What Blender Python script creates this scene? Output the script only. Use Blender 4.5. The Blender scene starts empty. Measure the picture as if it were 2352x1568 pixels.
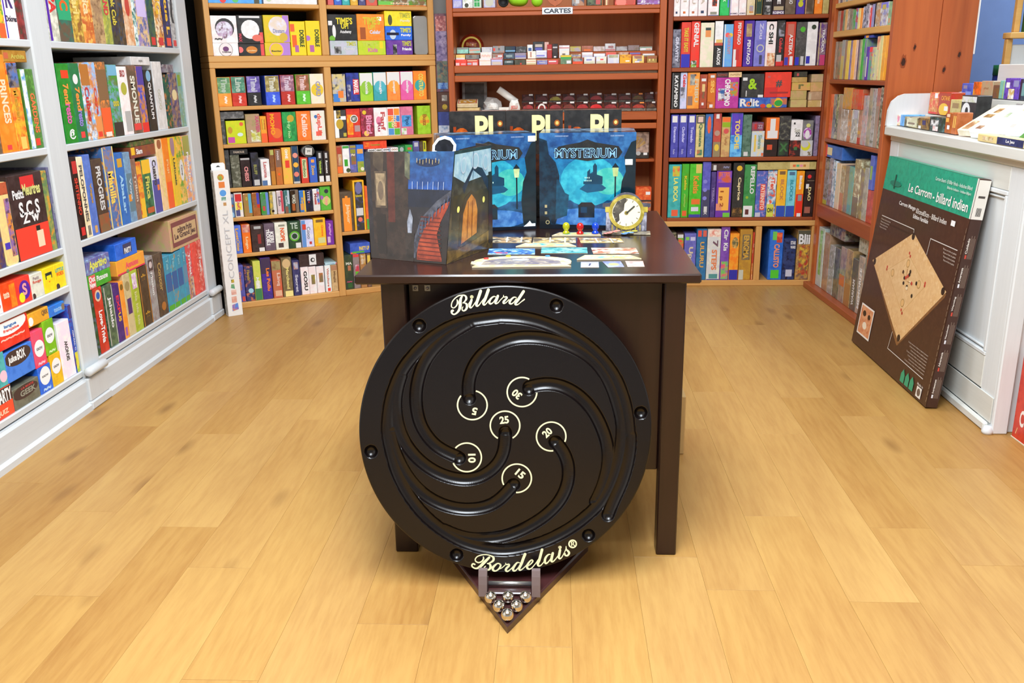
import bpy, bmesh, math, random
import numpy as np
from mathutils import Vector, Matrix
random.seed(7)
S = bpy.context.scene
COL = S.collection

# ------------------------------------------------------------------ camera
CAM_H, FPX = 1.26, 2073.6
PITCH, ROLL, YAW = .2911, -.0159, .0542
fw = Vector((-math.sin(YAW)*math.cos(PITCH), math.cos(YAW)*math.cos(PITCH), -math.sin(PITCH)))
rt = Vector((math.cos(YAW), math.sin(YAW), 0))
up = rt.cross(fw)
r2 = math.cos(ROLL)*rt + math.sin(ROLL)*up
u2 = -math.sin(ROLL)*rt + math.cos(ROLL)*up
cd = bpy.data.cameras.new('camera'); cam = bpy.data.objects.new('camera', cd); COL.objects.link(cam)
cd.sensor_width = 36; cd.lens = FPX*36/2352; cd.clip_start = .05; cd.clip_end = 60
M = Matrix((r2, u2, -fw)).transposed().to_4x4(); M.translation = (0, 0, CAM_H)
cam.matrix_world = M
S.camera = cam

# ------------------------------------------------------------------ world, lights, exposure
S.view_settings.view_transform = 'Standard'; S.view_settings.look = 'None'
S.view_settings.exposure = .31; S.view_settings.gamma = 1; S.view_settings.use_curve_mapping = False
W = bpy.data.worlds.new('world'); S.world = W; W.use_nodes = True
W.node_tree.nodes['Background'].inputs[0].default_value = (.9, .95, 1, 1)
W.node_tree.nodes['Background'].inputs[1].default_value = .3
def area(name, loc, rot, sx, sy, power, col):
    l = bpy.data.lights.new(name, 'AREA'); l.shape = 'RECTANGLE'; l.size = sx; l.size_y = sy; l.energy = power; l.color = col
    o = bpy.data.objects.new(name, l); COL.objects.link(o); o.location = loc; o.rotation_euler = rot
    return o
LAMP = (.88, .955, 1.03); FILL = (.86, .95, 1.04)
area('ceiling_tube_and_fill', (-.1, .95, 2.8), (0, 0, 0), .85, 2.2, 150, LAMP)                      # middle row of tubes
for x, y in ((-1.15, .6), (.95, .6), (-1.15, 3.3), (.95, 3.3)): area('ceiling_tube_and_fill', (x, y, 2.8), (0, 0, 0), .3, 1.7, 9, LAMP)
area('ceiling_tube_and_fill', (-.1, 3.9, 2.8), (0, 0, 0), 1.5, .25, 26, LAMP)  # extra lamp added to lift the shelves at the back
area('ceiling_tube_and_fill', (2.5, 4.1, 2.8), (0, 0, 0), .3, 1.2, 22, LAMP)  # added lamp, put in to brighten the blue recess wall
area('unseen_front_fill', (-.2, -2.75, 1.6), (math.radians(-90), 0, 0), 3.6, 2.2, 52, FILL)  # unseen fill light added behind the camera for the back shelves

# ------------------------------------------------------------------ colour and material helpers
def lin(v):
    return v/12.92 if v <= .04045 else ((v+.055)/1.055)**2.4
def hx(s):
    s = s.strip()
    if len(s) == 3: s = ''.join(ch*2 for ch in s)
    return tuple(lin(int(s[i:i+2], 16)/255) for i in (0, 2, 4))
def newmat(name):
    m = bpy.data.materials.new(name); m.use_nodes = True
    nt = m.node_tree; b = nt.nodes['Principled BSDF']
    return m, nt, b
def nd(nt, t, **kw):
    n = nt.nodes.new(t)
    for k, v in kw.items(): setattr(n, k, v)
    return n
def mix(nt, fac, a, b):
    n = nd(nt, 'ShaderNodeMix', data_type='RGBA')
    for s, v in ((0, fac), (6, a), (7, b)):
        if hasattr(v, 'links') or isinstance(v, bpy.types.NodeSocket): nt.links.new(v, n.inputs[s])
        else: n.inputs[s].default_value = v if s == 0 else (*v[:3], 1)
    return n.outputs[2]
def ramp(nt, fac, stops):
    n = nd(nt, 'ShaderNodeValToRGB')
    while len(n.color_ramp.elements) < len(stops): n.color_ramp.elements.new(.5)
    for e, (p, c) in zip(n.color_ramp.elements, stops): e.position = p; e.color = (*c[:3], 1)
    nt.links.new(fac, n.inputs[0]); return n.outputs[0]
def coords(nt, scale, kind='Object', rnd=True):
    tc = nd(nt, 'ShaderNodeTexCoord'); mp = nd(nt, 'ShaderNodeMapping')
    mp.inputs['Scale'].default_value = scale
    src = tc.outputs[kind]
    if rnd:
        oi = nd(nt, 'ShaderNodeObjectInfo'); ml = nd(nt, 'ShaderNodeMath', operation='MULTIPLY'); ml.inputs[1].default_value = 37
        nt.links.new(oi.outputs['Random'], ml.inputs[0])
        ad = nd(nt, 'ShaderNodeVectorMath', operation='ADD'); nt.links.new(src, ad.inputs[0]); nt.links.new(ml.outputs[0], ad.inputs[1]); src = ad.outputs[0]
    nt.links.new(src, mp.inputs[0]); return mp.outputs[0]
def noise(nt, vec, scale=1, detail=3, rough=.5):
    n = nd(nt, 'ShaderNodeTexNoise'); n.inputs['Scale'].default_value = scale; n.inputs['Detail'].default_value = detail; n.inputs['Roughness'].default_value = rough
    nt.links.new(vec, n.inputs['Vector']); return n.outputs['Fac']
def bump(nt, b, h, strength=.1, dist=.002):
    n = nd(nt, 'ShaderNodeBump'); n.inputs['Strength'].default_value = strength; n.inputs['Distance'].default_value = dist
    nt.links.new(h, n.inputs['Height']); nt.links.new(n.outputs[0], b.inputs['Normal'])
def wood(name, dark, mid, light, axis='z', rough=.4, fine=60, coarse=9, coat=0, knots=False, bmp=.12):
    m, nt, b = newmat(name)
    k = {'x': (.06, 1, 1), 'y': (1, .06, 1), 'z': (1, 1, .06)}[axis]
    v = coords(nt, k)
    n1 = noise(nt, v, coarse, 4, .6); n2 = noise(nt, v, fine, 3, .6)
    c = ramp(nt, n1, ((.3, hx(dark)), (.5, hx(mid)), (.72, hx(light))))
    c2 = mix(nt, .3, c, ramp(nt, n2, ((.3, hx(dark)), (.6, hx(light)))))
    if knots:
        vo = nd(nt, 'ShaderNodeTexVoronoi'); vo.inputs['Scale'].default_value = 1
        kk = {'x': (1.6, 4, 4), 'y': (4, 1.6, 4), 'z': (4, 4, 1.6)}[axis]
        nt.links.new(coords(nt, kk), vo.inputs['Vector'])
        kf = ramp(nt, vo.outputs['Distance'], ((.02, (1, 1, 1)), (.16, (0, 0, 0))))
        c2 = mix(nt, kf, c2, tuple(t*.25 for t in hx(dark)))
    nt.links.new(c2, b.inputs['Base Color']); b.inputs['Roughness'].default_value = rough; b.inputs['Coat Weight'].default_value = coat
    b.inputs['Coat Roughness'].default_value = .12
    bump(nt, b, n2, bmp, .0015); return m
def plain(name, col, rough=.5, metal=0, var=.06, scale=12, coat=0, bmp=0, trans=0, ior=1.45):
    m, nt, b = newmat(name)
    c = hx(col) if isinstance(col, str) else col
    n = noise(nt, coords(nt, (1, 1, 1)), scale, 3)
    nt.links.new(ramp(nt, n, ((.3, tuple(t*(1-var) for t in c)), (.7, tuple(min(1, t*(1+var)) for t in c)))), b.inputs['Base Color'])
    b.inputs['Roughness'].default_value = rough; b.inputs['Metallic'].default_value = metal; b.inputs['Coat Weight'].default_value = coat
    b.inputs['Transmission Weight'].default_value = trans; b.inputs['IOR'].default_value = ior
    if bmp: bump(nt, b, n, bmp)
    return m
def printed(name, rough, coat, scale, wrinkle=0, metal=0, soft=.03):
    """printed card: three print colours per face (c1, c2, c3) blended in blotches like box art"""
    m, nt, b = newmat(name)
    a = [nd(nt, 'ShaderNodeAttribute', attribute_name=k) for k in ('c1', 'c2', 'c3')]
    v = coords(nt, (1, 1, 1))
    n1 = noise(nt, v, scale, 4, .55); n2 = noise(nt, v, scale*1.7, 3, .5)
    f1 = ramp(nt, n1, ((.43-soft, (0, 0, 0)), (.55+soft, (1, 1, 1)))); f2 = ramp(nt, n2, ((.54-soft, (0, 0, 0)), (.6+soft*1.5, (1, 1, 1))))
    c = mix(nt, f2, mix(nt, f1, a[0].outputs['Color'], a[1].outputs['Color']), a[2].outputs['Color'])
    nt.links.new(c, b.inputs['Base Color'])
    b.inputs['Roughness'].default_value = rough; b.inputs['Coat Weight'].default_value = coat; b.inputs['Coat Roughness'].default_value = .1; b.inputs['Metallic'].default_value = metal
    if wrinkle: bump(nt, b, noise(nt, v, 45, 4, .6), wrinkle, .004)
    return m
MT = dict(
    card=printed('printed_card', .42, .12, 30),
    wrap=printed('shrink_wrapped_print', .3, .6, 34, .35),
    tin=printed('printed_tin', .28, .3, 34, 0, .15),
    cover=printed('glossy_cover_print', .22, .3, 26, soft=.12),
    white=wood('white_painted_wood', 'c9ced1', 'd0d5d8', 'd7dcde', 'z', .45, 90, 5, .1, bmp=.06),
    whitex=wood('white_painted_boards', 'c9ced1', 'd0d5d8', 'd7dcde', 'y', .45, 90, 5, .1, bmp=.06),
    greyw=wood('grey_white_painted_wood', 'd6dadb', 'dde1e2', 'e3e7e8', 'z', .45, 90, 5, .1, bmp=.06),
    greywy=wood('grey_white_painted_boards', 'd2d3cc', 'dadbd4', 'e2e3dc', 'y', .45, 90, 5, .1, bmp=.06),
    oak=wood('oak_veneer', 'c98f4c', 'd9a25c', 'e0ac68', 'z', .45, 80, 6),
    oakx=wood('oak_veneer_boards', 'c98f4c', 'd9a25c', 'e0ac68', 'x', .45, 80, 6),
    red=wood('redwood_stained_pine', '9a4a20', 'b4592a', 'c4682f', 'z', .38, 60, 7, .15),
    redx=wood('redwood_stained_boards', '9a4a20', 'b4592a', 'c4682f', 'x', .38, 60, 7, .15),
    redback=wood('redwood_back_board', 'a85c2c', 'b86a34', 'c4783e', 'z', .5, 50, 5),
    mah=wood('dark_redwood', '7a3318', '8d3f1f', '9c4a26', 'z', .4, 60, 7, .1),
    mahx=wood('dark_redwood_boards', '8a4020', '9a4c28', 'a85830', 'x', .4, 60, 7, .1),
    pine=wood('pine_boards', 'c8934c', 'd8a75c', 'e2b56c', 'x', .5, 60, 7),
    knotty=wood('knotty_redwood_plank', '8a3e1c', 'b85c2c', 'c86e38', 'z', .4, 22, 4, .1),
    table=wood('dark_walnut_table', '160906', '23100a', '2e1711', 'z', .34, 50, 8, .12),
    tabletop=wood('dark_walnut_table_top', '1c0e0a', '261410', '2f1c16', 'x', .22, 50, 8, .2),
    board=plain('dark_lacquered_board', '0d0808', .24, 0, .06, 30, 0),
    stand=wood('dark_lacquered_stand', '2a1414', '381c1c', '482626', 'y', .3, 60, 8, .35),
    cream=plain('cream_lettering', 'e6e2b4', .5),
    steel=plain('polished_steel', 'd8d2c8', .06, 1, .02),
    satin=plain('satin_metal', 'b0a6a2', .35, .8),
    hook=plain('hook_lacquer', '6c5c5a', .3),
    silver=plain('brushed_silver', 'b4b4b4', .3, .9),
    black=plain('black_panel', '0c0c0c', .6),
    knot=plain('knot_wood','3c1a0c', .5),
    knotring=plain('knot_ring_wood', '93451f', .45), dark=plain('dark_interior', '1c1612', .7),  # dark back panels carry the shade inside the shelves in their colour
    paperw=plain('white_paper', 'f2f0ea', .6),
    kraft=plain('kraft_card', 'c2a06a', .7),
    edge=plain('grey_board_edge', 'd8cfb8', .7),
    wallw=plain('wall_paint_white', 'd8d6d0', .8),
    wallb=plain('wall_paint_blue', '7896cf', .8, 0, .03),
    ceil=plain('ceiling_paint', 'eeeeea', .8),
    glassy=plain('clear_plastic', 'e8eaea', .08, 0, .02, 12, 0, 0, .85),
    cg=plain('yellow_clear_plastic', 'd2cf18', .1, 0, .02, 12, .3, 0, .45),
    cr=plain('red_clear_plastic', 'e41c1c', .1, 0, .02, 12, .3, 0, .45),
    cb=plain('blue_clear_plastic', '1050e0', .1, 0, .02, 12, .3, 0, .45),
    gold=plain('printed_gold', 'b39b3c', .4),
    lime=plain('lime_fabric', '9fe52a', .6, 0, .1, 40),
    bluemesh=plain('blue_mesh_fabric', '1c2c78', .6, 0, .2, 60),
    greenband=plain('green_fabric_band', '1f7a45', .6),
)
MT['board'].node_tree.nodes['Principled BSDF'].inputs['Specular IOR Level'].default_value = .55; MT['board'].node_tree.nodes['Principled BSDF'].inputs['Coat IOR'].default_value = 1.65
# ------------------------------------------------------------------ geometry helpers
class MB:
    def __init__(s): s.v = []; s.f = []; s.m = []; s.c = []; s.sm = []
    def poly(s, pts, col=None, mat=0, smooth=False):
        b = len(s.v); s.v += [tuple(p) for p in pts]; s.f.append(tuple(range(b, b+len(pts)))); s.m.append(mat); s.c.append(col); s.sm.append(smooth)
    def mesh(s, vs, fs, col=None, mat=0, smooth=False):
        b = len(s.v); s.v += [tuple(p) for p in vs]
        for f in fs: s.f.append(tuple(b+i for i in f)); s.m.append(mat); s.c.append(col); s.sm.append(smooth)
    def box(s, lo, hi, bev=.0012, col=None, mat=0):
        lo = list(lo); hi = list(hi)
        for i in range(3):
            if lo[i] > hi[i]: lo[i], hi[i] = hi[i], lo[i]
        b = min(bev, .3*min(hi[i]-lo[i] for i in range(3)))
        V = []; idx = {}
        for i in (0, 1):
            for j in (0, 1):
                for k in (0, 1):
                    p = [(lo, hi)[i][0], (lo, hi)[j][1], (lo, hi)[k][2]]; q = [1-2*i, 1-2*j, 1-2*k]
                    for a in range(3):
                        w = list(p)
                        for c in range(3):
                            if c != a: w[c] += q[c]*b
                        idx[i, j, k, a] = len(V); V.append(tuple(w))
        F = []
        for a in range(3):
            o = [x for x in range(3) if x != a]
            for e in (0, 1):
                cyc = []
                for (p, q) in ((0, 0), (1, 0), (1, 1), (0, 1)):
                    t = [0, 0, 0]; t[a] = e; t[o[0]] = p; t[o[1]] = q; cyc.append(idx[t[0], t[1], t[2], a])
                if (e == 0) == (a != 1): cyc.reverse()
                F.append(cyc)
        for a in range(3):           # edge quads along axis a
            o = [x for x in range(3) if x != a]
            for p in (0, 1):
                for q in (0, 1):
                    t0 = [0]*3; t1 = [0]*3; t1[a] = 1
                    for t in (t0, t1): t[o[0]] = p; t[o[1]] = q
                    F.append([idx[(*t0, o[0])], idx[(*t1, o[0])], idx[(*t1, o[1])], idx[(*t0, o[1])]])
        for i in (0, 1):
            for j in (0, 1):
                for k in (0, 1): F.append([idx[i, j, k, 0], idx[i, j, k, 1], idx[i, j, k, 2]])
        ctr = [(lo[i]+hi[i])/2 for i in range(3)]
        for f in F:                  # outward winding
            p = [Vector(V[x]) for x in f]; n = (p[1]-p[0]).cross(p[2]-p[0])
            if n.dot(sum(p, Vector())/len(p)-Vector(ctr)) < 0: f.reverse()
        s.mesh(V, F, col, mat)
    def prism(s, pts, y0, y1, col=None, mat=0):
        """outline in xz (counter-clockwise seen from -y) pushed from y0 (front) to y1"""
        n = len(pts)
        V = [(x, y0, z) for x, z in pts]+[(x, y1, z) for x, z in pts]
        F = [list(range(n)), list(range(2*n-1, n-1, -1))]+[[i, i+n, (i+1) % n+n, (i+1) % n] for i in range(n)]
        s.mesh(V, F, col, mat)
    def lathe(s, prof, n=24, col=None, mat=0, c=(0, 0, 0), axis='z'):
        V = []; F = []
        for r, h in prof:
            for i in range(n):
                a = 2*math.pi*i/n
                p = (r*math.cos(a), r*math.sin(a), h) if axis == 'z' else ((r*math.cos(a), -h, r*math.sin(a)) if axis == 'y' else (h, r*math.cos(a), r*math.sin(a)))
                V.append(tuple(p[k]+c[k] for k in range(3)))
        for j in range(len(prof)-1):
            for i in range(n):
                k = (i+1) % n; F.append([j*n+i, j*n+k, (j+1)*n+k, (j+1)*n+i])
        F.append(list(range(n-1, -1, -1))); F.append([(len(prof)-1)*n+i for i in range(n)])
        s.mesh(V, F, col, mat, True)
    def build(s, name, mats, parent=None, loc=None, rz=0, fix=False):
        me = bpy.data.meshes.new(name); me.from_pydata(s.v, [], s.f)
        if not isinstance(mats, (list, tuple)): mats = [mats]
        for m in mats: me.materials.append(m)
        me.polygons.foreach_set('material_index', s.m); me.polygons.foreach_set('use_smooth', s.sm)
        if any(c is not None for c in s.c):
            n = len(me.loops); arr = [np.ones((n, 4), np.float32) for _ in range(3)]; i = 0
            for f, c in zip(s.f, s.c):
                if c is None: c = ((.5, .5, .5),)
                for q in range(len(f)):
                    cc = c[q] if isinstance(c, list) else c
                    for t in range(3): arr[t][i, :3] = cc[min(t, len(cc)-1)]
                    i += 1
            for t in range(3):
                at = me.attributes.new('c%d' % (t+1), 'FLOAT_COLOR', 'CORNER'); at.data.foreach_set('color', arr[t].ravel())
        if fix:
            bm = bmesh.new(); bm.from_mesh(me); bmesh.ops.recalc_face_normals(bm, faces=bm.faces); bm.to_mesh(me); bm.free()
        o = bpy.data.objects.new(name, me); COL.objects.link(o)
        if loc is not None: o.location = loc
        if rz: o.rotation_euler = (0, 0, rz)
        if parent is not None: o.parent = parent
        return o
def tag(o, label, cat, group=None):
    o['label'] = label; o['category'] = cat
    if group: o['group'] = group
    return o
def thing(name, label, cat, loc=(0, 0, 0), rz=0, group=None):
    o = bpy.data.objects.new(name, None); COL.objects.link(o); o.location = loc; o.rotation_euler = (0, 0, rz); o.empty_display_size = .05
    return tag(o, label, cat, group)
def structure(o): o['kind'] = 'structure'; return o
def bx(name, lo, hi, m, parent=None, bev=.002, **kw):
    b = MB(); b.box(lo, hi, bev); return b.build(name, m, parent, **kw)
def C(s): return tuple(hx(t) for t in s.split(';'))
# text as mesh, cached per string
TX = {}
def text2d(s, bold=True):
    k = (s, bold)
    if k not in TX:
        cu = bpy.data.curves.new('t', 'FONT'); cu.body = s; cu.size = 1; cu.resolution_u = 4 if len(s) < 3 else 3 if len(s) < 12 else 2; cu.offset = (0, .018, .035, .048)[int(bold)]
        o = bpy.data.objects.new('t', cu); COL.objects.link(o)
        dg = bpy.context.evaluated_depsgraph_get(); me = o.evaluated_get(dg).to_mesh()
        v = [(p.co.x, p.co.y) for p in me.vertices]; f = [tuple(p.vertices) for p in me.polygons]
        o.evaluated_get(dg).to_mesh_clear(); bpy.data.objects.remove(o); bpy.data.curves.remove(cu)
        if not v: v = [(0, 0), (.5, 0), (.5, .1)]; f = [(0, 1, 2)]
        a = np.array(v); lo = a.min(0); hi = a.max(0); TX[k] = ((a-lo)/np.maximum(hi-lo, 1e-4), f, hi-lo)
    return TX[k]
def put_text(b, s, col, ori, x0, z0, x1, z1, y=-.0006, mat=0, bold=2, keep=False):
    """fit text into a rectangle of the front face (x right, z up, y = depth)"""
    v, f, sz = text2d(s, bold); W, H = x1-x0, z1-z0
    L, T = (H, W) if ori in 'du' else (W, H)
    asp = sz[0]/sz[1]
    t = T; l = min(L, t*asp*1.9)
    if l < t*asp*.45 or keep: l = min(L, t*asp); t = l/asp if keep else min(T, l/(asp*.45))
    cx, cz = (x0+x1)/2, (z0+z1)/2; P = []
    for p, q in v:
        a, c = (p-.5)*l, (q-.5)*t
        if ori == 'd': P.append((cx+c, y, cz-a))
        elif ori == 'u': P.append((cx-c, y, cz+a))
        else: P.append((cx+a, y, cz+c))
    b.mesh(P, f, (col,), mat)
def ell(cx, cz, rx, rz, n=20): return [(cx+rx*math.cos(2*math.pi*i/n), cz+rz*math.sin(2*math.pi*i/n)) for i in range(n)]
GROOVES=[
[(-0.0070,0.2882),(0.0417,0.2854),(0.0951,0.2722),(0.1388,0.2530),(0.1826,0.2283),(0.2192,0.1997),(0.2509,0.1645),(0.2754,0.1254),(0.2927,0.0800),(0.3038,0.0295),(0.3075,-0.0258),(0.3087,-0.0019),(0.3100,-0.0324),(0.3063,-0.0680),(0.2975,-0.1062),(0.2838,-0.1471),(0.2649,-0.1855),(0.2535,-0.2177)],
[(-0.0070,0.2882),(-0.0256,0.2877),(-0.0826,0.2792),(-0.1327,0.2634),(-0.1785,0.2367),(-0.2175,0.2014),(-0.2496,0.1635),(-0.2689,0.1227),(-0.2821,0.0865),(-0.2902,0.0378),(-0.2931,-0.0034),(-0.2919,0.0100),(-0.2883,-0.0246),(-0.2802,-0.0693),(-0.2660,-0.1143),(-0.2432,-0.1598),(-0.2153,-0.2005),(-0.1822,-0.2340),(-0.1463,-0.2613),(-0.1174,-0.2784),(-0.0859,-0.2912),(-0.0371,-0.3024),(0.0040,-0.3050),(0.0199,-0.3036),(0.0705,-0.2910),(0.1211,-0.2711),(0.1717,-0.2413),(0.2096,-0.2103),(0.2348,-0.1849),(0.2575,-0.1440),(0.2726,-0.1032),(0.2826,-0.0650),(0.2889,-0.0193),(0.2896,0.0187),(0.2864,0.0172),(0.2803,0.0576),(0.2680,0.0980),(0.2508,0.1358),(0.2276,0.1686),(0.1995,0.1927),(0.1629,0.2124),(0.1141,0.2295),(0.0702,0.2357),(0.0287,0.2353),(-0.0082,0.2236),(-0.0149,0.2242),(-0.0438,0.2055),(-0.0682,0.1795),(-0.0844,0.1484),(-0.0905,0.1194),(-0.0893,0.0902)],
[(-0.1218,-0.0604),(-0.1386,-0.0576),(-0.1694,-0.0367),(-0.1950,-0.0066),(-0.2132,0.0281),(-0.2205,0.0414),(-0.2206,0.0854),(-0.2136,0.1338),(-0.1993,0.1746),(-0.1769,0.2079),(-0.1452,0.2385),(-0.1115,0.2594),(-0.0826,0.2756)],
[(-0.0011,-0.0004),(-0.0017,-0.0325),(-0.0107,-0.0670),(-0.0330,-0.0939),(-0.0625,-0.1133),(-0.0990,-0.1205),(-0.1424,-0.1130),(-0.1783,-0.0973),(-0.2138,-0.0705),(-0.2394,-0.0403),(-0.2576,-0.0079),(-0.2679,0.0291),(-0.2717,0.0375),(-0.2712,0.0741),(-0.2655,0.1154),(-0.2550,0.1443)],
[(0.0164,-0.1355),(-0.0002,-0.1545),(-0.0155,-0.1710),(-0.0151,-0.1743),(-0.0471,-0.1900),(-0.0959,-0.1966),(-0.1444,-0.1893),(-0.1853,-0.1709),(-0.2185,-0.1452),(-0.2465,-0.1097),(-0.2669,-0.0695),(-0.2801,-0.0321),(-0.2873,0.0050)],
[(0.1237,-0.0276),(0.1409,-0.0470),(0.1531,-0.0753),(0.1565,-0.1035),(0.1525,-0.1368),(0.1372,-0.1726),(0.1093,-0.2058),(0.0713,-0.2336),(0.0282,-0.2562),(-0.0173,-0.2709),(-0.0488,-0.2734),(-0.0855,-0.2739),(-0.1220,-0.2656),(-0.1582,-0.2484)],
[(0.0599,0.1119),(0.0834,0.1189),(0.1129,0.1201),(0.1424,0.1129),(0.1792,0.0922),(0.2086,0.0615),(0.2307,0.0258),(0.2356,0.0121),(0.2503,-0.0262),(0.2557,-0.0645),(0.2531,-0.0951),(0.2400,-0.1463),(0.2223,-0.1821)],
]
RIM=[(-0.2058,0.2685),(0.1291,0.3116),(0.3353,0.0420),(-0.3351,-0.0435),(-0.1291,-0.3143),(0.2042,-0.2696)]
HOLES=[(-0.0880,0.0860),(0.0594,0.1073),(-0.0005,-0.0034),(0.1223,-0.0278),(-0.1163,-0.0643),(0.0178,-0.1350)]
RINGS=[(-0.0809,0.0695),(0.0421,0.1000),(-0.0012,0.0164),(0.1127,-0.0133),(-0.0979,-0.0624),(0.0257,-0.1183)]
NUMS=[("5",-0.0758,0.0541,168),("30",0.0291,0.0948,139),("25",-0.0031,0.0308,5),("20",0.1031,-0.0032,42),("10",-0.0850,-0.0649,-90),("15",0.0346,-0.1073,-40)]
SCRIPT_TOP=[[(-0.1121,0.3306,0.0019),(-0.1108,0.3253,0.0033),(-0.1124,0.3187,0.0028),(-0.1168,0.3131,0.0021),(-0.1215,0.3108,0.0019),(-0.1257,0.3133,0.0021),(-0.1261,0.3190,0.0021),(-0.1235,0.3265,0.0021),(-0.1172,0.3340,0.0021),(-0.1085,0.3400,0.0021),(-0.1010,0.3412,0.0023),(-0.0944,0.3411,0.0026),(-0.0902,0.3373,0.0038),(-0.0899,0.3316,0.0038),(-0.0938,0.3260,0.0026),(-0.0986,0.3223,0.0013)],
[(-0.0986,0.3227,0.0013),(-0.0929,0.3222,0.0023),(-0.0888,0.3183,0.0042),(-0.0889,0.3107,0.0043),(-0.0928,0.3051,0.0034),(-0.0976,0.3033,0.0023),(-0.1004,0.3062,0.0023),(-0.0998,0.3109,0.0019),(-0.0978,0.3132,0.0011)],
[(-0.0991,0.3398,0.0028),(-0.1030,0.3328,0.0047),(-0.1047,0.3243,0.0059),(-0.1049,0.3157,0.0059),(-0.1075,0.3063,0.0047),(-0.1133,0.2988,0.0034),(-0.1200,0.2951,0.0028),(-0.1252,0.2976,0.0032),(-0.1260,0.3028,0.0043),(-0.1231,0.3042,0.0047)],
[(-0.0765,0.3369,0.0070),(-0.0761,0.3369,0.0070)],
[(-0.0849,0.3197,0.0013),(-0.0786,0.3276,0.0023)],
[(-0.0769,0.3299,0.0043),(-0.0797,0.3219,0.0049),(-0.0817,0.3153,0.0047),(-0.0800,0.3106,0.0032),(-0.0761,0.3124,0.0019),(-0.0683,0.3227,0.0017),(-0.0634,0.3311,0.0013)],
[(-0.0545,0.3508,0.0058),(-0.0585,0.3395,0.0057),(-0.0626,0.3283,0.0055),(-0.0656,0.3188,0.0051),(-0.0638,0.3145,0.0036),(-0.0590,0.3168,0.0021),(-0.0532,0.3243,0.0017),(-0.0454,0.3346,0.0013)],
[(-0.0356,0.3533,0.0058),(-0.0401,0.3411,0.0057),(-0.0446,0.3298,0.0055),(-0.0485,0.3214,0.0049),(-0.0467,0.3171,0.0034),(-0.0420,0.3194,0.0021),(-0.0352,0.3278,0.0015)],
[(-0.0180,0.3360,0.0015),(-0.0227,0.3370,0.0023),(-0.0284,0.3333,0.0034),(-0.0333,0.3268,0.0043),(-0.0339,0.3221,0.0042),(-0.0311,0.3192,0.0032),(-0.0258,0.3215,0.0021),(-0.0210,0.3275,0.0015),(-0.0171,0.3341,0.0013)],
[(-0.0128,0.3383,0.0047),(-0.0162,0.3293,0.0049),(-0.0192,0.3228,0.0045),(-0.0179,0.3194,0.0028),(-0.0126,0.3217,0.0019),(-0.0068,0.3282,0.0017),(0.0004,0.3357,0.0015),(0.0009,0.3395,0.0013)],
[(0.0009,0.3385,0.0015),(0.0023,0.3352,0.0019),(0.0075,0.3356,0.0028),(0.0093,0.3332,0.0032),(0.0045,0.3280,0.0038),(0.0006,0.3234,0.0043),(0.0011,0.3200,0.0034),(0.0063,0.3214,0.0019),(0.0140,0.3288,0.0015)],
[(0.0320,0.3337,0.0015),(0.0263,0.3343,0.0025),(0.0201,0.3297,0.0036),(0.0158,0.3240,0.0043),(0.0157,0.3198,0.0038),(0.0195,0.3183,0.0026),(0.0252,0.3220,0.0019),(0.0320,0.3309,0.0015)],
[(0.0497,0.3481,0.0055),(0.0434,0.3387,0.0053),(0.0357,0.3275,0.0051),(0.0299,0.3200,0.0047),(0.0298,0.3162,0.0032),(0.0355,0.3166,0.0019),(0.0432,0.3226,0.0017),(0.0513,0.3286,0.0026)]]
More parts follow.
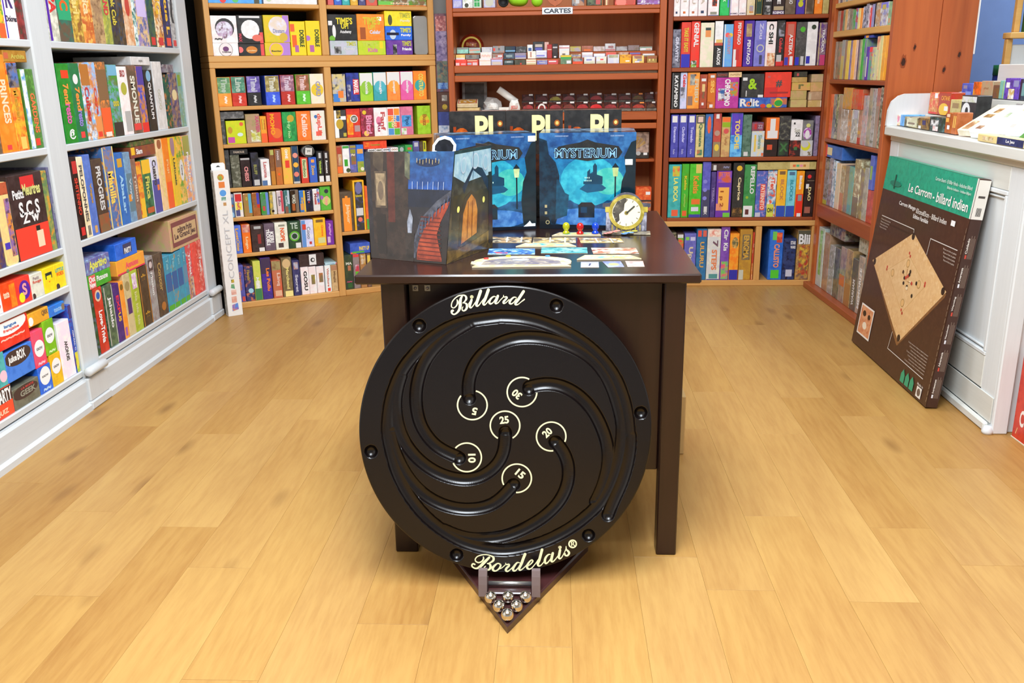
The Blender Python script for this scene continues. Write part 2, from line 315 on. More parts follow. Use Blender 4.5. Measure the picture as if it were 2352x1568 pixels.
SCRIPT_BOTTOM=[[(-0.0620,-0.3205,0.0020),(-0.0615,-0.3257,0.0030),(-0.0660,-0.3322,0.0030),(-0.0743,-0.3354,0.0028),(-0.0812,-0.3319,0.0025),(-0.0823,-0.3260,0.0023),(-0.0771,-0.3195,0.0023),(-0.0669,-0.3158,0.0023),(-0.0556,-0.3147,0.0023),(-0.0443,-0.3176,0.0025),(-0.0368,-0.3223,0.0043),(-0.0370,-0.3302,0.0045),(-0.0434,-0.3353,0.0033),(-0.0523,-0.3391,0.0015)],
[(-0.0523,-0.3378,0.0018),(-0.0460,-0.3405,0.0038),(-0.0442,-0.3472,0.0051),(-0.0475,-0.3537,0.0040),(-0.0551,-0.3555,0.0030),(-0.0601,-0.3521,0.0030),(-0.0594,-0.3475,0.0025),(-0.0562,-0.3449,0.0015)],
[(-0.0469,-0.3221,0.0043),(-0.0546,-0.3298,0.0056),(-0.0624,-0.3376,0.0061),(-0.0701,-0.3453,0.0056),(-0.0790,-0.3504,0.0038),(-0.0866,-0.3489,0.0030),(-0.0915,-0.3436,0.0030),(-0.0889,-0.3383,0.0033),(-0.0839,-0.3398,0.0033)],
[(-0.0195,-0.3411,0.0038),(-0.0257,-0.3383,0.0025),(-0.0334,-0.3434,0.0043),(-0.0386,-0.3499,0.0051),(-0.0375,-0.3565,0.0043),(-0.0312,-0.3580,0.0030),(-0.0235,-0.3528,0.0033),(-0.0189,-0.3450,0.0038),(-0.0195,-0.3404,0.0028)],
[(-0.0235,-0.3535,0.0020),(-0.0159,-0.3504,0.0020),(-0.0069,-0.3426,0.0018)],
[(-0.0062,-0.3380,0.0018),(-0.0043,-0.3420,0.0025),(0.0020,-0.3415,0.0035),(0.0025,-0.3455,0.0038),(-0.0032,-0.3506,0.0045),(-0.0059,-0.3565,0.0046),(-0.0021,-0.3599,0.0033),(0.0043,-0.3561,0.0023),(0.0133,-0.3470,0.0018)],
[(0.0298,-0.3381,0.0018),(0.0235,-0.3373,0.0030),(0.0171,-0.3444,0.0045),(0.0125,-0.3523,0.0051),(0.0137,-0.3582,0.0040),(0.0194,-0.3577,0.0028),(0.0284,-0.3473,0.0020)],
[(0.0434,-0.3154,0.0058),(0.0389,-0.3265,0.0056),(0.0336,-0.3408,0.0056),(0.0284,-0.3513,0.0053),(0.0295,-0.3572,0.0035),(0.0359,-0.3547,0.0023),(0.0474,-0.3437,0.0018)],
[(0.0486,-0.3477,0.0018),(0.0563,-0.3426,0.0023),(0.0627,-0.3348,0.0030),(0.0603,-0.3308,0.0025),(0.0539,-0.3360,0.0035),(0.0480,-0.3464,0.0048),(0.0498,-0.3537,0.0040),(0.0574,-0.3538,0.0025),(0.0690,-0.3415,0.0020),(0.0767,-0.3298,0.0018)],
[(0.0865,-0.3044,0.0055),(0.0832,-0.3168,0.0053),(0.0792,-0.3312,0.0053),(0.0753,-0.3417,0.0051),(0.0777,-0.3470,0.0035),(0.0841,-0.3445,0.0023),(0.0956,-0.3302,0.0018)],
[(0.1071,-0.3173,0.0018),(0.1021,-0.3179,0.0030),(0.0957,-0.3250,0.0043),(0.0931,-0.3341,0.0048),(0.0955,-0.3408,0.0040),(0.1019,-0.3369,0.0025),(0.1109,-0.3240,0.0018)],
[(0.1135,-0.3142,0.0050),(0.1108,-0.3253,0.0053),(0.1095,-0.3345,0.0048),(0.1132,-0.3365,0.0030),(0.1196,-0.3307,0.0023),(0.1299,-0.3171,0.0018)],
[(0.1313,-0.2992,0.0071),(0.1318,-0.2992,0.0071)],
[(0.1319,-0.3060,0.0048),(0.1299,-0.3165,0.0050),(0.1285,-0.3256,0.0045),(0.1316,-0.3290,0.0033),(0.1374,-0.3232,0.0020),(0.1464,-0.3050,0.0018),(0.1471,-0.2971,0.0015)],
[(0.1471,-0.2978,0.0015),(0.1477,-0.3050,0.0030),(0.1527,-0.3103,0.0043),(0.1545,-0.3156,0.0043),(0.1500,-0.3215,0.0035),(0.1444,-0.3200,0.0033),(0.1444,-0.3161,0.0028)],
[(0.1730,-0.2911,0.0030),(0.1726,-0.2934,0.0030),(0.1717,-0.2958,0.0030),(0.1702,-0.2977,0.0030),(0.1683,-0.2992,0.0030),(0.1660,-0.3001,0.0030),(0.1637,-0.3005,0.0030),(0.1613,-0.3000,0.0030),(0.1591,-0.2991,0.0030),(0.1572,-0.2975,0.0030),(0.1557,-0.2955,0.0030),(0.1548,-0.2931,0.0030),(0.1546,-0.2907,0.0030),(0.1549,-0.2882,0.0030),(0.1558,-0.2859,0.0030),(0.1573,-0.2840,0.0030),(0.1592,-0.2824,0.0030),(0.1615,-0.2816,0.0030),(0.1639,-0.2813,0.0030),(0.1661,-0.2817,0.0030),(0.1684,-0.2826,0.0030),(0.1703,-0.2842,0.0030),(0.1718,-0.2862,0.0030),(0.1726,-0.2886,0.0030),(0.1730,-0.2910,0.0030)],
[(0.1616,-0.2961,0.0018),(0.1602,-0.2856,0.0018)],
[(0.1599,-0.2862,0.0018),(0.1648,-0.2854,0.0018),(0.1665,-0.2883,0.0018),(0.1642,-0.2909,0.0018),(0.1614,-0.2915,0.0018)],
[(0.1642,-0.2909,0.0018),(0.1682,-0.2956,0.0018)]]
# ------------------------------------------------------------------ room shell
fl = structure(bx('floor', (-2.3, -2.6, -.05), (3.2, 5.8, -.006), MT['dark']))
pm, nt, b = newmat('vinyl_oak_planks')
v = coords(nt, (1, .09, 1)); n1 = noise(nt, v, 9, 5, .6); n2 = noise(nt, v, 70, 4, .65)
v2 = coords(nt, (1, .32, 1)); n3 = noise(nt, v2, 3.2, 3, .55)
oi = nd(nt, 'ShaderNodeObjectInfo')
c = ramp(nt, n1, ((.28, hx('9a6e35')), (.48, hx('ae8445')), (.7, hx('b99150'))))
c = mix(nt, .42, c, ramp(nt, n3, ((.3, hx('8d612d')), (.65, hx('bc9856')))))
c = mix(nt, .28, c, ramp(nt, n2, ((.35, hx('996731')), (.6, hx('c19856')))))
c = mix(nt, .22, c, ramp(nt, oi.outputs['Random'], ((0, hx('9b6a34')), (.5, hx('b88b4f')), (1, hx('c7a16a')))))
vo = nd(nt, 'ShaderNodeTexVoronoi'); vo.inputs['Scale'].default_value = 1; nt.links.new(coords(nt, (5, 1.7, 1)), vo.inputs['Vector'])
kn = ramp(nt, vo.outputs['Distance'], ((.03, (.55, .55, .55)), (.16, (0, 0, 0))))
c = mix(nt, kn, c, hx('6c4420'))
nt.links.new(c, b.inputs['Base Color']); b.inputs['Roughness'].default_value = .42; b.inputs['Specular IOR Level'].default_value = .35
bump(nt, b, n2, .12, .001)
PH = {0: 2.45, -1: 1.775, 1: 2.179, 2: 2.022, 3: 2.42, 4: 1.977, 5: 2.355, 6: 2.156, 7: 2.763, 8: 2.61, 9: 2.3, -2: 2.25, -3: 1.853, -4: 2.538, -5: 2.705,
      -6: 2.097, -7: 2.318, -8: 1.952, -9: 2.407, -10: 2.022, -11: 2.6, 10: 2.0, 11: 2.5}
for k in range(-11, 12):
    x0 = .03+.1705*k; p = PH[k] % 1.068; y = p-1.068*3
    while y < 5.7:
        a, e = max(y, -2.55), min(y+1.068, 5.75)
        if e-a > .05:
            m_ = MB(); m_.box((-.0851, a-(a+e)/2+.0003, -.006), (.0851, e-(a+e)/2-.0003, 0), .0004)
            m_.build('plank', pm, fl, loc=(x0+.0852, (a+e)/2, 0))
        y += 1.068
structure(bx('wall_left', (-2.36, -2.6, 0), (-2.26, 5.8, 2.9), MT['wallw']))
structure(bx('wall_back', (-2.36, 5.8, 0), (1.95, 5.9, 2.9), MT['wallw']))
structure(bx('wall_recess', (1.945, 5.25, 0), (3.3, 5.35, 2.9), MT['wallb']))
structure(bx('wall_right', (3.2, -2.6, 0), (3.3, 5.25, 2.9), MT['wallw']))
wf = MB()
for lo, hi in (((-2.36, -2.7, 0), (-2.1, -2.6, 2.9)), ((1.8, -2.7, 0), (3.3, -2.6, 2.9)), ((-2.1, -2.7, 0), (1.8, -2.6, .45)), ((-2.1, -2.7, 2.65), (1.8, -2.6, 2.9))): wf.box(lo, hi, .002)
structure(wf.build('wall_front', MT['wallw']))
structure(bx('ceiling', (-2.36, -2.7, 2.9), (3.3, 5.9, 3.0), MT['ceil']))
structure(bx('trim_1', (-2.2, 4.72, 0), (-2.02, 5.3, 2.6), MT['black']))       # black corner panel between white and oak bookcases

# ------------------------------------------------------------------ white bookcase
wb = thing('white_bookcase', 'white painted bookcase along the left wall with moulded base', 'bookcase', (-1.86, 0, 0))
def part(name, lo, hi, m, p, bev=.003): return bx(name, lo, hi, m, p, bev)
for y0, y1 in ((1.88, 2.0), (3.27, 3.4), (4.585, 4.71)):
    q = MB(); q.box((-.33, y0, 0), (0, y1, 2.35), .006); q.build('post', MT['white'], wb)
for y0, y1, zs in ((2.0, 3.27, ((1.365, 1.391), (.992, 1.018), (.622, .648), (.478, .504))), (3.4, 4.585, ((1.365, 1.391), (.992, 1.018), (.622, .648), (1.78, 1.806)))):
    for a, e in zs: part('shelf', (-.32, y0+.0005, a), (-.004, y1-.0005, e), MT['whitex'], wb)
part('shelf', (-.32, 2.0005, .135), (-.004, 3.2695, .16), MT['whitex'], wb)
part('shelf', (-.32, 3.4005, .147), (-.004, 4.5845, .172), MT['whitex'], wb)
for y0, y1, zt in ((2.0, 3.27, .16), (3.4, 4.585, .172)):
    q = MB(); q.prism([(0, 0), (.02, 0), (.02, .022), (.008, .032), (.008, .118), (.0, .128), (0, zt-.03), (-.012, zt-.03), (-.012, 0)][::-1], 0, 1)
    q.v = [(x, y0+.0005+(y1-y0-.001)*yy, z) for x, yy, z in q.v]; q.build('base_panel', MT['whitex'], wb, fix=True)
for y0, y1 in ((3.255, 3.415), (4.57, 4.72)):
    q = MB(); q.box((.0, y0, .0), (.024, y1, .035), .005); q.box((.0, y0+.004, .035), (.018, y1-.004, .128), .004); q.build('plinth_block', MT['white'], wb)
    q = MB(); q.lathe([(.001, 0), (.014, .003), (.018, .009), (.018, y1-y0-.024), (.014, y1-y0-.018), (.001, y1-y0-.015)], 16, c=(0, y0, .155), axis='x')
    q.v = [((yy-y0)+.0205, x+y0, z) for x, yy, z in q.v]; q.build('half_round_moulding', MT['white'], wb, fix=True)
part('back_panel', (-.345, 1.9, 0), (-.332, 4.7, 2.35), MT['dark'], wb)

# ------------------------------------------------------------------ oak bookcases (angled across the back left corner)
A29 = math.radians(29)
ob = thing('oak_bookcase', 'light oak bookcase with two bays standing in the back left corner', 'bookcase', (-1.80, 4.84, 0), A29)
for s0, s1 in ((-.021, .008), (.583, .622), (1.207, 1.243)): part('post', (s0, 0, 0), (s1, .3, 1.295), MT['oak'], ob)
for zt in (1.101, .9049, .6722, .5106, .3091): part('shelf', (.0085, .001, zt-.02), (.5825, .29, zt), MT['oakx'], ob)
for zt in (1.107, .9106, .7134, .3777): part('shelf', (.6225, .001, zt-.02), (1.2065, .29, zt), MT['oakx'], ob)
part('bottom_board', (-.021, -.001, 0), (.5825, .3, .033), MT['oakx'], ob); part('bottom_board', (.6225, -.001, 0), (1.243, .3, .033), MT['oakx'], ob)
part('top_board', (-.021, -.001, 1.2955), (1.243, .3, 1.325), MT['oakx'], ob)
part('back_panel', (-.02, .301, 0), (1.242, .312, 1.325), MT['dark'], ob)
ou = thing('oak_upper_bookcase', 'light oak upper bookcase unit stacked on the lower oak unit', 'bookcase', (-1.80, 4.84, 1.3255), A29)
for s0, s1 in ((-.021, .008), (.583, .622), (1.207, 1.243)): part('post', (s0, 0, .0315), (s1, .3, .9), MT['oak'], ou)
part('bottom_board', (-.021, -.001, 0), (1.243, .3, .031), MT['oakx'], ou)
for s0, s1 in ((.0085, .5825), (.6225, 1.2065)):
    for zt in (.2915, .6): part('shelf', (s0, .001, zt-.021), (s1, .29, zt), MT['oakx'], ou)
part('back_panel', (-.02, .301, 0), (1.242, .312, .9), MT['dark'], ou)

# ------------------------------------------------------------------ low oak cabinet under the red bookcases
lc = thing('low_oak_cabinet', 'low light oak cabinet carrying the red bookcases along the back wall', 'cabinet', (0, 5.365, 0))
for x0, x1 in ((-.7, -.67), (.0, .03), (.585, .615), (1.165, 1.2), (1.49, 1.515)): part('post', (x0, 0, .031), (x1, .34, .359), MT['oak'], lc)
part('bottom_board', (-.7, -.001, 0), (1.515, .34, .033), MT['oakx'], lc); part('top_board', (-.7, -.002, .36), (1.515, .34, .392), MT['oakx'], lc)
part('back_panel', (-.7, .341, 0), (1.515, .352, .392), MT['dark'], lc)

# ------------------------------------------------------------------ centre redwood bookcase
cb = thing('centre_redwood_bookcase', 'orange red wooden bookcase with sloping display shelves in the middle back', 'bookcase', (0, 5.365, .3925))
for x0, x1 in ((-.632, -.597), (.562, .6)): part('post', (x0, 0, 0), (x1, .36, 1.8), MT['red'], cb)
def cz(*z): return [t-.3925 for t in z]
def crail(name, z0, z1, y0=0, y1=.02, m='redx'): return part(name, (-.5965, y0, z0-.3925), (.5615, y1, z1-.3925), MT[m], cb)
crail('shelf', 1.58, 1.6006, 0, .34); crail('rail', 1.556, 1.5795, .004, .024)
crail('shelf_lip', 1.252, 1.292, -.004, .016)
crail('shelf', 1.252, 1.289, .017, .34)
crail('cream_back_rail', 1.2375, 1.2515, .03, .04, 'edge')
crail('rail', 1.203, 1.237, -.002, .018)
crail('shelf_lip', .98, 1.02, -.004, .016); crail('shelf', .985, 1.026, .017, .34)
crail('rail', .93, .962, -.002, .018); crail('shelf', .393, .43, -.02, .34); crail('shelf', .735, .752, .06, .34)
part('divider', (.3, .03, .04), (.32, .34, .53), MT['red'], cb)
crail('display_step', 1.2895, 1.324, .0765, .1405, 'redx'); crail('display_step', 1.2895, 1.359, .141, .22, 'redx')
part('display_step', (-.2, .141, 1.0265-.3925), (.5615, .22, 1.069-.3925), MT['redx'], cb)
part('back_panel', (-.632, .361, 0), (.6, .37, 1.8), MT['redback'], cb)
sg = MB(); sg.box((-.085, -.003, -.018), (.085, 0, .018), .001, (hx('e8eef6'),)); put_text(sg, 'CARTES', hx('3c4450'), 'h', -.075, -.012, .075, .012, -.0036)
tag(sg.build('shelf_sign', MT['card'], None, (-.008, 5.3615, 1.577)), 'white shelf sign with black capitals on the centre bookcase rail', 'sign')

# ------------------------------------------------------------------ right redwood bookcase
rb = thing('right_redwood_bookcase', 'dark redwood bookcase with five shelves right of the centre bookcase', 'bookcase', (0, 5.365, .3925))
for x0, x1 in ((.607, .637), (1.49, 1.515)): part('post', (x0, 0, 0), (x1, .34, 1.8), MT['mah'], rb)
for zt in (1.5351, 1.2619, 1.0356, .762): part('shelf', (.6375, .001, zt-.022-.3925), (1.4895, .33, zt-.3925), MT['mahx'], rb)
part('bottom_board', (.6375, -.001, .0), (1.4895, .33, .4118-.3925), MT['mahx'], rb)
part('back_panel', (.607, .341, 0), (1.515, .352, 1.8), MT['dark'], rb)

# ------------------------------------------------------------------ side redwood bookcase with knotty end panel
SA_ = math.atan2(-.82, .035)
sb = thing('side_redwood_bookcase', 'redwood side bookcase full of slim boxes along the right wall', 'bookcase', (1.484, 5.359, 0), SA_)
part('post', (.05, 0, 0), (.103, .36, 2.3), MT['red'], sb)
for zt, th, m in ((1.5786, .024, 'pine'), (1.4361, .03, 'pine'), (1.1886, .022, 'mahx'), (.8737, .02, 'mahx')): part('shelf', (.1035, 0, zt-th), (.938, .35, zt), MT[m], sb)
part('shelf', (.1035, -.012, .435), (.938, .35, .5089), MT['mahx'], sb)
part('bottom_board', (.02, -.03, 0), (.938, .35, .035), MT['mahx'], sb)
part('back_panel', (.05, .361, 0), (.938, .372, 2.3), MT['redback'], sb)
q = MB(); q.box((.9385, -.02, 0), (.9785, .19, 2.3), .003); q.build('end_plank', MT['knotty'], sb)
q = MB(); q.box((.9385, .1915, 0), (.9785, .352, 2.3), .003); q.build('end_plank', MT['knotty'], sb)
part('edge_strip', (.94, .3525, 1.3), (.977, .36, 2.3), MT['paperw'], sb)
for yy, z, r in ((.04, 1.27, .012), (.085, 1.335, .006), (.228, 1.235, .007), (.29, 1.3, .008), (.285, 1.05, .007), (.06, .9, .009)):
    q = MB(); rk = random.Random(int(z*1000)); E_ = [(math.cos(t)*rk.uniform(.75, 1.2), math.sin(t)*rk.uniform(.8, 1.3)) for t in [k*math.pi/7 for k in range(14)]]
    for j, (f, m_) in enumerate(((1.75, 0), (1, 1))): q.mesh([(.9787+.0004*j, yy+f*r*u*(.7 if f > 1 else .8), z+f*r*1.5*v_+.3*f*r*u) for u, v_ in E_], [list(range(14))], None, m_)
    q.build('knot', [MT['knotring'], MT['knot']], sb)
# ------------------------------------------------------------------ display table
tb = thing('display_table', 'dark walnut display table in the middle of the shop', 'table', (0, 0, 0))
q = MB(); q.box((-.507, 2.165, .757), (.347, 3.2, .781), .004); q.build('tabletop', MT['tabletop'], tb)
for x0, x1, y0 in ((-.447, -.385, 2.19), (.262, .315, 2.19), (-.447, -.392, 3.1), (.262, .315, 3.1)):
    q = MB(); w = (x1-x0)*.06
    q.box((x0, y0, 0), (x1, y0+.055, .7565), .003); q.build('leg', MT['table'], tb)
part('front_panel', (-.3845, 2.225, .235), (.2615, 2.243, .7565), MT['table'], tb)
part('side_panel', (-.44, 2.2455, .235), (-.42, 3.0995, .7565), MT['table'], tb); part('side_panel', (.285, 2.2455, .235), (.305, 3.0995, .7565), MT['table'], tb)
part('back_panel', (-.39, 3.12, .235), (.261, 3.138, .7565), MT['table'], tb)
for x in (-.372, -.341):
    q = MB(); q.box((x, 2.2215, .727), (x+.015, 2.2249, .743), .001); o = q.build('metal_tag', MT['edge'], tb)
    q = MB(); q.lathe([(.0001, 0), (.004, .0003), (.004, .001), (.0001, .0013)], 12, c=(x+.0075, 2.2213, .735), axis='y'); q.build('screw', MT['satin'], o)
cr = MB(); cr.box((.2, 2.86, 0), (.425, 3.05, .21), .003)
tag(cr.build('cardboard_carton', MT['kraft']), 'kraft carton standing on the floor under the display table', 'carton')

# ------------------------------------------------------------------ round wooden marble board
AL, YW = .1597, .0609
ex = Vector((math.cos(YW), math.sin(YW), 0)); bk = Vector((-math.sin(YW), math.cos(YW), 0))
ey = math.cos(AL)*Vector((0, 0, 1))+math.sin(AL)*bk; en = ex.cross(ey)
BM = Matrix((ex, ey, en)).transposed().to_4x4(); BM.translation = (-.1319, 2.0744, .4034)
RB = .363
def dense(pl, step=.004):
    P = [np.array(p) for p in pl]; out = []
    for i in range(len(P)-1):                         # Catmull-Rom
        p0, p1, p2, p3 = P[max(i-1, 0)], P[i], P[i+1], P[min(i+2, len(P)-1)]
        n = max(2, int(np.linalg.norm(p2-p1)/step))
        for k in range(n):
            t = k/n
            out.append(.5*((2*p1)+(-p0+p2)*t+(2*p0-5*p1+4*p2-p3)*t*t+(-p0+3*p1-3*p2+p3)*t**3))
    out.append(P[-1]); return np.array(out)
def smooth(pl):
    q = [pl[0]]
    for p in pl[1:]:
        if math.dist(p, q[-1]) > .02: q.append(p)
    D = dense(q)
    for _ in range(3):
        K = np.vstack([np.repeat(D[:1], 4, 0), D, np.repeat(D[-1:], 4, 0)]); D2 = sum(K[i:i+len(D)] for i in range(9))/9; D2[0], D2[-1] = D[0], D[-1]; D = D2
    return D
GP = np.vstack([smooth(g) for g in GROOVES])
RG = .0166
def carve(P):
    d = np.full(len(P), 9.)
    for i in range(0, len(GP), 60): d = np.minimum(d, np.sqrt(((P[:, None, :]-GP[None, i:i+60, :])**2).sum(-1)).min(1))
    g = np.where(d < RG, .0125*np.sqrt(np.clip(1-(d/RG)**2, 0, 1))**.85, 0)
    H = np.array(RIM+HOLES); dh = np.sqrt(((P[:, None, :]-H[None])**2).sum(-1)).min(1)
    hd = np.where(dh < .0165, .0150*np.sqrt(np.clip(1-(dh/.0165)**2, 0, 1)), 0)
    return np.maximum(g, hd), np.minimum(d, dh)
NR, NA = 290, 1080
rr = np.concatenate([np.linspace(.002, RB-.004, NR), [RB-.0015, RB]]); aa = np.arange(NA)*2*math.pi/NA
PX = (rr[:, None]*np.cos(aa)[None]).ravel(); PY = (rr[:, None]*np.sin(aa)[None]).ravel()
dz, _ = carve(np.stack([PX, PY], 1)); zz = -dz.reshape(len(rr), NA); zz[-2] -= .0008; zz[-1] -= .004
V = np.stack([PX, PY, zz.ravel()], 1)
nr = len(rr); V = np.vstack([V, np.stack([RB*np.cos(aa), RB*np.sin(aa), np.full(NA, -.022)], 1), [[0, 0, zz[0].mean()]], [[0, 0, -.022]]])
ii = np.arange(nr)[:, None]*NA+np.arange(NA)[None]; jj = np.roll(ii, -1, 1)
Q = np.stack([ii[:-1], ii[1:], jj[1:], jj[:-1]], -1).reshape(-1, 4)
last = nr*NA; a_ = np.arange(NA); b_ = (a_+1) % NA
Q = np.vstack([Q, np.stack([(nr-1)*NA+a_, last+a_, last+b_, (nr-1)*NA+b_], 1)])
faces = [tuple(f) for f in Q.tolist()]+[(int(x), int(y), last+NA) for x, y in zip(a_, b_)]+[(last+int(y), last+int(x), last+NA+1) for x, y in zip(a_, b_)]
bd = thing('marble_board', 'large round dark wooden marble board with spiral grooves leaning on the display table', 'game board'); bd.matrix_world = BM
me = bpy.data.meshes.new('board_disc'); me.from_pydata(V.tolist(), [], faces); me.polygons.foreach_set('use_smooth', [True]*len(faces)); me.materials.append(MT['board'])
o = bpy.data.objects.new('board_disc', me); COL.objects.link(o); o.parent = bd
def ribbon(mb, st, z=.0005):
    P = dense([p for p in st], .0012); n = len(P)
    L = []; Rr = []
    for i in range(n):
        t = P[min(i+1, n-1), :2]-P[max(i-1, 0), :2]; t = t/max(np.linalg.norm(t), 1e-9); nn = np.array([-t[1], t[0]])*P[i, 2]*.62
        L.append(P[i, :2]+nn); Rr.append(P[i, :2]-nn)
    V = [(x, y, z) for x, y in L]+[(x, y, z) for x, y in Rr]
    F = [(i, n+i, n+i+1, i+1) for i in range(n-1)]
    for c, w in ((P[0], P[0, 2]), (P[-1], P[-1, 2])):           # round ends
        k = len(V); V += [(c[0]+w*.6*math.cos(t), c[1]+w*.6*math.sin(t), z+.00012) for t in [q_*math.pi/5 for q_ in range(10)]]; F.append(tuple(range(k, k+10)))
    mb.mesh(V, F)
for nm, SC in (('upper_lettering', SCRIPT_TOP), ('lower_lettering', SCRIPT_BOTTOM)):
    q = MB()
    for k, st in enumerate(SC): ribbon(q, st, .0004+.00003*k)
    q.build(nm, MT['cream'], bd)
for (u, v_), (s, tu, tv, an) in zip(RINGS, NUMS):
    q = MB(); n = 96
    P = np.array([(u+.0365*math.cos(2*math.pi*i/n), v_+.0365*math.sin(2*math.pi*i/n)) for i in range(n)]); _, dd = carve(P)
    for i in range(n):
        if dd[i] < .0178 or dd[(i+1) % n] < .0178: continue
        a, e = 2*math.pi*i/n, 2*math.pi*(i+1)/n
        q.poly([(u+r_*math.cos(t), v_+r_*math.sin(t), .0005) for r_, t in ((.0347, a), (.0383, a), (.0383, e), (.0347, e))])
    q.build('score_ring', MT['cream'], bd)
nums = {k: i for i, k in enumerate(('5', '30', '25', '20', '10', '15'))}
for s, tu, tv, an in NUMS:
    q = MB(); w = .0125 if len(s) == 1 else .023
    put_text(q, s, (1, 1, 1), 'h', -w/2, -.0095, w/2, .0095, 0)
    ca, sa = math.cos(math.radians(an)), math.sin(math.radians(an))
    q.v = [(tu+x*ca-z*sa, tv+x*sa+z*ca, .0006) for x, y, z in q.v]; q.c = [None]*len(q.f)
    q.build('score_number', MT['cream'], bd)

# stand with hooks and six steel balls
sd = thing('board_stand', 'dark triangular wooden stand with two curved hooks holding the round board', 'stand', (-.1205, 1.822, 0))
q = MB(); T3 = [(0, 0), (.2, .385), (-.2, .385)]
V = [(x, y, 0) for x, y in T3]+[(x, y, .017) for x, y in T3]+[(x*.965, y*.98+.005, .021) for x, y in T3]
q.mesh(V, [(2, 1, 0), (6, 7, 8)]+[(i, (i+1) % 3, (i+1) % 3+3, i+3) for i in range(3)]+[(i+3, (i+1) % 3+3, (i+1) % 3+6, i+6) for i in range(3)]); q.build('base_plate', MT['stand'], sd, fix=True)
for x in (-.0775, .0535):
    q = MB(); pr = [(.121, .0214), (.172, .0214), (.172, .048), (.160, .05), (.156, .062), (.158, .078), (.150, .0845), (.140, .083), (.133, .07), (.127, .05)]
    q.prism([(y, z) for y, z in pr], 0, .021); q.v = [(x+b2, a2, c2) for a2, b2, c2 in q.v]; q.build('hook', MT['hook'], sd, fix=True)
q = MB(); q.lathe([(.0001, 0), (.006, .001), (.006, .108), (.0001, .109)], 14, c=(-.056, .158, .036), axis='x'); q.build('cross_rod', MT['silver'], sd, fix=True)
q = MB(); q.box((-.056, .125, .0213), (.0533, .15, .03), .003); q.build('ball_rest', MT['stand'], sd)
for (x, y), w in zip(((-.1658, 1.917), (-.1236, 1.919), (-.0815, 1.9205), (-.1434, 1.8805), (-.1015, 1.8815), (-.1212, 1.845)), ('back left', 'back middle', 'back right', 'left of the middle pair', 'right of the middle pair', 'front tip')):
    q = MB(); q.lathe([(max(.0001, .0148*math.sin(t)), -.0148*math.cos(t)) for t in [k*math.pi/14 for k in range(15)]], 28)
    tag(q.build('steel_ball', MT['steel'], None, (x, y, .0212+.0148)), 'shiny steel ball on the triangular stand, '+w, 'ball', 'steel balls on the stand')

# ------------------------------------------------------------------ printed boxes with covers
def pic(b, W, H, layers, y0=-.0004, ox=0, oz=0):
    """layers of flat print: (points as fractions of the face, colours)"""
    for k, (pts, col) in enumerate(layers):
        P = [(ox+(u-.5)*W, y0-.00004*k, oz+v*H) for u, v in pts]
        if len(P) > 2:
            ar = sum(P[i][0]*P[(i+1) % len(P)][2]-P[(i+1) % len(P)][0]*P[i][2] for i in range(len(P)))
            if ar < 0: P.reverse(); col = col[::-1] if isinstance(col, list) else col
        b.poly(P, col)
def vgrad(u0, v0, u1, v1, bot, top): return ([(u0, v0), (u1, v0), (u1, v1), (u0, v1)], [C(bot), C(bot), C(top), C(top)])
def R4(u0, v0, u1, v1): return [(u0, v0), (u1, v0), (u1, v1), (u0, v1)]
def gain(L, g):
    f = lambda c: tuple(min(1, c[i]*g[i]) for i in range(3))
    return [(p, [tuple(f(t) for t in q) for q in c] if isinstance(c, list) else tuple(f(t) for t in c)) for p, c in L]
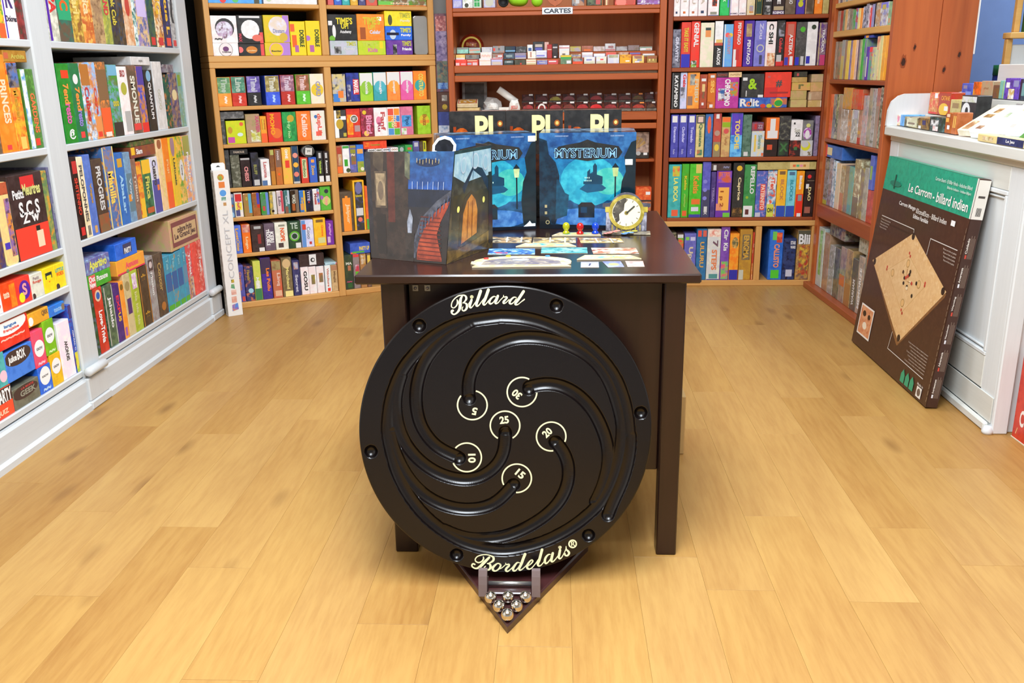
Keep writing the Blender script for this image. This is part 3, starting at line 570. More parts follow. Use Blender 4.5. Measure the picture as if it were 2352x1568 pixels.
def night_cover(name, loc, rz, label, sticker, logo):
    W, H = .296, .295
    t = thing(name, label, 'game box', loc, rz, 'blue game boxes on the display table')
    b = MB(); b.box((-W/2, 0, 0), (W/2, .07, H), .0015, C('123048;0c2236;1c4a68'))
    L = [vgrad(0, 0, 1, 1, '1b4668;13344f;2a6a96', '2c5a9a;1c3f74;4a80b8'), vgrad(.1, .3, .9, .75, '1a8fb0;157a9c;35b6cc', '1467a0;0f558a;2a8ac0'), (ell(.52, .5, .3, .26, 24), C('2aa8c4;1f90b0;52d0dc')),
         (ell(.72, .5, .16, .14, 20), C('4fc8b4;3ab0a8;86e0c0')), (ell(.5, .12, .42, .1, 24), C('3d78c4;2f62ac;7fb2ea')),
         ([(.42, .42), (.48, .47), (.5, .56), (.56, .6), (.6, .56), (.62, .49), (.7, .43), (.66, .4), (.5, .38)], C('1a5a7c;124866;1a5a7c')),
         ([(.46, .5), (.5, .5), (.5, .6), (.53, .63), (.53, .58), (.56, .58), (.56, .66), (.58, .69), (.6, .66), (.6, .57), (.66, .55), (.66, .47), (.46, .47)], C('0f4560;0c3850;0f4560')),
         ([(.0, .05), (.17, .05), (.21, .2), (.2, .42), (.21, .56), (.17, .7), (.1, .78), (.08, .92), (.0, .95)], C('12293c;0c1c2c;1d4258')),
         ([(.17, .1), (.29, .14), (.31, .36), (.27, .38), (.2, .52), (.18, .52)], C('174a66;123c54;20607c')),
         ([(1, .02), (.86, .05), (.84, .3), (.86, .5), (.9, .6), (.88, .75), (.95, .9), (1, .92)], C('10242f;1a2c34;0c1a24')),
         (R4(.785, .22, .8, .56), C('0d1f2c')), ([(.77, .55), (.815, .55), (.825, .64), (.76, .64)], C('d8d890;f0eab0;c0b870')), ([(.755, .64), (.83, .64), (.79, .69)], C('0d1f2c')),
         (R4(.41, .12, .58, .24), C('12202e;1a2c3c;0c1824')), ([(.4, .24), (.59, .24), (.55, .28), (.44, .28)], C('241c22;3c2a2c;1c1820')), (R4(.435, .17, .5, .23), C('1a3c5c')),
         ([(.15, .8), (.2, .86), (.3, .88), (.42, .9), (.5, .93), (.58, .9), (.7, .88), (.82, .86), (.86, .8), (.82, .74), (.62, .73), (.5, .71), (.38, .73), (.2, .74)], C('2c2a2a;3c3430;1e1e22')),
         ([(0, 0), (1, 0), (1, .03), (0, .05)], C('0c1220;121a28;0c1220')), ([(0, .0), (.13, .0), (.1, .12), (.02, .14), (0, .13)], C('10161e'))]
    L = gain(L, (.62, .78, .8))
    if logo: L.append(([(.86, .03), (.9, .06), (.93, .09), (.95, .06), (.99, .06), (.99, .03)], C('dfe6ee;f4f6f8;c0ccd8')))
    else: L += [(R4(.055, .155+.07*k, .08, .185+.07*k), C('a89a70')) for k in range(2)]+[(ell(.085, .07, .022, .022, 14), C('a89a70')), (ell(.085, .07, .014, .014, 14), C('10161e'))]
    for k in range(7): L.append((R4(.475+.02*(k % 4), .5+.03*(k // 4), .484+.02*(k % 4), .515+.03*(k // 4)), C('bfe8d0')))
    pic(b, W, H, L)
    for dx, dz_, cl, y in ((.002, -.002, '0c1430', -.0021), (0, 0, '9cd4f4', -.0023)):
        put_text(b, 'MYSTERIUM', hx(cl), 'h', -.1+dx, .219+dz_, .089+dx, .249+dz_, y, bold=2)
    put_text(b, 'MYSTERIUM', hx('101a34'), 'h', -.0985, .2205, .0875, .2475, -.0026, bold=False)
    put_text(b, 'OLEKSANDR NEVSKIY', hx('b0c4dc'), 'h', -.1, .283, -.058, .287, -.0021, bold=False); put_text(b, 'OLEG SIDORENKO', hx('b0c4dc'), 'h', .07, .283, .11, .287, -.0021, bold=False)
    b.build('box_lid', MT['cover'], t)
    u, v = sticker
    q = MB(); q.box((u-.0115, -.003, v-.008), (u+.0115, -.0002, v+.009), .0004); q.build('price_sticker', MT['paperw'], t)
    return t
def plain_box(name, lo, hi, loc, rz, label, col, grp, side=None):
    b = MB(); b.box(lo, hi, .0015, C(col))
    if side: pic(b, hi[0]-lo[0], hi[2]-lo[2], side, lo[1]-.0004)
    return tag(b.build(name, MT['cover'], None, loc, rz), label, 'game box', grp)
a1, a2 = -.04, .27
for k in range(3):
    lab = ('front', 'middle', 'rear')[k]
    if k == 0: night_cover('night_scene_box', (.0875, 2.828, .7815), a1, 'dark blue game box with pale title standing whole on the table, right front', (.127, .205), False)
    else: plain_box('night_scene_box', (-.148, 0, 0), (.148, .07, .295), (.0875-math.sin(a1)*.0715*k, 2.828+math.cos(a1)*.0715*k, .7815), a1, 'dark blue game box standing behind the whole blue cover, '+lab+' of three', '1c3a58;12283e;a8c8e0', 'blue game boxes on the display table')
    lx, ly = -.214-math.sin(a2)*.0715*k, 2.795+math.cos(a2)*.0715*k
    if k == 0: night_cover('night_scene_box', (lx, ly, .7815), a2, 'dark blue game box half hidden by the folding screen', (.135, .278), True)
    elif k < 2: plain_box('night_scene_box', (-.148, 0, 0), (.148, .07, .295), (lx, ly, .7815), a2, 'dark blue game box behind the one half hidden by the screen', '1c3a58;12283e;a8c8e0', 'blue game boxes on the display table')
for x, w in ((-.27, 'left'), (-.081, 'middle'), (.112, 'right')):
    t = thing('detective_box', 'black game box with big cream letters behind the blue boxes, '+w, 'game box', (x, 3.07, .7815), 0, 'black game boxes at the back of the table')
    b = MB(); W, H = .188, .352; b.box((-W/2, 0, 0), (W/2, .07, H), .0015, C('1c1a1a;26221f;3a3632'))
    L = [vgrad(0, .3, 1, 1, '1c1410;261a12;3a2414', '2b2a2a;222120;3a3836'), (ell(.22, .72, .16, .13, 18), C('7c3010;b04a16;e8721c')), (ell(.22, .72, .09, .09, 14), C('2a120a;3a1a0c')), (R4(.07, .68, .12, .86), C('b0461a;702a10')),
         (ell(.9, .885, .05, .03, 14), C('b0601c;8c4414')), (ell(.9, .885, .028, .017, 14), C('f0a848;f8c870')), ([(.8, .66), (.96, .7), (.97, .78), (.88, .74)], C('a8641c;5c3410;e0a040')), (R4(0, .3, 1, .6), C('201410;5a2810;120c0a'))]
    pic(b, W, H, L)
    put_text(b, 'PI', hx('f4e29a'), 'h', -.008, .255, .052, .338, -.0016); q = [(R4(.555, .8, .6, .83), C('f4e29a'))]
    b.build('box_lid', MT['cover'], t)

# folding game screen
ZT = .7816
scn = thing('folding_game_screen', 'folding card screen printed with a mansion staircase on the display table', 'game screen', (0, 0, ZT))
PA, PB, PC, PD = Vector((-.507, 2.385, 0)), Vector((-.292, 2.29, 0)), Vector((-.188, 2.525, 0)), Vector((-.235, 2.59, 0))
PAt, PBt, PCt, PDt = Vector((-.52, 2.4411, .2768)), Vector((-.2654, 2.33, .2846)), Vector((-.1843, 2.5131, .2858)), Vector((-.2313, 2.5781, .2858))
def panel(name, a, b_, bt, at, layers):
    n = (b_-a).cross(at-a).normalized(); q = MB()
    q.mesh([tuple(p) for p in (a, b_, bt, at)]+[tuple(p-n*.0025) for p in (a, b_, bt, at)], [(0, 1, 2, 3), (7, 6, 5, 4), (1, 0, 4, 5), (2, 1, 5, 6), (3, 2, 6, 7), (0, 3, 7, 4)], C('1c1a20;262228;14141a'))
    for k, (pts, col) in enumerate(layers):
        P = []
        for u, v in pts: P.append((a.lerp(b_, u)).lerp(at.lerp(bt, u), v)+n*(.0004+.00006*k))
        ar = (P[1]-P[0]).cross(P[2]-P[1]).dot(n); nrm = Vector()
        for i in range(len(P)): nrm += (P[i]-P[0]).cross(P[(i+1) % len(P)]-P[0])
        if nrm.dot(n) < 0: P.reverse(); col = col[::-1] if isinstance(col, list) else col
        q.poly(P, col)
    return q.build(name, MT['cover'], scn)
stair = [(.62, .02), (.95, .02), (.9, .14), (.86, .26), (.9, .38), (.97, .5), (.99, .56), (.93, .54), (.8, .44), (.68, .3), (.62, .16)]
L1 = [vgrad(0, 0, 1, 1, '1a1614;221c1a;30241e', '20242c;1a1c24;2c303c'), vgrad(.5, .62, 1, 1, '1c3c78;16305e;2a54a0', '1a4a7e;123a62;2a6a9c'), (R4(.5, .5, 1, .66), C('141a28;1c2436;0e121c')),
      (R4(.06, .0, .5, 1), C('2a211c;3a2c24;1c1614')), (R4(.255, .35, .34, 1), C('4a2019;5c2a20;3a1814')), ([(.09, .88), (.2, .78), (.22, 1), (.1, 1)], C('5a4c38;3a3026')), (R4(.1, .48, .24, .82), C('4a3e30;3a3026;6a5a44')), (R4(.115, .5, .225, .8), C('857558;a08c68;5a4c3a')), (ell(.17, .64, .035, .09, 14), C('4a4034;6c5c48')),
      (R4(.1, .05, .22, .42), C('1c1614;261e1a')), ([(.46, .78), (.52, .74), (.52, .98), (.46, 1)], C('5a6048;3a3e34;787c5c')),
      (stair, C('8c3420;a8482a;6a2418')), ([(.6, .03), (.64, .18), (.72, .34), (.86, .5), (1, .6), (1, .66), (.84, .56), (.66, .4), (.585, .22), (.56, .04)], C('3a3c44;23242c;5c6068')),
      (ell(.72, .9, .13, .035, 20), C('14284a;0c1c38')), (R4(.47, 0, .58, .26), C('26201c;3a302a;15110f')), ([(.5, .26), (.55, .26), (.56, .4), (.525, .48), (.49, .36)], C('6c747c;a8b0b8;3c4048')),
      (R4(.94, .0, 1, .24), C('1a1614;2c2420'))]
for k in range(11): L1.append(([(.625+.003*k, .03+.038*k), (.935-.004*k, .025+.038*k), (.932-.004*k, .033+.038*k), (.63+.003*k, .039+.038*k)], C('4a1812;60241a')))
for k in range(9): L1.append(([(.63+.042*k, .24+.036*k), (.64+.042*k, .245+.036*k), (.645+.042*k, .34+.034*k), (.632+.042*k, .335+.034*k)], C('5a6478;3a4254')))
for k in range(7): L1.append((R4(.55+.06*k, .66, .555+.06*k, .73), C('a8b8c8')))
for k in range(8): L1.append((R4(.6+.035*k, .9-.008*(k % 3), .604+.035*k, .94-.008*(k % 3)), C('d8c070')))
panel('left_panel', PA, PB, PBt, PAt, gain(L1, (1.0, .95, 1.0)))
arch = [(.28, .14), (.62, .2), (.63, .42), (.58, .52), (.48, .58), (.38, .53), (.3, .42)]
L2 = [vgrad(0, 0, 1, 1, '4a3c20;3a2e1a;6a5426', '1c2c38;14202c;24404c'), (R4(.05, .3, .95, .6), C('2c2e28;443c24;1c1e1e')), ([(.02, .78), (.3, .7), (.72, .72), (.98, .72), (.98, .97), (.02, .97)], C('9cc0da;84aed0;c0dcea')), ([(.3, .6), (.5, .8), (.72, .72), (.98, .5), (.98, .62), (.74, .8), (.5, .84), (.25, .66)], C('1a2c48;24385a;122038')),
      ([(.22, .12), (.68, .2), (.7, .44), (.6, .56), (.46, .62), (.32, .56), (.22, .44)], C('241c14;3a2c1c')), (arch, C('b8742c;d08a34;8c4c1c')), (ell(.18, .47, .03, .03, 12), C('d8d860;f4f090')), (ell(.78, .5, .03, .03, 12), C('d8d860;f4f090')), ([(.0, .0), (1, .1), (1, .2), (.6, .14), (.2, .1), (0, .12)], C('6a5428;4a3a1c;8c7036')), (R4(.9, .06, 1, .75), C('18161a;26242a'))]
for u in (.4, .5): L2.append((R4(u, .18, u+.015, .52), C('6a3414;7c4018')))
for u, v, r in ((.25, .86, .07), (.55, .88, .09), (.82, .85, .07)): L2 += [(ell(u, v, r, .075, 16), C('c8d4e8;b0c4e0')), (ell(u, v, r*.8, .06, 16), C('a8c8de;94bcd8'))]
L2.append((R4(.49, .72, .5, .97), C('40587c')))
panel('right_panel', PB, PC, PCt, PBt, gain(L2, (1.05, 1, .9)))
panel('side_flap', PC, PD, PDt, PCt, [(R4(0, 0, 1, 1), C('8a5a34;6a4428'))])
# white ghost shaped card clipped behind the screen
q = MB(); g = [(.0, 0), (.028, 0), (.03, .03), (.04, .045), (.042, .062), (.03, .08), (.012, .086), (-.008, .08), (-.022, .062), (-.024, .045), (-.012, .04), (-.002, .03)]
q.prism([(x, z) for x, z in g], 0, .0025, C('f4f6f8'))
q.poly([(x*.78+.002, -.0005, z*.72+.016) for x, z in g], C('14161c;22242c'))
tag(q.build('ghost_card', MT['card'], None, (-.318, 2.47, ZT+.228), 0, True), 'small black and white cut-out card peeping above the folding screen', 'card')
bx('card_foot', (-.004, .003, -.228), (.026, .02, .01), MT['paperw'], bpy.data.objects['ghost_card'], .001)

# clock, pawns, tokens, boards, cards on the table
ck = thing('clock_stand', 'cardboard mantel clock with gold dial at the right of the display table', 'game piece', (.205, 2.755, ZT), -.06)
q = MB(); q.box((-.073, -.045, 0), (.073, .01, .003), .001, C('8c8470;6c6458;a89c80')); q.build('base_card', MT['card'], ck)
oc = [(-.062, .0034), (.062, .0034), (.062, .075), (.072, .078), (.072, .088), (.052, .09)]+[(.05*math.cos(t), .072+.05*math.sin(t)) for t in [k*math.pi/14+.38 for k in range(11)]]+[(-.052, .09), (-.072, .088), (-.072, .078), (-.062, .075)]
q = MB(); q.prism(oc, 0, .003, C('5a5864;46444e;7a7884'))
for x in (-.055, .055): q.poly([(x+a, -.0004, z) for a, z in ((-.009, .062), (.009, .062), (.009, .078), (-.009, .078))], C('a08c2c;c8b448')); q.poly([(x+a, -.0004, z) for a, z in ((-.006, .006), (.006, .006), (.006, .06), (-.006, .06))], C('8c8a98;6a6874;b0aebc'))
for k in range(7): q.poly([(-.042+.014*k+a, -.0004, z) for a, z in ((-.002, .006), (.002, .006), (.002, .024), (-.002, .024))], C('a08c3c'))
q.build('clock_front', MT['card'], ck, fix=False)
q = MB()
for k in range(48):
    t0, t1 = 2*math.pi*k/48, 2*math.pi*(k+1)/48
    q.poly([(r_*math.cos(t), -.0022, .062+r_*math.sin(t)) for r_, t in ((.043, t0), (.0535, t0), (.0535, t1), (.043, t1))], C('b8a444;98862c;ccb858'))
q.build('gold_dial_ring', MT['card'], ck)
q = MB(); q.poly([(x, -.0012, z) for x, z in ell(0, .062, .045, .045, 40)], C('f2ead0;ece2c4'))
q.poly([(-.04, -.0016, .072), (-.042, -.0016, .06), (-.03, -.0016, .028), (-.02, -.0016, .038), (-.022, -.0016, .056), (-.008, -.0016, .068), (-.006, -.0016, .088), (.004, -.0016, .1), (-.006, -.0016, .105), (-.028, -.0016, .094)], C('5c564c;47423a;7a7262'))
q.poly([(x, -.002, z) for x, z in ell(0, .06, .006, .006, 16)], C('8c7c38'))
for k in range(12):
    t = k*math.pi/6; q.poly([(r_*math.sin(t+d), -.0018, .062+r_*math.cos(t+d)) for r_, d in ((.034, -.03), (.041, -.03), (.041, .03), (.034, .03))][::-1], C('8c8470'))
q.build('clock_face', MT['card'], ck)
q = MB(); q.poly([(-.002, -.003, .06), (.002, -.003, .058), (.026, -.003, .08), (.022, -.003, .082)], C('3a3c34')); q.build('clock_hand', MT['card'], ck)
for x, y, m, w in ((.022, 2.724, 'cg', 'yellow'), (.064, 2.715, 'cr', 'red'), (.11, 2.719, 'cb', 'blue')):
    q = MB(); pr = [(.0001, 0), (.0105, 0), (.011, .003), (.009, .0065), (.0065, .0085), (.0065, .0115), (.009, .0145), (.0112, .02), (.0105, .0265), (.0075, .0315), (.003, .034), (.0001, .0342)]
    q.lathe(pr, 24); tag(q.build('pawn', MT[m], None, (x, y, ZT+.0032)), w+' clear plastic ghost pawn on the display table', 'game piece', 'clear pawns')
def flat(name, pts, label, cat, grp, cols, layers=(), h=.0022, z=ZT, edge='cfc0a0'):
    cx = sum(p[0] for p in pts)/len(pts); cy = sum(p[1] for p in pts)/len(pts); n = len(pts)
    q = MB(); P = [(x-cx, y-cy) for x, y in pts]
    q.mesh([(x, y, 0) for x, y in P]+[(x, y, h) for x, y in P], [tuple(range(n))]+[(i, (i+1) % n, (i+1) % n+n, i+n) for i in range(n)], C(edge)); q.poly([(x, y, h) for x, y in P], C(cols))
    for k, (pp, c_) in enumerate(layers): q.poly([(x-cx, y-cy, h+.0002+.0001*k) for x, y in pp], C(c_))
    o = q.build(name, MT['card'], None, (cx, cy, z), 0, True); return tag(o, label, cat, grp)
flat('picture_card', [(-.194, 2.417), (-.065, 2.414), (-.067, 2.499), (-.196, 2.501)], 'large blue picture card lying beside the screen', 'card', 'picture cards', '3c78c8;1c3c78;a8d0e8', [([(-.17, 2.43), (-.14, 2.43), (-.14, 2.45), (-.18, 2.45)], 'c84838;3c58a0')], .0006)
flat('picture_card', [(-.049, 2.432), (.078, 2.429), (.079, 2.511), (-.049, 2.513)], 'large teal picture card lying in the middle of the table', 'card', 'picture cards', '3a8c90;8ccccc;1c4a54', (), .0006)
flat('picture_card', [(.093, 2.42), (.216, 2.416), (.214, 2.501), (.09, 2.505)], 'large orange and white striped picture card on the table', 'card', 'picture cards', 'c85830;f0e0cc;7a3420', [([(.1, 2.485), (.17, 2.485), (.17, 2.495), (.095, 2.495)], 'f0e8dc'), ([(.12, 2.445), (.2, 2.445), (.2, 2.455), (.12, 2.455)], 'f0dccc')], .0006)
for pts, w, c_ in (([(-.2, 2.597), (-.08, 2.59), (-.08, 2.683), (-.203, 2.69)], 'left', 'b89058;4a4238;e8d8b0'), ([(-.076, 2.591), (.049, 2.583), (.05, 2.663), (-.076, 2.675)], 'middle', 'd0b070;5a5044;f4e8c8'), ([(.063, 2.583), (.188, 2.583), (.18, 2.656), (.059, 2.66)], 'right', 'c09850;54483c;ece0c0')):
    flat('scene_card', pts, 'brown scene card with pale strips in the rear row, '+w, 'card', 'scene cards', c_, [([(pts[0][0]*.6+pts[1][0]*.4-.002, pts[0][1]+.002), (pts[0][0]*.6+pts[1][0]*.4+.002, pts[0][1]+.002), (pts[3][0]*.6+pts[2][0]*.4+.002, pts[3][1]-.004), (pts[3][0]*.6+pts[2][0]*.4-.002, pts[3][1]-.004)], 'f4ecd8'), ([(pts[0][0]*.25+pts[1][0]*.75-.002, pts[0][1]-.002), (pts[0][0]*.25+pts[1][0]*.75+.002, pts[0][1]-.002), (pts[3][0]*.25+pts[2][0]*.75+.002, pts[3][1]-.008), (pts[3][0]*.25+pts[2][0]*.75-.002, pts[3][1]-.008)], 'f4ecd8')], .0006)
def strip(pts, lab): flat('marker_strip', pts, lab, 'game piece', 'card marker strips', 'd8c496;b8a070;e8dcb8', [([(pts[0][0]*.8+pts[1][0]*.2, pts[0][1]+.012), (pts[0][0]*.2+pts[1][0]*.8, pts[1][1]+.012), (pts[2][0]*.8+pts[3][0]*.2, pts[2][1]-.006), (pts[3][0]*.8+pts[2][0]*.2, pts[3][1]-.006)], '7cc8b4;d8c870;4a9ca0')], .003)
strip([(-.122, 2.522), (.049, 2.522), (.027, 2.569), (-.096, 2.572)], 'thin tan cardboard strip between the two card rows')
strip([(.047, 2.337), (.216, 2.341), (.189, 2.389), (.07, 2.392)], 'thin tan cardboard strip above the three small cards')
strip([(-.021, 2.695), (.126, 2.696), (.118, 2.741), (.002, 2.746)], 'thin tan cardboard strip under the three clear pawns')
am = [(-.221, 2.247), (.031, 2.254), (.02, 2.268), (.031, 2.285), (.031, 2.31)]+[(-.095+.128*math.cos(t), 2.312+.072*math.sin(t)) for t in [math.pi*k/12 for k in range(13)]]+[(-.228, 2.312), (-.228, 2.288), (-.212, 2.27)]
flat('score_track', am, 'arched cardboard score track with three coloured tokens at the table front', 'game piece', None, 'e0cca0;c8ae7c;f0e4c4',
     [([(-.2, 2.268), (.008, 2.272), (.004, 2.3)]+[(-.096+.1*math.cos(t), 2.305+.048*math.sin(t)) for t in [math.pi*k/10 for k in range(11)]]+[(-.196, 2.298)], '8c8078;6c6470;a89c8c'), (ell(-.1, 2.33, .022, .011, 14), 'cfe8f4'), ([(-.14, 2.256), (-.05, 2.258), (-.05, 2.264), (-.14, 2.262)], '7cc8b4;d8c870')], .003)
for x, y, c_, w in ((-.192, 2.345, 'e02c28', 'red'), (-.135, 2.376, 'ecd02c', 'yellow'), (-.03, 2.373, '3c88e0', 'blue')):
    q = MB(); q.lathe([(.0001, 0), (.0065, 0), (.007, .001), (.0065, .002), (.0001, .002)], 18, C(c_)); tag(q.build('track_token', MT['card'], None, (x, y, ZT+.0034)), 'round '+w+' token on the arched score track', 'token', 'score track tokens')
for pts, w, c_, l_ in (([(.055, 2.244), (.101, 2.243), (.103, 2.309), (.057, 2.31)], 'pale violet small card with dark mark, front row', 'b0b0dc;9a98cc;c8c8ec', ([(.075, 2.262), (.079, 2.262), (.083, 2.292), (.079, 2.292)], '3a3848')), ([(.124, 2.243), (.165, 2.247), (.16, 2.317), (.113, 2.315)], 'blue violet small card with oval print, front row', '7c84c0;9aa0d0;686cac', (ell(.14, 2.28, .014, .016, 14), 'a8b070')), ([(.173, 2.247), (.216, 2.249), (.218, 2.318), (.172, 2.319)], 'pinkish small card with white print, front row', 'c49a94;d8b0a8;b08480', ([(.182, 2.27), (.205, 2.292), (.203, 2.298), (.18, 2.278)], 'f0ece8'))):
    flat('item_card', pts, w, 'card', 'small item cards', c_, [l_], .0006)
for i, (x, y) in enumerate(((.143, 2.722), (.151, 2.719), (.159, 2.724), (.168, 2.721), (.176, 2.725))): 
    q = MB(); q.lathe([(.0001, 0), (.009, 0), (.009, .0018), (.0001, .0018)], 16, C('d87468;e89488')); tag(q.build('clue_token', MT['card'], None, (x, y-.006, ZT+.0034+.0019*i)), ('leftmost', 'second', 'middle', 'fourth', 'rightmost')[i]+' pink round token in the fan at the clock foot', 'token', 'pink tokens by the clock')
for i, (x, y) in enumerate(((.196, 2.7), (.206, 2.705), (.216, 2.7))):
    q = MB(); q.lathe([(.0001, 0), (.009, 0), (.009, .0018), (.0001, .0018)], 16, C('3c78cc;6c9ce0')); tag(q.build('clue_token', MT['card'], None, (x, y+.008, ZT+.0034+.0019*i)), 'blue round token in front of the clock, '+('left', 'middle', 'right')[i], 'token', 'blue tokens by the clock')
for i, (x, y) in enumerate(((.2, 2.734), (.214, 2.733), (.23, 2.735))):
    q = MB(); q.lathe([(.0001, 0), (.009, 0), (.009, .0018), (.0001, .0018)], 16, C('d8cc48;b8ac30')); tag(q.build('clue_token', MT['card'], None, (x, y, ZT+.0034+.0019*i)), 'yellow round token under the clock dial, '+('left', 'middle', 'right')[i], 'token', 'yellow tokens by the clock')
# ------------------------------------------------------------------ boxes leaning near the walls
# tall white box by the white bookcase
RZ = math.radians(35.7)
cx_ = thing('tall_white_game_box', 'tall narrow white game box with outline letters standing beside the white bookcase', 'game box', (-1.765, 4.692, 0), RZ)
b = MB(); W, H = .079, .785; b.box((-W/2, 0, 0), (W/2, .05, H), .0012, C('f4f2ee;f0eeea'))
L = [(ell(.45, .955, .22, .022, 12), C('7cb04c;e8a03c;d84c38')), (R4(.27, .885, .67, .925), C('e88440')), (ell(.5, .85, .22, .022, 12), C('5ca0e8')), (R4(.36, .8, .66, .823), C('3c8c7c;c8dcd0')), (R4(.45, .765, .65, .787), C('c89860')),
     (R4(.42, .235, .62, .258), C('d8b43c;6c7c3c')), ([(.35, .2), (.63, .19), (.6, .225), (.4, .225)], C('3c948c;8cb470')), (R4(.35, .15, .7, .185), C('e0a494;f0c8b8')), (R4(.33, .095, .68, .138), C('f0c4b4;e0a08c')), ([(.3, .035), (.75, .045), (.72, .09), (.32, .08)], C('5c8ce0;e0843c;8c6cc0'))]
pic(b, W, H, L); put_text(b, 'CONCEPT XL', hx('c4c4c8'), 'u', -.014, .21, .014, .575, -.002, bold=False)
b.build('box_body', MT['card'], cx_)
q = MB(); q.box((-.0402, .001, .01), (-.0396, .049, .775), .0002, C('c8c0b4;a89c90;e0d8cc')); q.build('speckled_side', MT['card'], cx_)
q = MB(); q.prism([(-.036, H+.0005), (.036, H+.0005), (.036, H+.028), (.028, H+.036), (-.028, H+.036), (-.036, H+.028)], .042, .0445, C('f4f4f4')); q.poly([(x, .0415, z) for x, z in ((-.012, H+.014), (.012, H+.014), (.004, H+.022), (-.004, H+.022))], C('444444')); q.build('hang_tab', MT['card'], cx_)

# big brown board game box leaning on the counter
LEAN = math.atan2(.0885, .854)
kb = thing('indian_billiards_box', 'large flat brown and green game box leaning against the white counter', 'game box'); W, H, D = .893, .868, .044
Xd = Vector((0.006, -1, 0)).normalized(); Zd = Vector((math.sin(LEAN), 0, math.cos(LEAN))); Yd = Zd.cross(Xd)
KM = Matrix((Xd, Yd, Zd)).transposed().to_4x4(); KM.translation = Vector((1.3945, 3.747, .0062)); kb.matrix_world = KM
b = MB(); b.box((-W/2, 0, 0), (W/2, D, H), .003, C('3f241b;422820'))
BR = C('472b20;43281e;4c3024')
wd = C('e4bc84;dcb078;ebc896')
sq = [(.063, .463), (.495, .686), (.943, .509), (.584, .171)]
def ins(k): 
    cxx, cyy = .51, .458
    return [(cxx+(u-cxx)*k, cyy+(v-cyy)*k) for u, v in sq]
L = [(R4(0, 0, 1, 1), BR), (R4(0, .834, 1, 1), C('1f9c7c;23a884;1a9474')), (R4(.988, .834, 1, 1), C('e8e4dc')),
     ([(.06, .464), (.5, .684), (.945, .5), (.938, .482), (.577, .152), (.565, .155)], C('8c6038;7a5230')), (sq, wd), (ins(.84), C('e6c08a;deb47e')), (ins(.52), C('c89c5c')), (ins(.51), C('e8c490;e0b882'))]
for k in range(4):
    u, v = sq[k]; cu, cv = .51, .458
    L.append((ell(u+(cu-u)*.07, v+(cv-v)*.07, .018, .018, 10), C('30201a')))
    u, v = ins(.52)[k]; L += [(ell(u+.008*((k % 2)*2-1), v, .008, .008, 8), C('b83c2c')), (ell(u-.008, v+.012, .008, .008, 8), C('c84838'))]
    u, v = ins(.36)[k]; L += [(ell(u, v, .02, .02, 12), C('b08c50')), (ell(u, v, .016, .016, 12), C('e2b678'))]
rs_ = random.Random(3)
for k in range(11): L.append((ell(.52+rs_.uniform(-.05, .07), .465+rs_.uniform(-.04, .04), .011, .009, 8), C(('1c1814', 'c84838', 'f0dcb4', '1c1814')[k % 4])))
for u, v in ((.55, .51), (.64, .475), (.62, .41)): L.append((ell(u, v, .01, .01, 8), C('1c1814')))
for k in range(4): L.append(([(.515, .46), (.515+.07*math.cos(k*.8), .46+.055*math.sin(k*.8)), (.518+.07*math.cos(k*.8), .463+.055*math.sin(k*.8))], C('8c5c34')))
Lp = lambda p0, p1, w=.004: [(p0[0]-w/2, p0[1]), (p0[0]+w/2, p0[1]), (p1[0]+w/2, p1[1]), (p1[0]-w/2, p1[1])]
LH = lambda p0, p1, w=.004: [(p0[0], p0[1]-w/2), (p1[0], p1[1]-w/2), (p1[0], p1[1]+w/2), (p0[0], p0[1]+w/2)]
wl = C('d8d0c8')
L += [(LH((.045, .885-.27), (.455, .905-.1-.02)), wl) if 0 else (R4(.05, .672, .44, .675), C('43281e'))]
L += [(LH((.069, .702), (.492, .702)), wl), (Lp((.492, .702), (.495, .686)), wl), (LH((.685, .694), (.96, .694)), wl), (Lp((.685, .696), (.681, .618)), wl), (Lp((.499, .2), (.486, .11)), wl), (LH((.485, .11), (.92, .104)), wl),
      (R4(.05, .066, .235, .23), C('f0ece4')), (R4(.06, .075, .225, .221), C('d88c60;e0a478;c4744c')), (ell(.14, .125, .03, .02, 10), C('f0e4cc')), (ell(.11, .185, .024, .016, 10), C('302018')), (ell(.18, .18, .02, .014, 10), C('302018')),
      (R4(.882, .012, .935, .06), C('e8e4dc')), (ell(.908, .036, .018, .018, 10), C('6a5a50')), (ell(.16, .877, .075, .014, 12), C('1a7c64')), (R4(.14, .85, .155, .92), C('14503f'))]
for k in range(3): L.append(([(.695+.053*k, .016), (.738+.053*k, .016), (.738+.053*k, .055), (.716+.053*k, .08), (.695+.053*k, .055)], C('2a9c74')))
L += [(R4(.847, .782, .886, .805), C('f4f4f4'))]
pic(b, W, H, L)
def ft(s, col, u0, v0, u1, v1, ori='h', bold=True): put_text(b, s, hx(col), ori, (u0-.5)*W, v0*H, (u1-.5)*W, v1*H, -.0028, bold=bold)
ft('Le Carrom', 'f4f4f0', .33, .86, .6, .9); ft('- billard indien', 'f4f4f0', .615, .855, .965, .9, bold=1)
ft('Carrom Board - El Billar Hindu - Indisches Billard', 'cfe8dc', .6, .947, .965, .963, bold=1); ft('Biliardo Indiano - Indiase Biljart', 'cfe8dc', .735, .922, .965, .937, bold=1)
ft('Carrom Mango', 'f0ece8', .255, .78, .46, .805); ft('83cmx83cm - Billard Indien', 'e0d8d0', .47, .776, .805, .8, bold=1); ft('Edition Familiale', 'f0ece8', .45, .75, .623, .77)
for k in range(4):
    ft('Plateau de jeu de bois', 'b8a89c', .071, .68-.014*k, .2-.012*k, .69-.014*k, bold=1); ft('Pions en bois et palets', 'b8a89c', .83+.008*k, .67-.015*k, .96, .681-.015*k, bold=1)
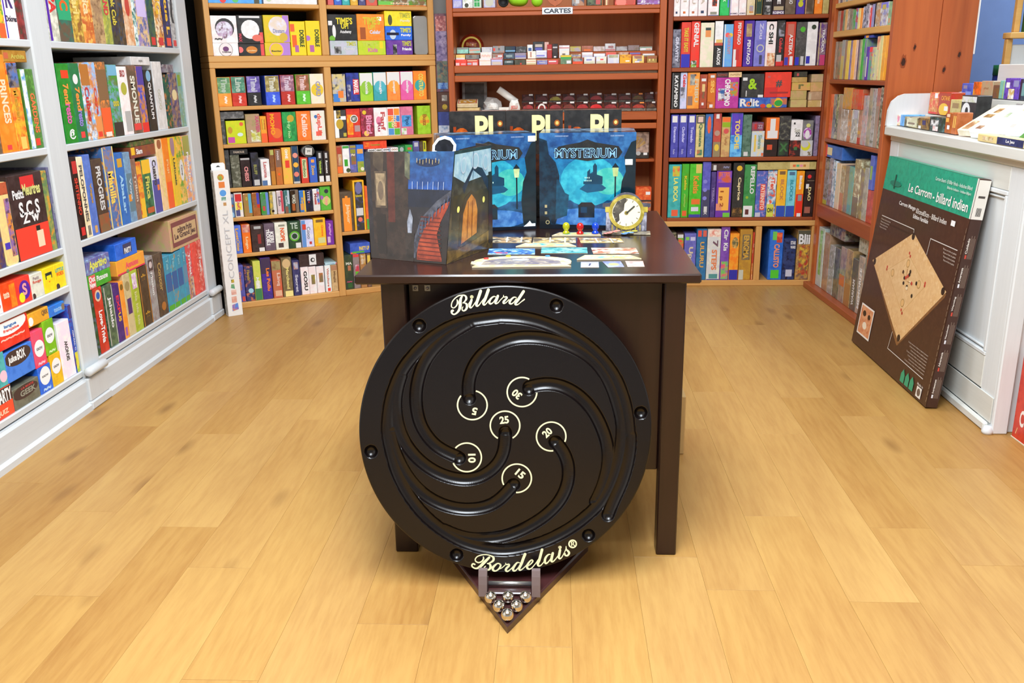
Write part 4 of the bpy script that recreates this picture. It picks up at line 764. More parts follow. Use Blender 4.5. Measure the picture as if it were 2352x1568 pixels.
for k in range(7): ft('Le jeu se joue a deux ou quatre joueurs', 'b8a89c', .7+.02*(k % 3), .205-.0145*k, .92, .215-.0145*k, bold=1)
ft('Made in', 'd8d0c8', .878, .064, .94, .076, bold=1)
b.build('box_front', MT['card'], kb)
q = MB()
for k, s in enumerate(('Chapel', 'Allemana', 'Warning', 'Waarschuwing', 'Advertencia', 'Avertissement')):
    z = .04+.108*k
    q.poly([(W/2+.0006, .011, z), (W/2+.0006, .017, z), (W/2+.0006, .017, z+.014), (W/2+.0006, .011, z+.014)], C(('e8e8f0', 'c84838')[k % 2]))
    w_ = MB(); put_text(w_, ('Avertissement', 'Advertencia', 'Waarschuwing', 'Warning', 'Avvertenza', 'Cuidado')[k], hx('d8d0c8'), 'u', .009, z+.018, .017, z+.075, 0)
    q.mesh([(W/2+.0006, x, zz_) for x, y, zz_ in w_.v], [f for f in w_.f], (hx('d8d0c8'),))
    for j in range(4): q.poly([(W/2+.0006, .02+.0045*j, z), (W/2+.0006, .0225+.0045*j, z), (W/2+.0006, .0225+.0045*j, z+.085-.01*(j % 2)), (W/2+.0006, .02+.0045*j, z+.085-.01*(j % 2))], C('7c685c'))
q.poly([(W/2+.0006, .001, .834*H), (W/2+.0006, D-.001, .834*H), (W/2+.0006, D-.001, H-.004), (W/2+.0006, .001, H-.004)], C('e8e4dc'))
for j in range(6): q.poly([(W/2+.0009, .014+.003*j, .735), (W/2+.0009, .016+.003*j, .735), (W/2+.0009, .016+.003*j, .765), (W/2+.0009, .014+.003*j, .765)], C('444040'))
q.poly([(W/2+.0009, .01, .8), (W/2+.0009, .034, .8), (W/2+.0009, .034, .808), (W/2+.0009, .01, .808)], C('504844'))
q.poly([(-W/2+.003, .003, H+.0005), (W/2-.05, .003, H+.0005), (W/2-.05, D-.003, H+.0005), (-W/2+.003, D-.003, H+.0005)], C('1f9c7c;23a884'))
q.build('side_print', MT['card'], kb)
q = MB(); rs_ = random.Random(5)
for k in range(26):
    z = .02+k*.026; w_ = rs_.uniform(.0008, .0028); q.poly([(W/2-.003-w_, -.0034, z), (W/2-.002, -.0034, z+.004), (W/2-.0025, -.0034, z+.02), (W/2-.004-w_/2, -.0034, z+.022)], C('a08a72'))
q.build('worn_edge', MT['card'], kb)

# red box leaning beside the counter end at the right frame edge
rbx = thing('red_game_box', 'bright red game box with white script standing at the right edge beyond the counter', 'game box', (1.592, 3.035, 0), -1.53)
b = MB(); b.box((0, 0, 0), (.4, .08, .31), .002, C('c8361f;d23e24;c02e1a')); put_text(b, 'COMING', hx('f0e4dc'), 'h', .035, .055, .2, .115, -.0008)
for k in range(6): b.poly([(.02+.03*k, -.0004, .02+.05*((k*3) % 5)), (.024+.03*k, -.0004, .02+.05*((k*3) % 5)), (.032+.03*k, -.0004, .045+.05*((k*3) % 5)), (.028+.03*k, -.0004, .045+.05*((k*3) % 5))], C('e8b87c'))
b.build('box_body', MT['card'], rbx); bx('base_edge', (-.002, -.002, -.0), (.402, .08, .004), MT['edge'], rbx, .0005)

# ------------------------------------------------------------------ white counter
wc = thing('white_counter', 'white panelled shop counter with stepped display on the right', 'counter', (1.5, 0, 0))
Y0, Y1 = 3.05, 4.35
part('body', (.045, Y0+.02, 0), (.62, Y1-.002, .95), MT['greyw'], wc)
part('top_band', (.0, Y0-.02, .95), (.64, Y1, .992), MT['greywy'], wc, .005)
part('under_moulding', (.03, Y0+.01, .925), (.044, Y1-.003, .9495), MT['greywy'], wc, .004)
part('corner_post', (.03, Y0, 0), (.085, Y0+.0195, .9245), MT['greyw'], wc, .004)
part('stile', (.033, Y0+.021, .0), (.0445, Y0+.13, .9245), MT['greyw'], wc); part('stile', (.033, Y1-.11, .0), (.0445, Y1-.003, .9245), MT['greyw'], wc)
part('rail', (.033, Y0+.1305, .84), (.0445, Y1-.1105, .9245), MT['greywy'], wc); part('rail', (.033, Y0+.1305, .13), (.0445, Y1-.1105, .25), MT['greywy'], wc)
def frame(name, off, w, x0, x1):
    y0, y1, z0, z1 = Y0+.131+off, Y1-.111-off, .2505+off, .8395-off
    q = MB()
    for lo, hi in (((x0, y0, z1-w), (x1, y1, z1)), ((x0, y0, z0), (x1, y1, z0+w)), ((x0, y0, z0+w), (x1, y0+w, z1-w)), ((x0, y1-w, z0+w), (x1, y1, z1-w))): q.box(lo, hi, .003)
    q.build(name, MT['greyw'], wc)
frame('panel_moulding', .0, .016, .03, .0445); frame('panel_moulding', .022, .008, .036, .0445)
part('baseboard', (.028, Y0+.02, .035), (.0325, Y1-.003, .129), MT['greywy'], wc); part('base_strip', (.012, Y0+.03, 0), (.032, Y1-.003, .034), MT['greywy'], wc, .008)
q = MB(); q.lathe([(.0001, 0), (.018, 0), (.02, .01), (.012, .028), (.0001, .03)], 16, c=(.02, Y0+.012, 0)); q.build('corner_foot', MT['greyw'], wc, fix=True)
ry = [(.0, .9925), (.64, .9925), (.64, 1.25), (.4, 1.15), (.3, 1.134), (.072, 1.133), (.044, 1.124), (.016, 1.1), (.003, 1.06)]
q = MB(); q.prism([(x, z) for x, z in ry], Y1-.018, Y1, None); q.build('rounded_end_panel', MT['greyw'], wc, fix=True)
part('display_step', (.17, Y0, .9925), (.295, Y1-.019, 1.042), MT['greywy'], wc); part('display_step', (.2955, Y0, .9925), (.44, Y1-.019, 1.117), MT['greywy'], wc)
part('raised_back', (.4405, Y0, .9925), (.46, Y1-.08, 1.255), MT['greywy'], wc)
part('inner_divider', (.2, 3.27, 1.1175), (.43, 3.285, 1.17), MT['greyw'], wc)
# packs leaning on the counter steps
def lean(name, y0, yw, top, th, label, col, layers=(), x0=1.552, z0=.9935, cat='game box', length=.2):
    """long pack whose foot stands on the counter front and whose head rests on the step"""
    d = Vector(top)-Vector((x0, y0, z0)); ln = d.normalized(); w = ln.cross(Vector((0, 0, 1))).normalized(); n = w.cross(ln)
    q = MB(); q.box((-yw/2, 0, 0), (yw/2, length, th), .002, C(col))
    for k, (pts, c_) in enumerate(layers): q.poly([((u-.5)*yw, v*length, th+.0004+.0002*k) for u, v in pts], C(c_))
    o = q.build(name, MT['card']); m = Matrix((w, ln, n)).transposed().to_4x4(); m.translation = (x0, y0, z0+.001); o.matrix_world = m
    return tag(o, label, cat, 'long packs leaning on the counter')
lean('long_pack', 3.595, .092, (1.67, 3.635, 1.0565), .026, 'long cream pack with brown print leaning on the counter steps', 'f2ead8;e8dcc0', [(R4(.15, .05, .5, .35), 'd8c090;a87850;e8d8b0'), (R4(.3, .5, .8, .62), '7c5c34;c8a468'), (R4(.45, .68, .8, .85), 'd8b480;8c6438')])
lean('long_pack', 3.488, .092, (1.67, 3.528, 1.0565), .028, 'long white pack with small train picture leaning on the counter', 'fbfaf8;f4f4f4', [(R4(.55, .55, .9, .72), '8ca878;c8d0b8;5c6c50'), (R4(.1, .1, .4, .22), 'b89878;8c6448')])
lean('long_pack', 3.38, .092, (1.67, 3.42, 1.0565), .03, 'long plain white pack leaning third on the counter', 'fbfbfc;f0f2f6', [(R4(.3, .7, .7, .8), 'e8a04c;f0d0a8'), (R4(.6, .2, .8, .3), 'd8c0b8')], x0=1.58)
lean('long_pack', 3.275, .085, (1.67, 3.315, 1.0565), .03, 'long pale blue white pack leaning fourth on the counter', 'eaf0f8;dfe8f4', [(R4(.3, .65, .7, .9), '5c5068;a87850;e8e0d8'), (R4(.2, .1, .5, .3), 'c8e0ec')], x0=1.588)
lean('green_pack', 3.155, .12, (1.67, 3.18, 1.0565), .03, 'green and white pack leaning at the near end of the counter', '5a9444;4c8438', [(R4(.15, .2, .85, .9), '6ca850;548c40'), (ell(.5, .5, .2, .12, 14), '8cc070')], x0=1.588, length=.17)
q = MB(); q.box((-.17, -.03, 0), (.17, .016, .026), .002, C('f0dc98;f0dc98')); q.poly([(-.02, -.0304, .001), (.165, -.0304, .001), (.165, -.0304, .025), (-.02, -.0304, .025)], C('263058;384478')); q.poly([(-.13, -.0304, .006), (-.05, -.0304, .006), (-.05, -.0304, .02), (-.13, -.0304, .02)], C('c87848;f4e8c0;a8a058')); put_text(q, 'Le Jeu', hx('f0f0f4'), 'h', .02, .007, .13, .02, -.0312)
tag(q.build('flat_card_box', MT['card'], None, (1.532, 3.225, .9935), -math.pi/2), 'flat yellow and navy box lying at the counter front edge', 'game box')
# clear plastic racks on the second step
for y, w in ((3.62, 'left'), (3.5, 'right')):
    q = MB(); q.box((1.75, y-.05, 1.0435), (1.79, y+.05, 1.11), .002); tag(q.build('clear_card_rack', MT['glassy']), 'clear plastic card rack on the counter second step, '+w, 'rack', 'clear racks on the counter')

# far corner behind the counter: easel shelf with green pack, fabric bin
ez = thing('wooden_easel_shelf', 'pale wooden shelf frame behind the counter at the top right', 'shelf', (2.045, 4.46, 0))
part('post', (-.005, -.02, .0), (.022, .01, 1.365), MT['pine'], ez); part('post', (.02, -.02, 1.3925), (.045, .01, 1.9), MT['pine'], ez)
part('ledge', (-.01, -.06, 1.3655), (.4, .02, 1.392), MT['pine'], ez); part('grey_panel', (.0225, -.005, 1.0), (.4, .005, 1.34), MT['greyw'], ez); part('post', (.375, -.02, .0), (.4, -.0055, 1.365), MT['pine'], ez)
gp = thing('green_throwing_game_box', 'green game box with wooden pins picture on the pale wooden shelf', 'game box', (2.19, 4.42, 1.3925))
b = MB(); b.box((-.085, 0, 0), (.085, .04, .2), .0015, C('2c5c24;3c6c2c')); L = [(R4(.05, .02, .95, .42), C('c8b070;a88c4c;e0cc90'))]+[(R4(.08+.11*k, .04+.05*(k % 3), .16+.11*k, .38+.05*(k % 3)), C('e0cc94;c8b074')) for k in range(8)]+[(R4(.0, .55, 1, .62), C('78a860'))]
pic(b, .17, .2, L); put_text(b, 'MOLKKY', hx('e8f0e0'), 'h', -.08, .115, .07, .135, -.003); b.build('box_body', MT['card'], gp)
bn = thing('fabric_bin', 'dark blue mesh bin with green rim standing behind the counter', 'bin', (2.31, 4.95, 0))
q = MB(); q.lathe([(.0001, 0), (.085, 0), (.088, .02), (.078, 1.2), (.0001, 1.2)], 24); q.build('bin_body', MT['bluemesh'], bn)
q = MB(); q.lathe([(.0001, 0), (.08, 0), (.08, .05), (.0001, .05)], 24, c=(0, 0, 1.2005)); q.build('rim_band', MT['greenband'], bn)

# ------------------------------------------------------------------ odd things on the centre bookcase
q = MB(); q.prism([(-.06, 0), (.035, -.005), (.055, .03), (.05, .08), (-.05, .085), (-.075, .04)], 0, .12); o = tag(q.build('lime_bag', MT['lime'], None, (-.22, 5.375, 1.6062), 0, True), 'bright lime green fabric bag hanging over the centre top shelf', 'bag'); o.data.polygons.foreach_set('use_smooth', [True]*len(o.data.polygons)); md = o.modifiers.new('s', 'SUBSURF'); md.levels = md.render_levels = 2
q = MB(); q.lathe([(max(.0001, .032*math.sin(t)), -.032*math.cos(t)) for t in [k*math.pi/10 for k in range(11)]], 20); tag(q.build('lime_ball', MT['lime'], None, (-.122, 5.405, 1.6335)), 'lime green ball beside the lime bag on the centre top shelf', 'ball')
q = MB(); q.lathe([(.022, -.008), (.028, -.008), (.03, 0), (.028, .008), (.022, .008), (.02, 0)], 24, axis='y'); o = tag(q.build('black_ring_toy', MT['black'], None, (-.31, 5.385, 1.632)), 'black ring toy left of the lime bag on the centre top shelf', 'toy')
q = MB(); q.prism([(-.075, .09), (-.03, .03), (0, .012), (.03, .03), (.075, .09)], 0, .03); q.build('x', MT['red']); o = bpy.data.objects['x']; o.name = 'diamond_plaque'; o.location = (-.02, 5.39, 1.5895); tag(o, 'redwood diamond shaped plaque with bright dot on the centre top shelf', 'plaque')
q = MB(); q.lathe([(.0001, 0), (.006, 0), (.006, .003), (.0001, .003)], 12, c=(0, -.0005, .05), axis='y'); q.build('stud', MT['silver'], o)
# round red tin standing behind the decks
q = MB(); q.lathe([(.0001, -.012), (.068, -.012), (.072, -.008), (.072, .012), (.0001, .012)], 36, C('8c2c18;a03820;7a2414'), axis='y')
for k in range(20):
    t0, t1 = -.3+3.74*k/20, -.3+3.74*(k+1)/20
    q.poly([(r_*math.cos(t), -.0126, r_*math.sin(t)) for r_, t in ((.048, t0), (.058, t0), (.058, t1), (.048, t1))], C('d8b434;e8cc58'))
put_text(q, 'Bang', hx('c07c34'), 'h', -.03, .0, .03, .025, -.0128)
tag(q.build('round_red_tin', MT['tin'], None, (-.515, 5.6, 1.2892+.11)), 'round red tin with gold arc standing behind the card decks', 'tin')
bx('tin_support', (-.03, -.01, -.1096), (.03, .01, -.066), MT['dark'], bpy.data.objects['round_red_tin'], .001)
# left pile on the second display shelf
z2 = 1.0265
q = MB(); q.box((-.075, 0, 0), (.075, .012, .19), .002, C('8c8c8c;9a9a9a')); q.poly([(x, -.0005, z) for x, z in ((-.058, .02), (.058, .02), (.058, .165), (-.058, .165))], C('5c5854;4a4642')); tag(q.build('grey_picture_frame', MT['card'], None, (-.505, 5.6, z2+.0005)), 'grey frame standing at the back left of the second display shelf', 'frame')
def pack(name, lo, hi, loc, rz, tilt, label, col, cat='box', layers=()):
    q = MB(); q.box(lo, hi, .002, C(col))
    for k, (pts, c_) in enumerate(layers): q.poly([(lo[0]+(hi[0]-lo[0])*u, lo[1]+(hi[1]-lo[1])*v, hi[2]+.0005+.0002*k) for u, v in pts], C(c_))
    o = q.build(name, MT['card']); o.rotation_euler = (tilt, 0, rz); o.location = loc; return tag(o, label, cat, 'packs at the left of the second display shelf')
pack('cream_box', (-.065, 0, 0), (.065, .075, .03), (-.525, 5.39, z2+.001), 0, 0, 'cream carton at the bottom left of the second display shelf', 'e0c488;d8b874', 'box', [(R4(.1, .1, .9, .8), 'b89048;e8d8b0')])
pack('picture_lid_box', (-.06, 0, 0), (.06, .1, .022), (-.53, 5.392, z2+.033), .05, .25, 'cream box with picture lid tilted on the left pile', 'e8d8b4;dcc898', 'box', [(R4(.05, .08, .95, .92), 'c84838'), (R4(.09, .13, .91, .87), 'd8a84c;c88c34;e8e0d0')])
pack('white_flat_box', (-.05, 0, 0), (.05, .07, .016), (-.398, 5.395, z2+.001), .06, 0, 'flat white and red box in the left pile', 'f0e8e0;e8dcd4', 'box', [(R4(.2, .2, .8, .6), 'd85848;f4f0ec')])
pack('white_small_box', (-.03, 0, 0), (.03, .06, .03), (-.318, 5.395, z2+.001), -.05, 0, 'small white box next to the crumpled paper', 'f4f0e8;ece8dc')
def crumple(name, loc, sx, sy, sz, label, seed, m='paperw'):
    bm = bmesh.new(); bmesh.ops.create_icosphere(bm, subdivisions=2, radius=1); r_ = random.Random(seed)
    for v in bm.verts: v.co = Vector((v.co.x*sx, v.co.y*sy, max(-.55, v.co.z)*sz))*r_.uniform(.72, 1.12)
    zmin = min(v.co.z for v in bm.verts)
    me = bpy.data.meshes.new(name); bm.to_mesh(me); bm.free(); me.materials.append(MT[m]); o = bpy.data.objects.new(name, me); COL.objects.link(o); o.location = (loc[0], loc[1], loc[2]-zmin+.0005); return tag(o, label, 'paper', 'crumpled papers on the second display shelf')
crumple('crumpled_paper', (-.4, 5.545, z2), .06, .05, .055, 'crumpled grey white paper behind the left pile', 1)
crumple('crumpled_paper', (-.385, 5.43, z2+.018), .035, .03, .025, 'small crumpled white ball in the left pile', 2)
crumple('cloth_bag', (-.258, 5.4, z2), .034, .03, .05, 'cream cloth bag with red print on the second display shelf', 4)
q = MB(); put_text(q, 'JEU', hx('d86858'), 'h', -.02, -.012, .02, .012, -.0315); q.build('bag_print', MT['card'], bpy.data.objects['cloth_bag'])
q = MB(); q.lathe([(.0001, -.065), (.02, -.065), (.02, .065), (.0001, .065)], 20, axis='x'); o = tag(q.build('white_tube', MT['paperw'], None, (-.3, 5.46, z2+.095)), 'white cardboard tube leaning across the left pile', 'tube'); o.rotation_euler = (0, .62, .1)
# lower right compartment of the centre bookcase
q = MB(); q.box((-.055, 0, 0), (.055, .05, .155), .002, C('3a3430;2c2824')); q.poly([(x, -.0005, z) for x, z in ((-.052, .035), (.052, .035), (.052, .152), (-.052, .152))], C('a88c7c;c0a494;8c7468'))
for k in range(5):
    a = .5+.35*k; q.poly([(-.03+.0*k, -.0012-.0002*k, .05), (-.03+.075*math.cos(a), -.0012-.0002*k, .05+.08*math.sin(a)), (-.03+.075*math.cos(a+.25), -.0012-.0002*k, .05+.08*math.sin(a+.25))], C('c8a468;a8844c'))
q.poly([(x, -.0008, z) for x, z in ell(-.008, .03, .014, .012, 14)], C('b8b8b8')); q.poly([(x, -.0008, z) for x, z in ((.022, .02), (.044, .02), (.044, .034), (.022, .034))], C('f4f4f4'))
tag(q.build('card_fan_box', MT['card'], None, (.475, 5.44, .7535)), 'beige box with a fan of cards in the lower right compartment', 'box')
q = MB(); q.lathe([(.0001, 0), (.04, 0), (.04, .16), (.037, .165), (.037, .19), (.0001, .192)], 24, C('e0582c;d04c24;e86c3c')); q.lathe([(.0405, .12), (.0408, .122), (.0408, .14), (.0405, .142)], 24, C('a8a8a0')); tag(q.build('orange_can', MT['tin'], None, (.395, 5.48, .4305)), 'orange round can in the lower right compartment', 'can')
q = MB(); q.box((-.045, 0, 0), (.045, .06, .085), .002, C('e8602c;d84c20;f07c40')); q.poly([(x, -.0005, z) for x, z in ((.012, .04), (.038, .04), (.038, .058), (.012, .058))], C('f4f4f4')); q.poly([(x, -.0004, z) for x, z in ((-.044, .001), (.044, .001), (.044, .01), (-.044, .01))], C('3a3430')); 
tag(q.build('orange_box', MT['card'], None, (.5, 5.385, .5075)), 'orange box with white sticker on the clear case', 'box')
q = MB(); q.box((-.045, 0, 0), (.045, .06, .076), .002, C('c87850;b86840;d8a888')); q.poly([(x, -.0005, z) for x, z in ((-.044, .002), (.044, .002), (.044, .02), (-.044, .02))], C('6c6c90;8484a8')); tag(q.build('clear_case', MT['wrap'], None, (.5, 5.385, .4305)), 'clear case with brown card under the orange box', 'case')
# tall boxes in the gap between oak and centre bookcases
gx = [(-.71+.036, .0705, .3935, 1.035, 'd8dce8;b8c4d8;7c98c0', 'tall blue topped white box in the gap behind the table', [(R4(0, .88, 1, 1), C('3c4c98;2c3c80'))]),
      (-.672, .076, 1.036, 1.147, '4a2c20;54342a', 'dark brown box with yellow disc in the gap by the centre bookcase', [(R4(.35, .55, .75, .85), C('d8d4cc;8c8880')), (ell(.55, .25, .2, .14, 14), C('c8b038;a89028'))]),
      (-.675, .072, 1.148, 1.579, '3a2c40;7c4c58;4c5c78', 'tall black edged fantasy picture box in the gap by the centre bookcase', [(R4(.08, .78, .92, .97), C('c87c74;8c4048;d8a098')), (R4(.08, .4, .92, .78), C('7c6c98;a898b8;5c4c78')), (R4(.08, .04, .92, .4), C('3c4c54;6c7c68;8c6c54')), (R4(.1, .04, .9, .12), C('2c58a8;7ca8d8'))])]
for x, w, z0, z1, c_, lab, L in gx:
    b = MB(); b.box((-w/2, 0, 0), (w/2, .16, z1-z0), .0015, C(c_)); pic(b, w, z1-z0, L); tag(b.build('upright_game_box', MT['card'], None, (x, 5.44, z0)), lab, 'game box', 'boxes stacked in the gap')
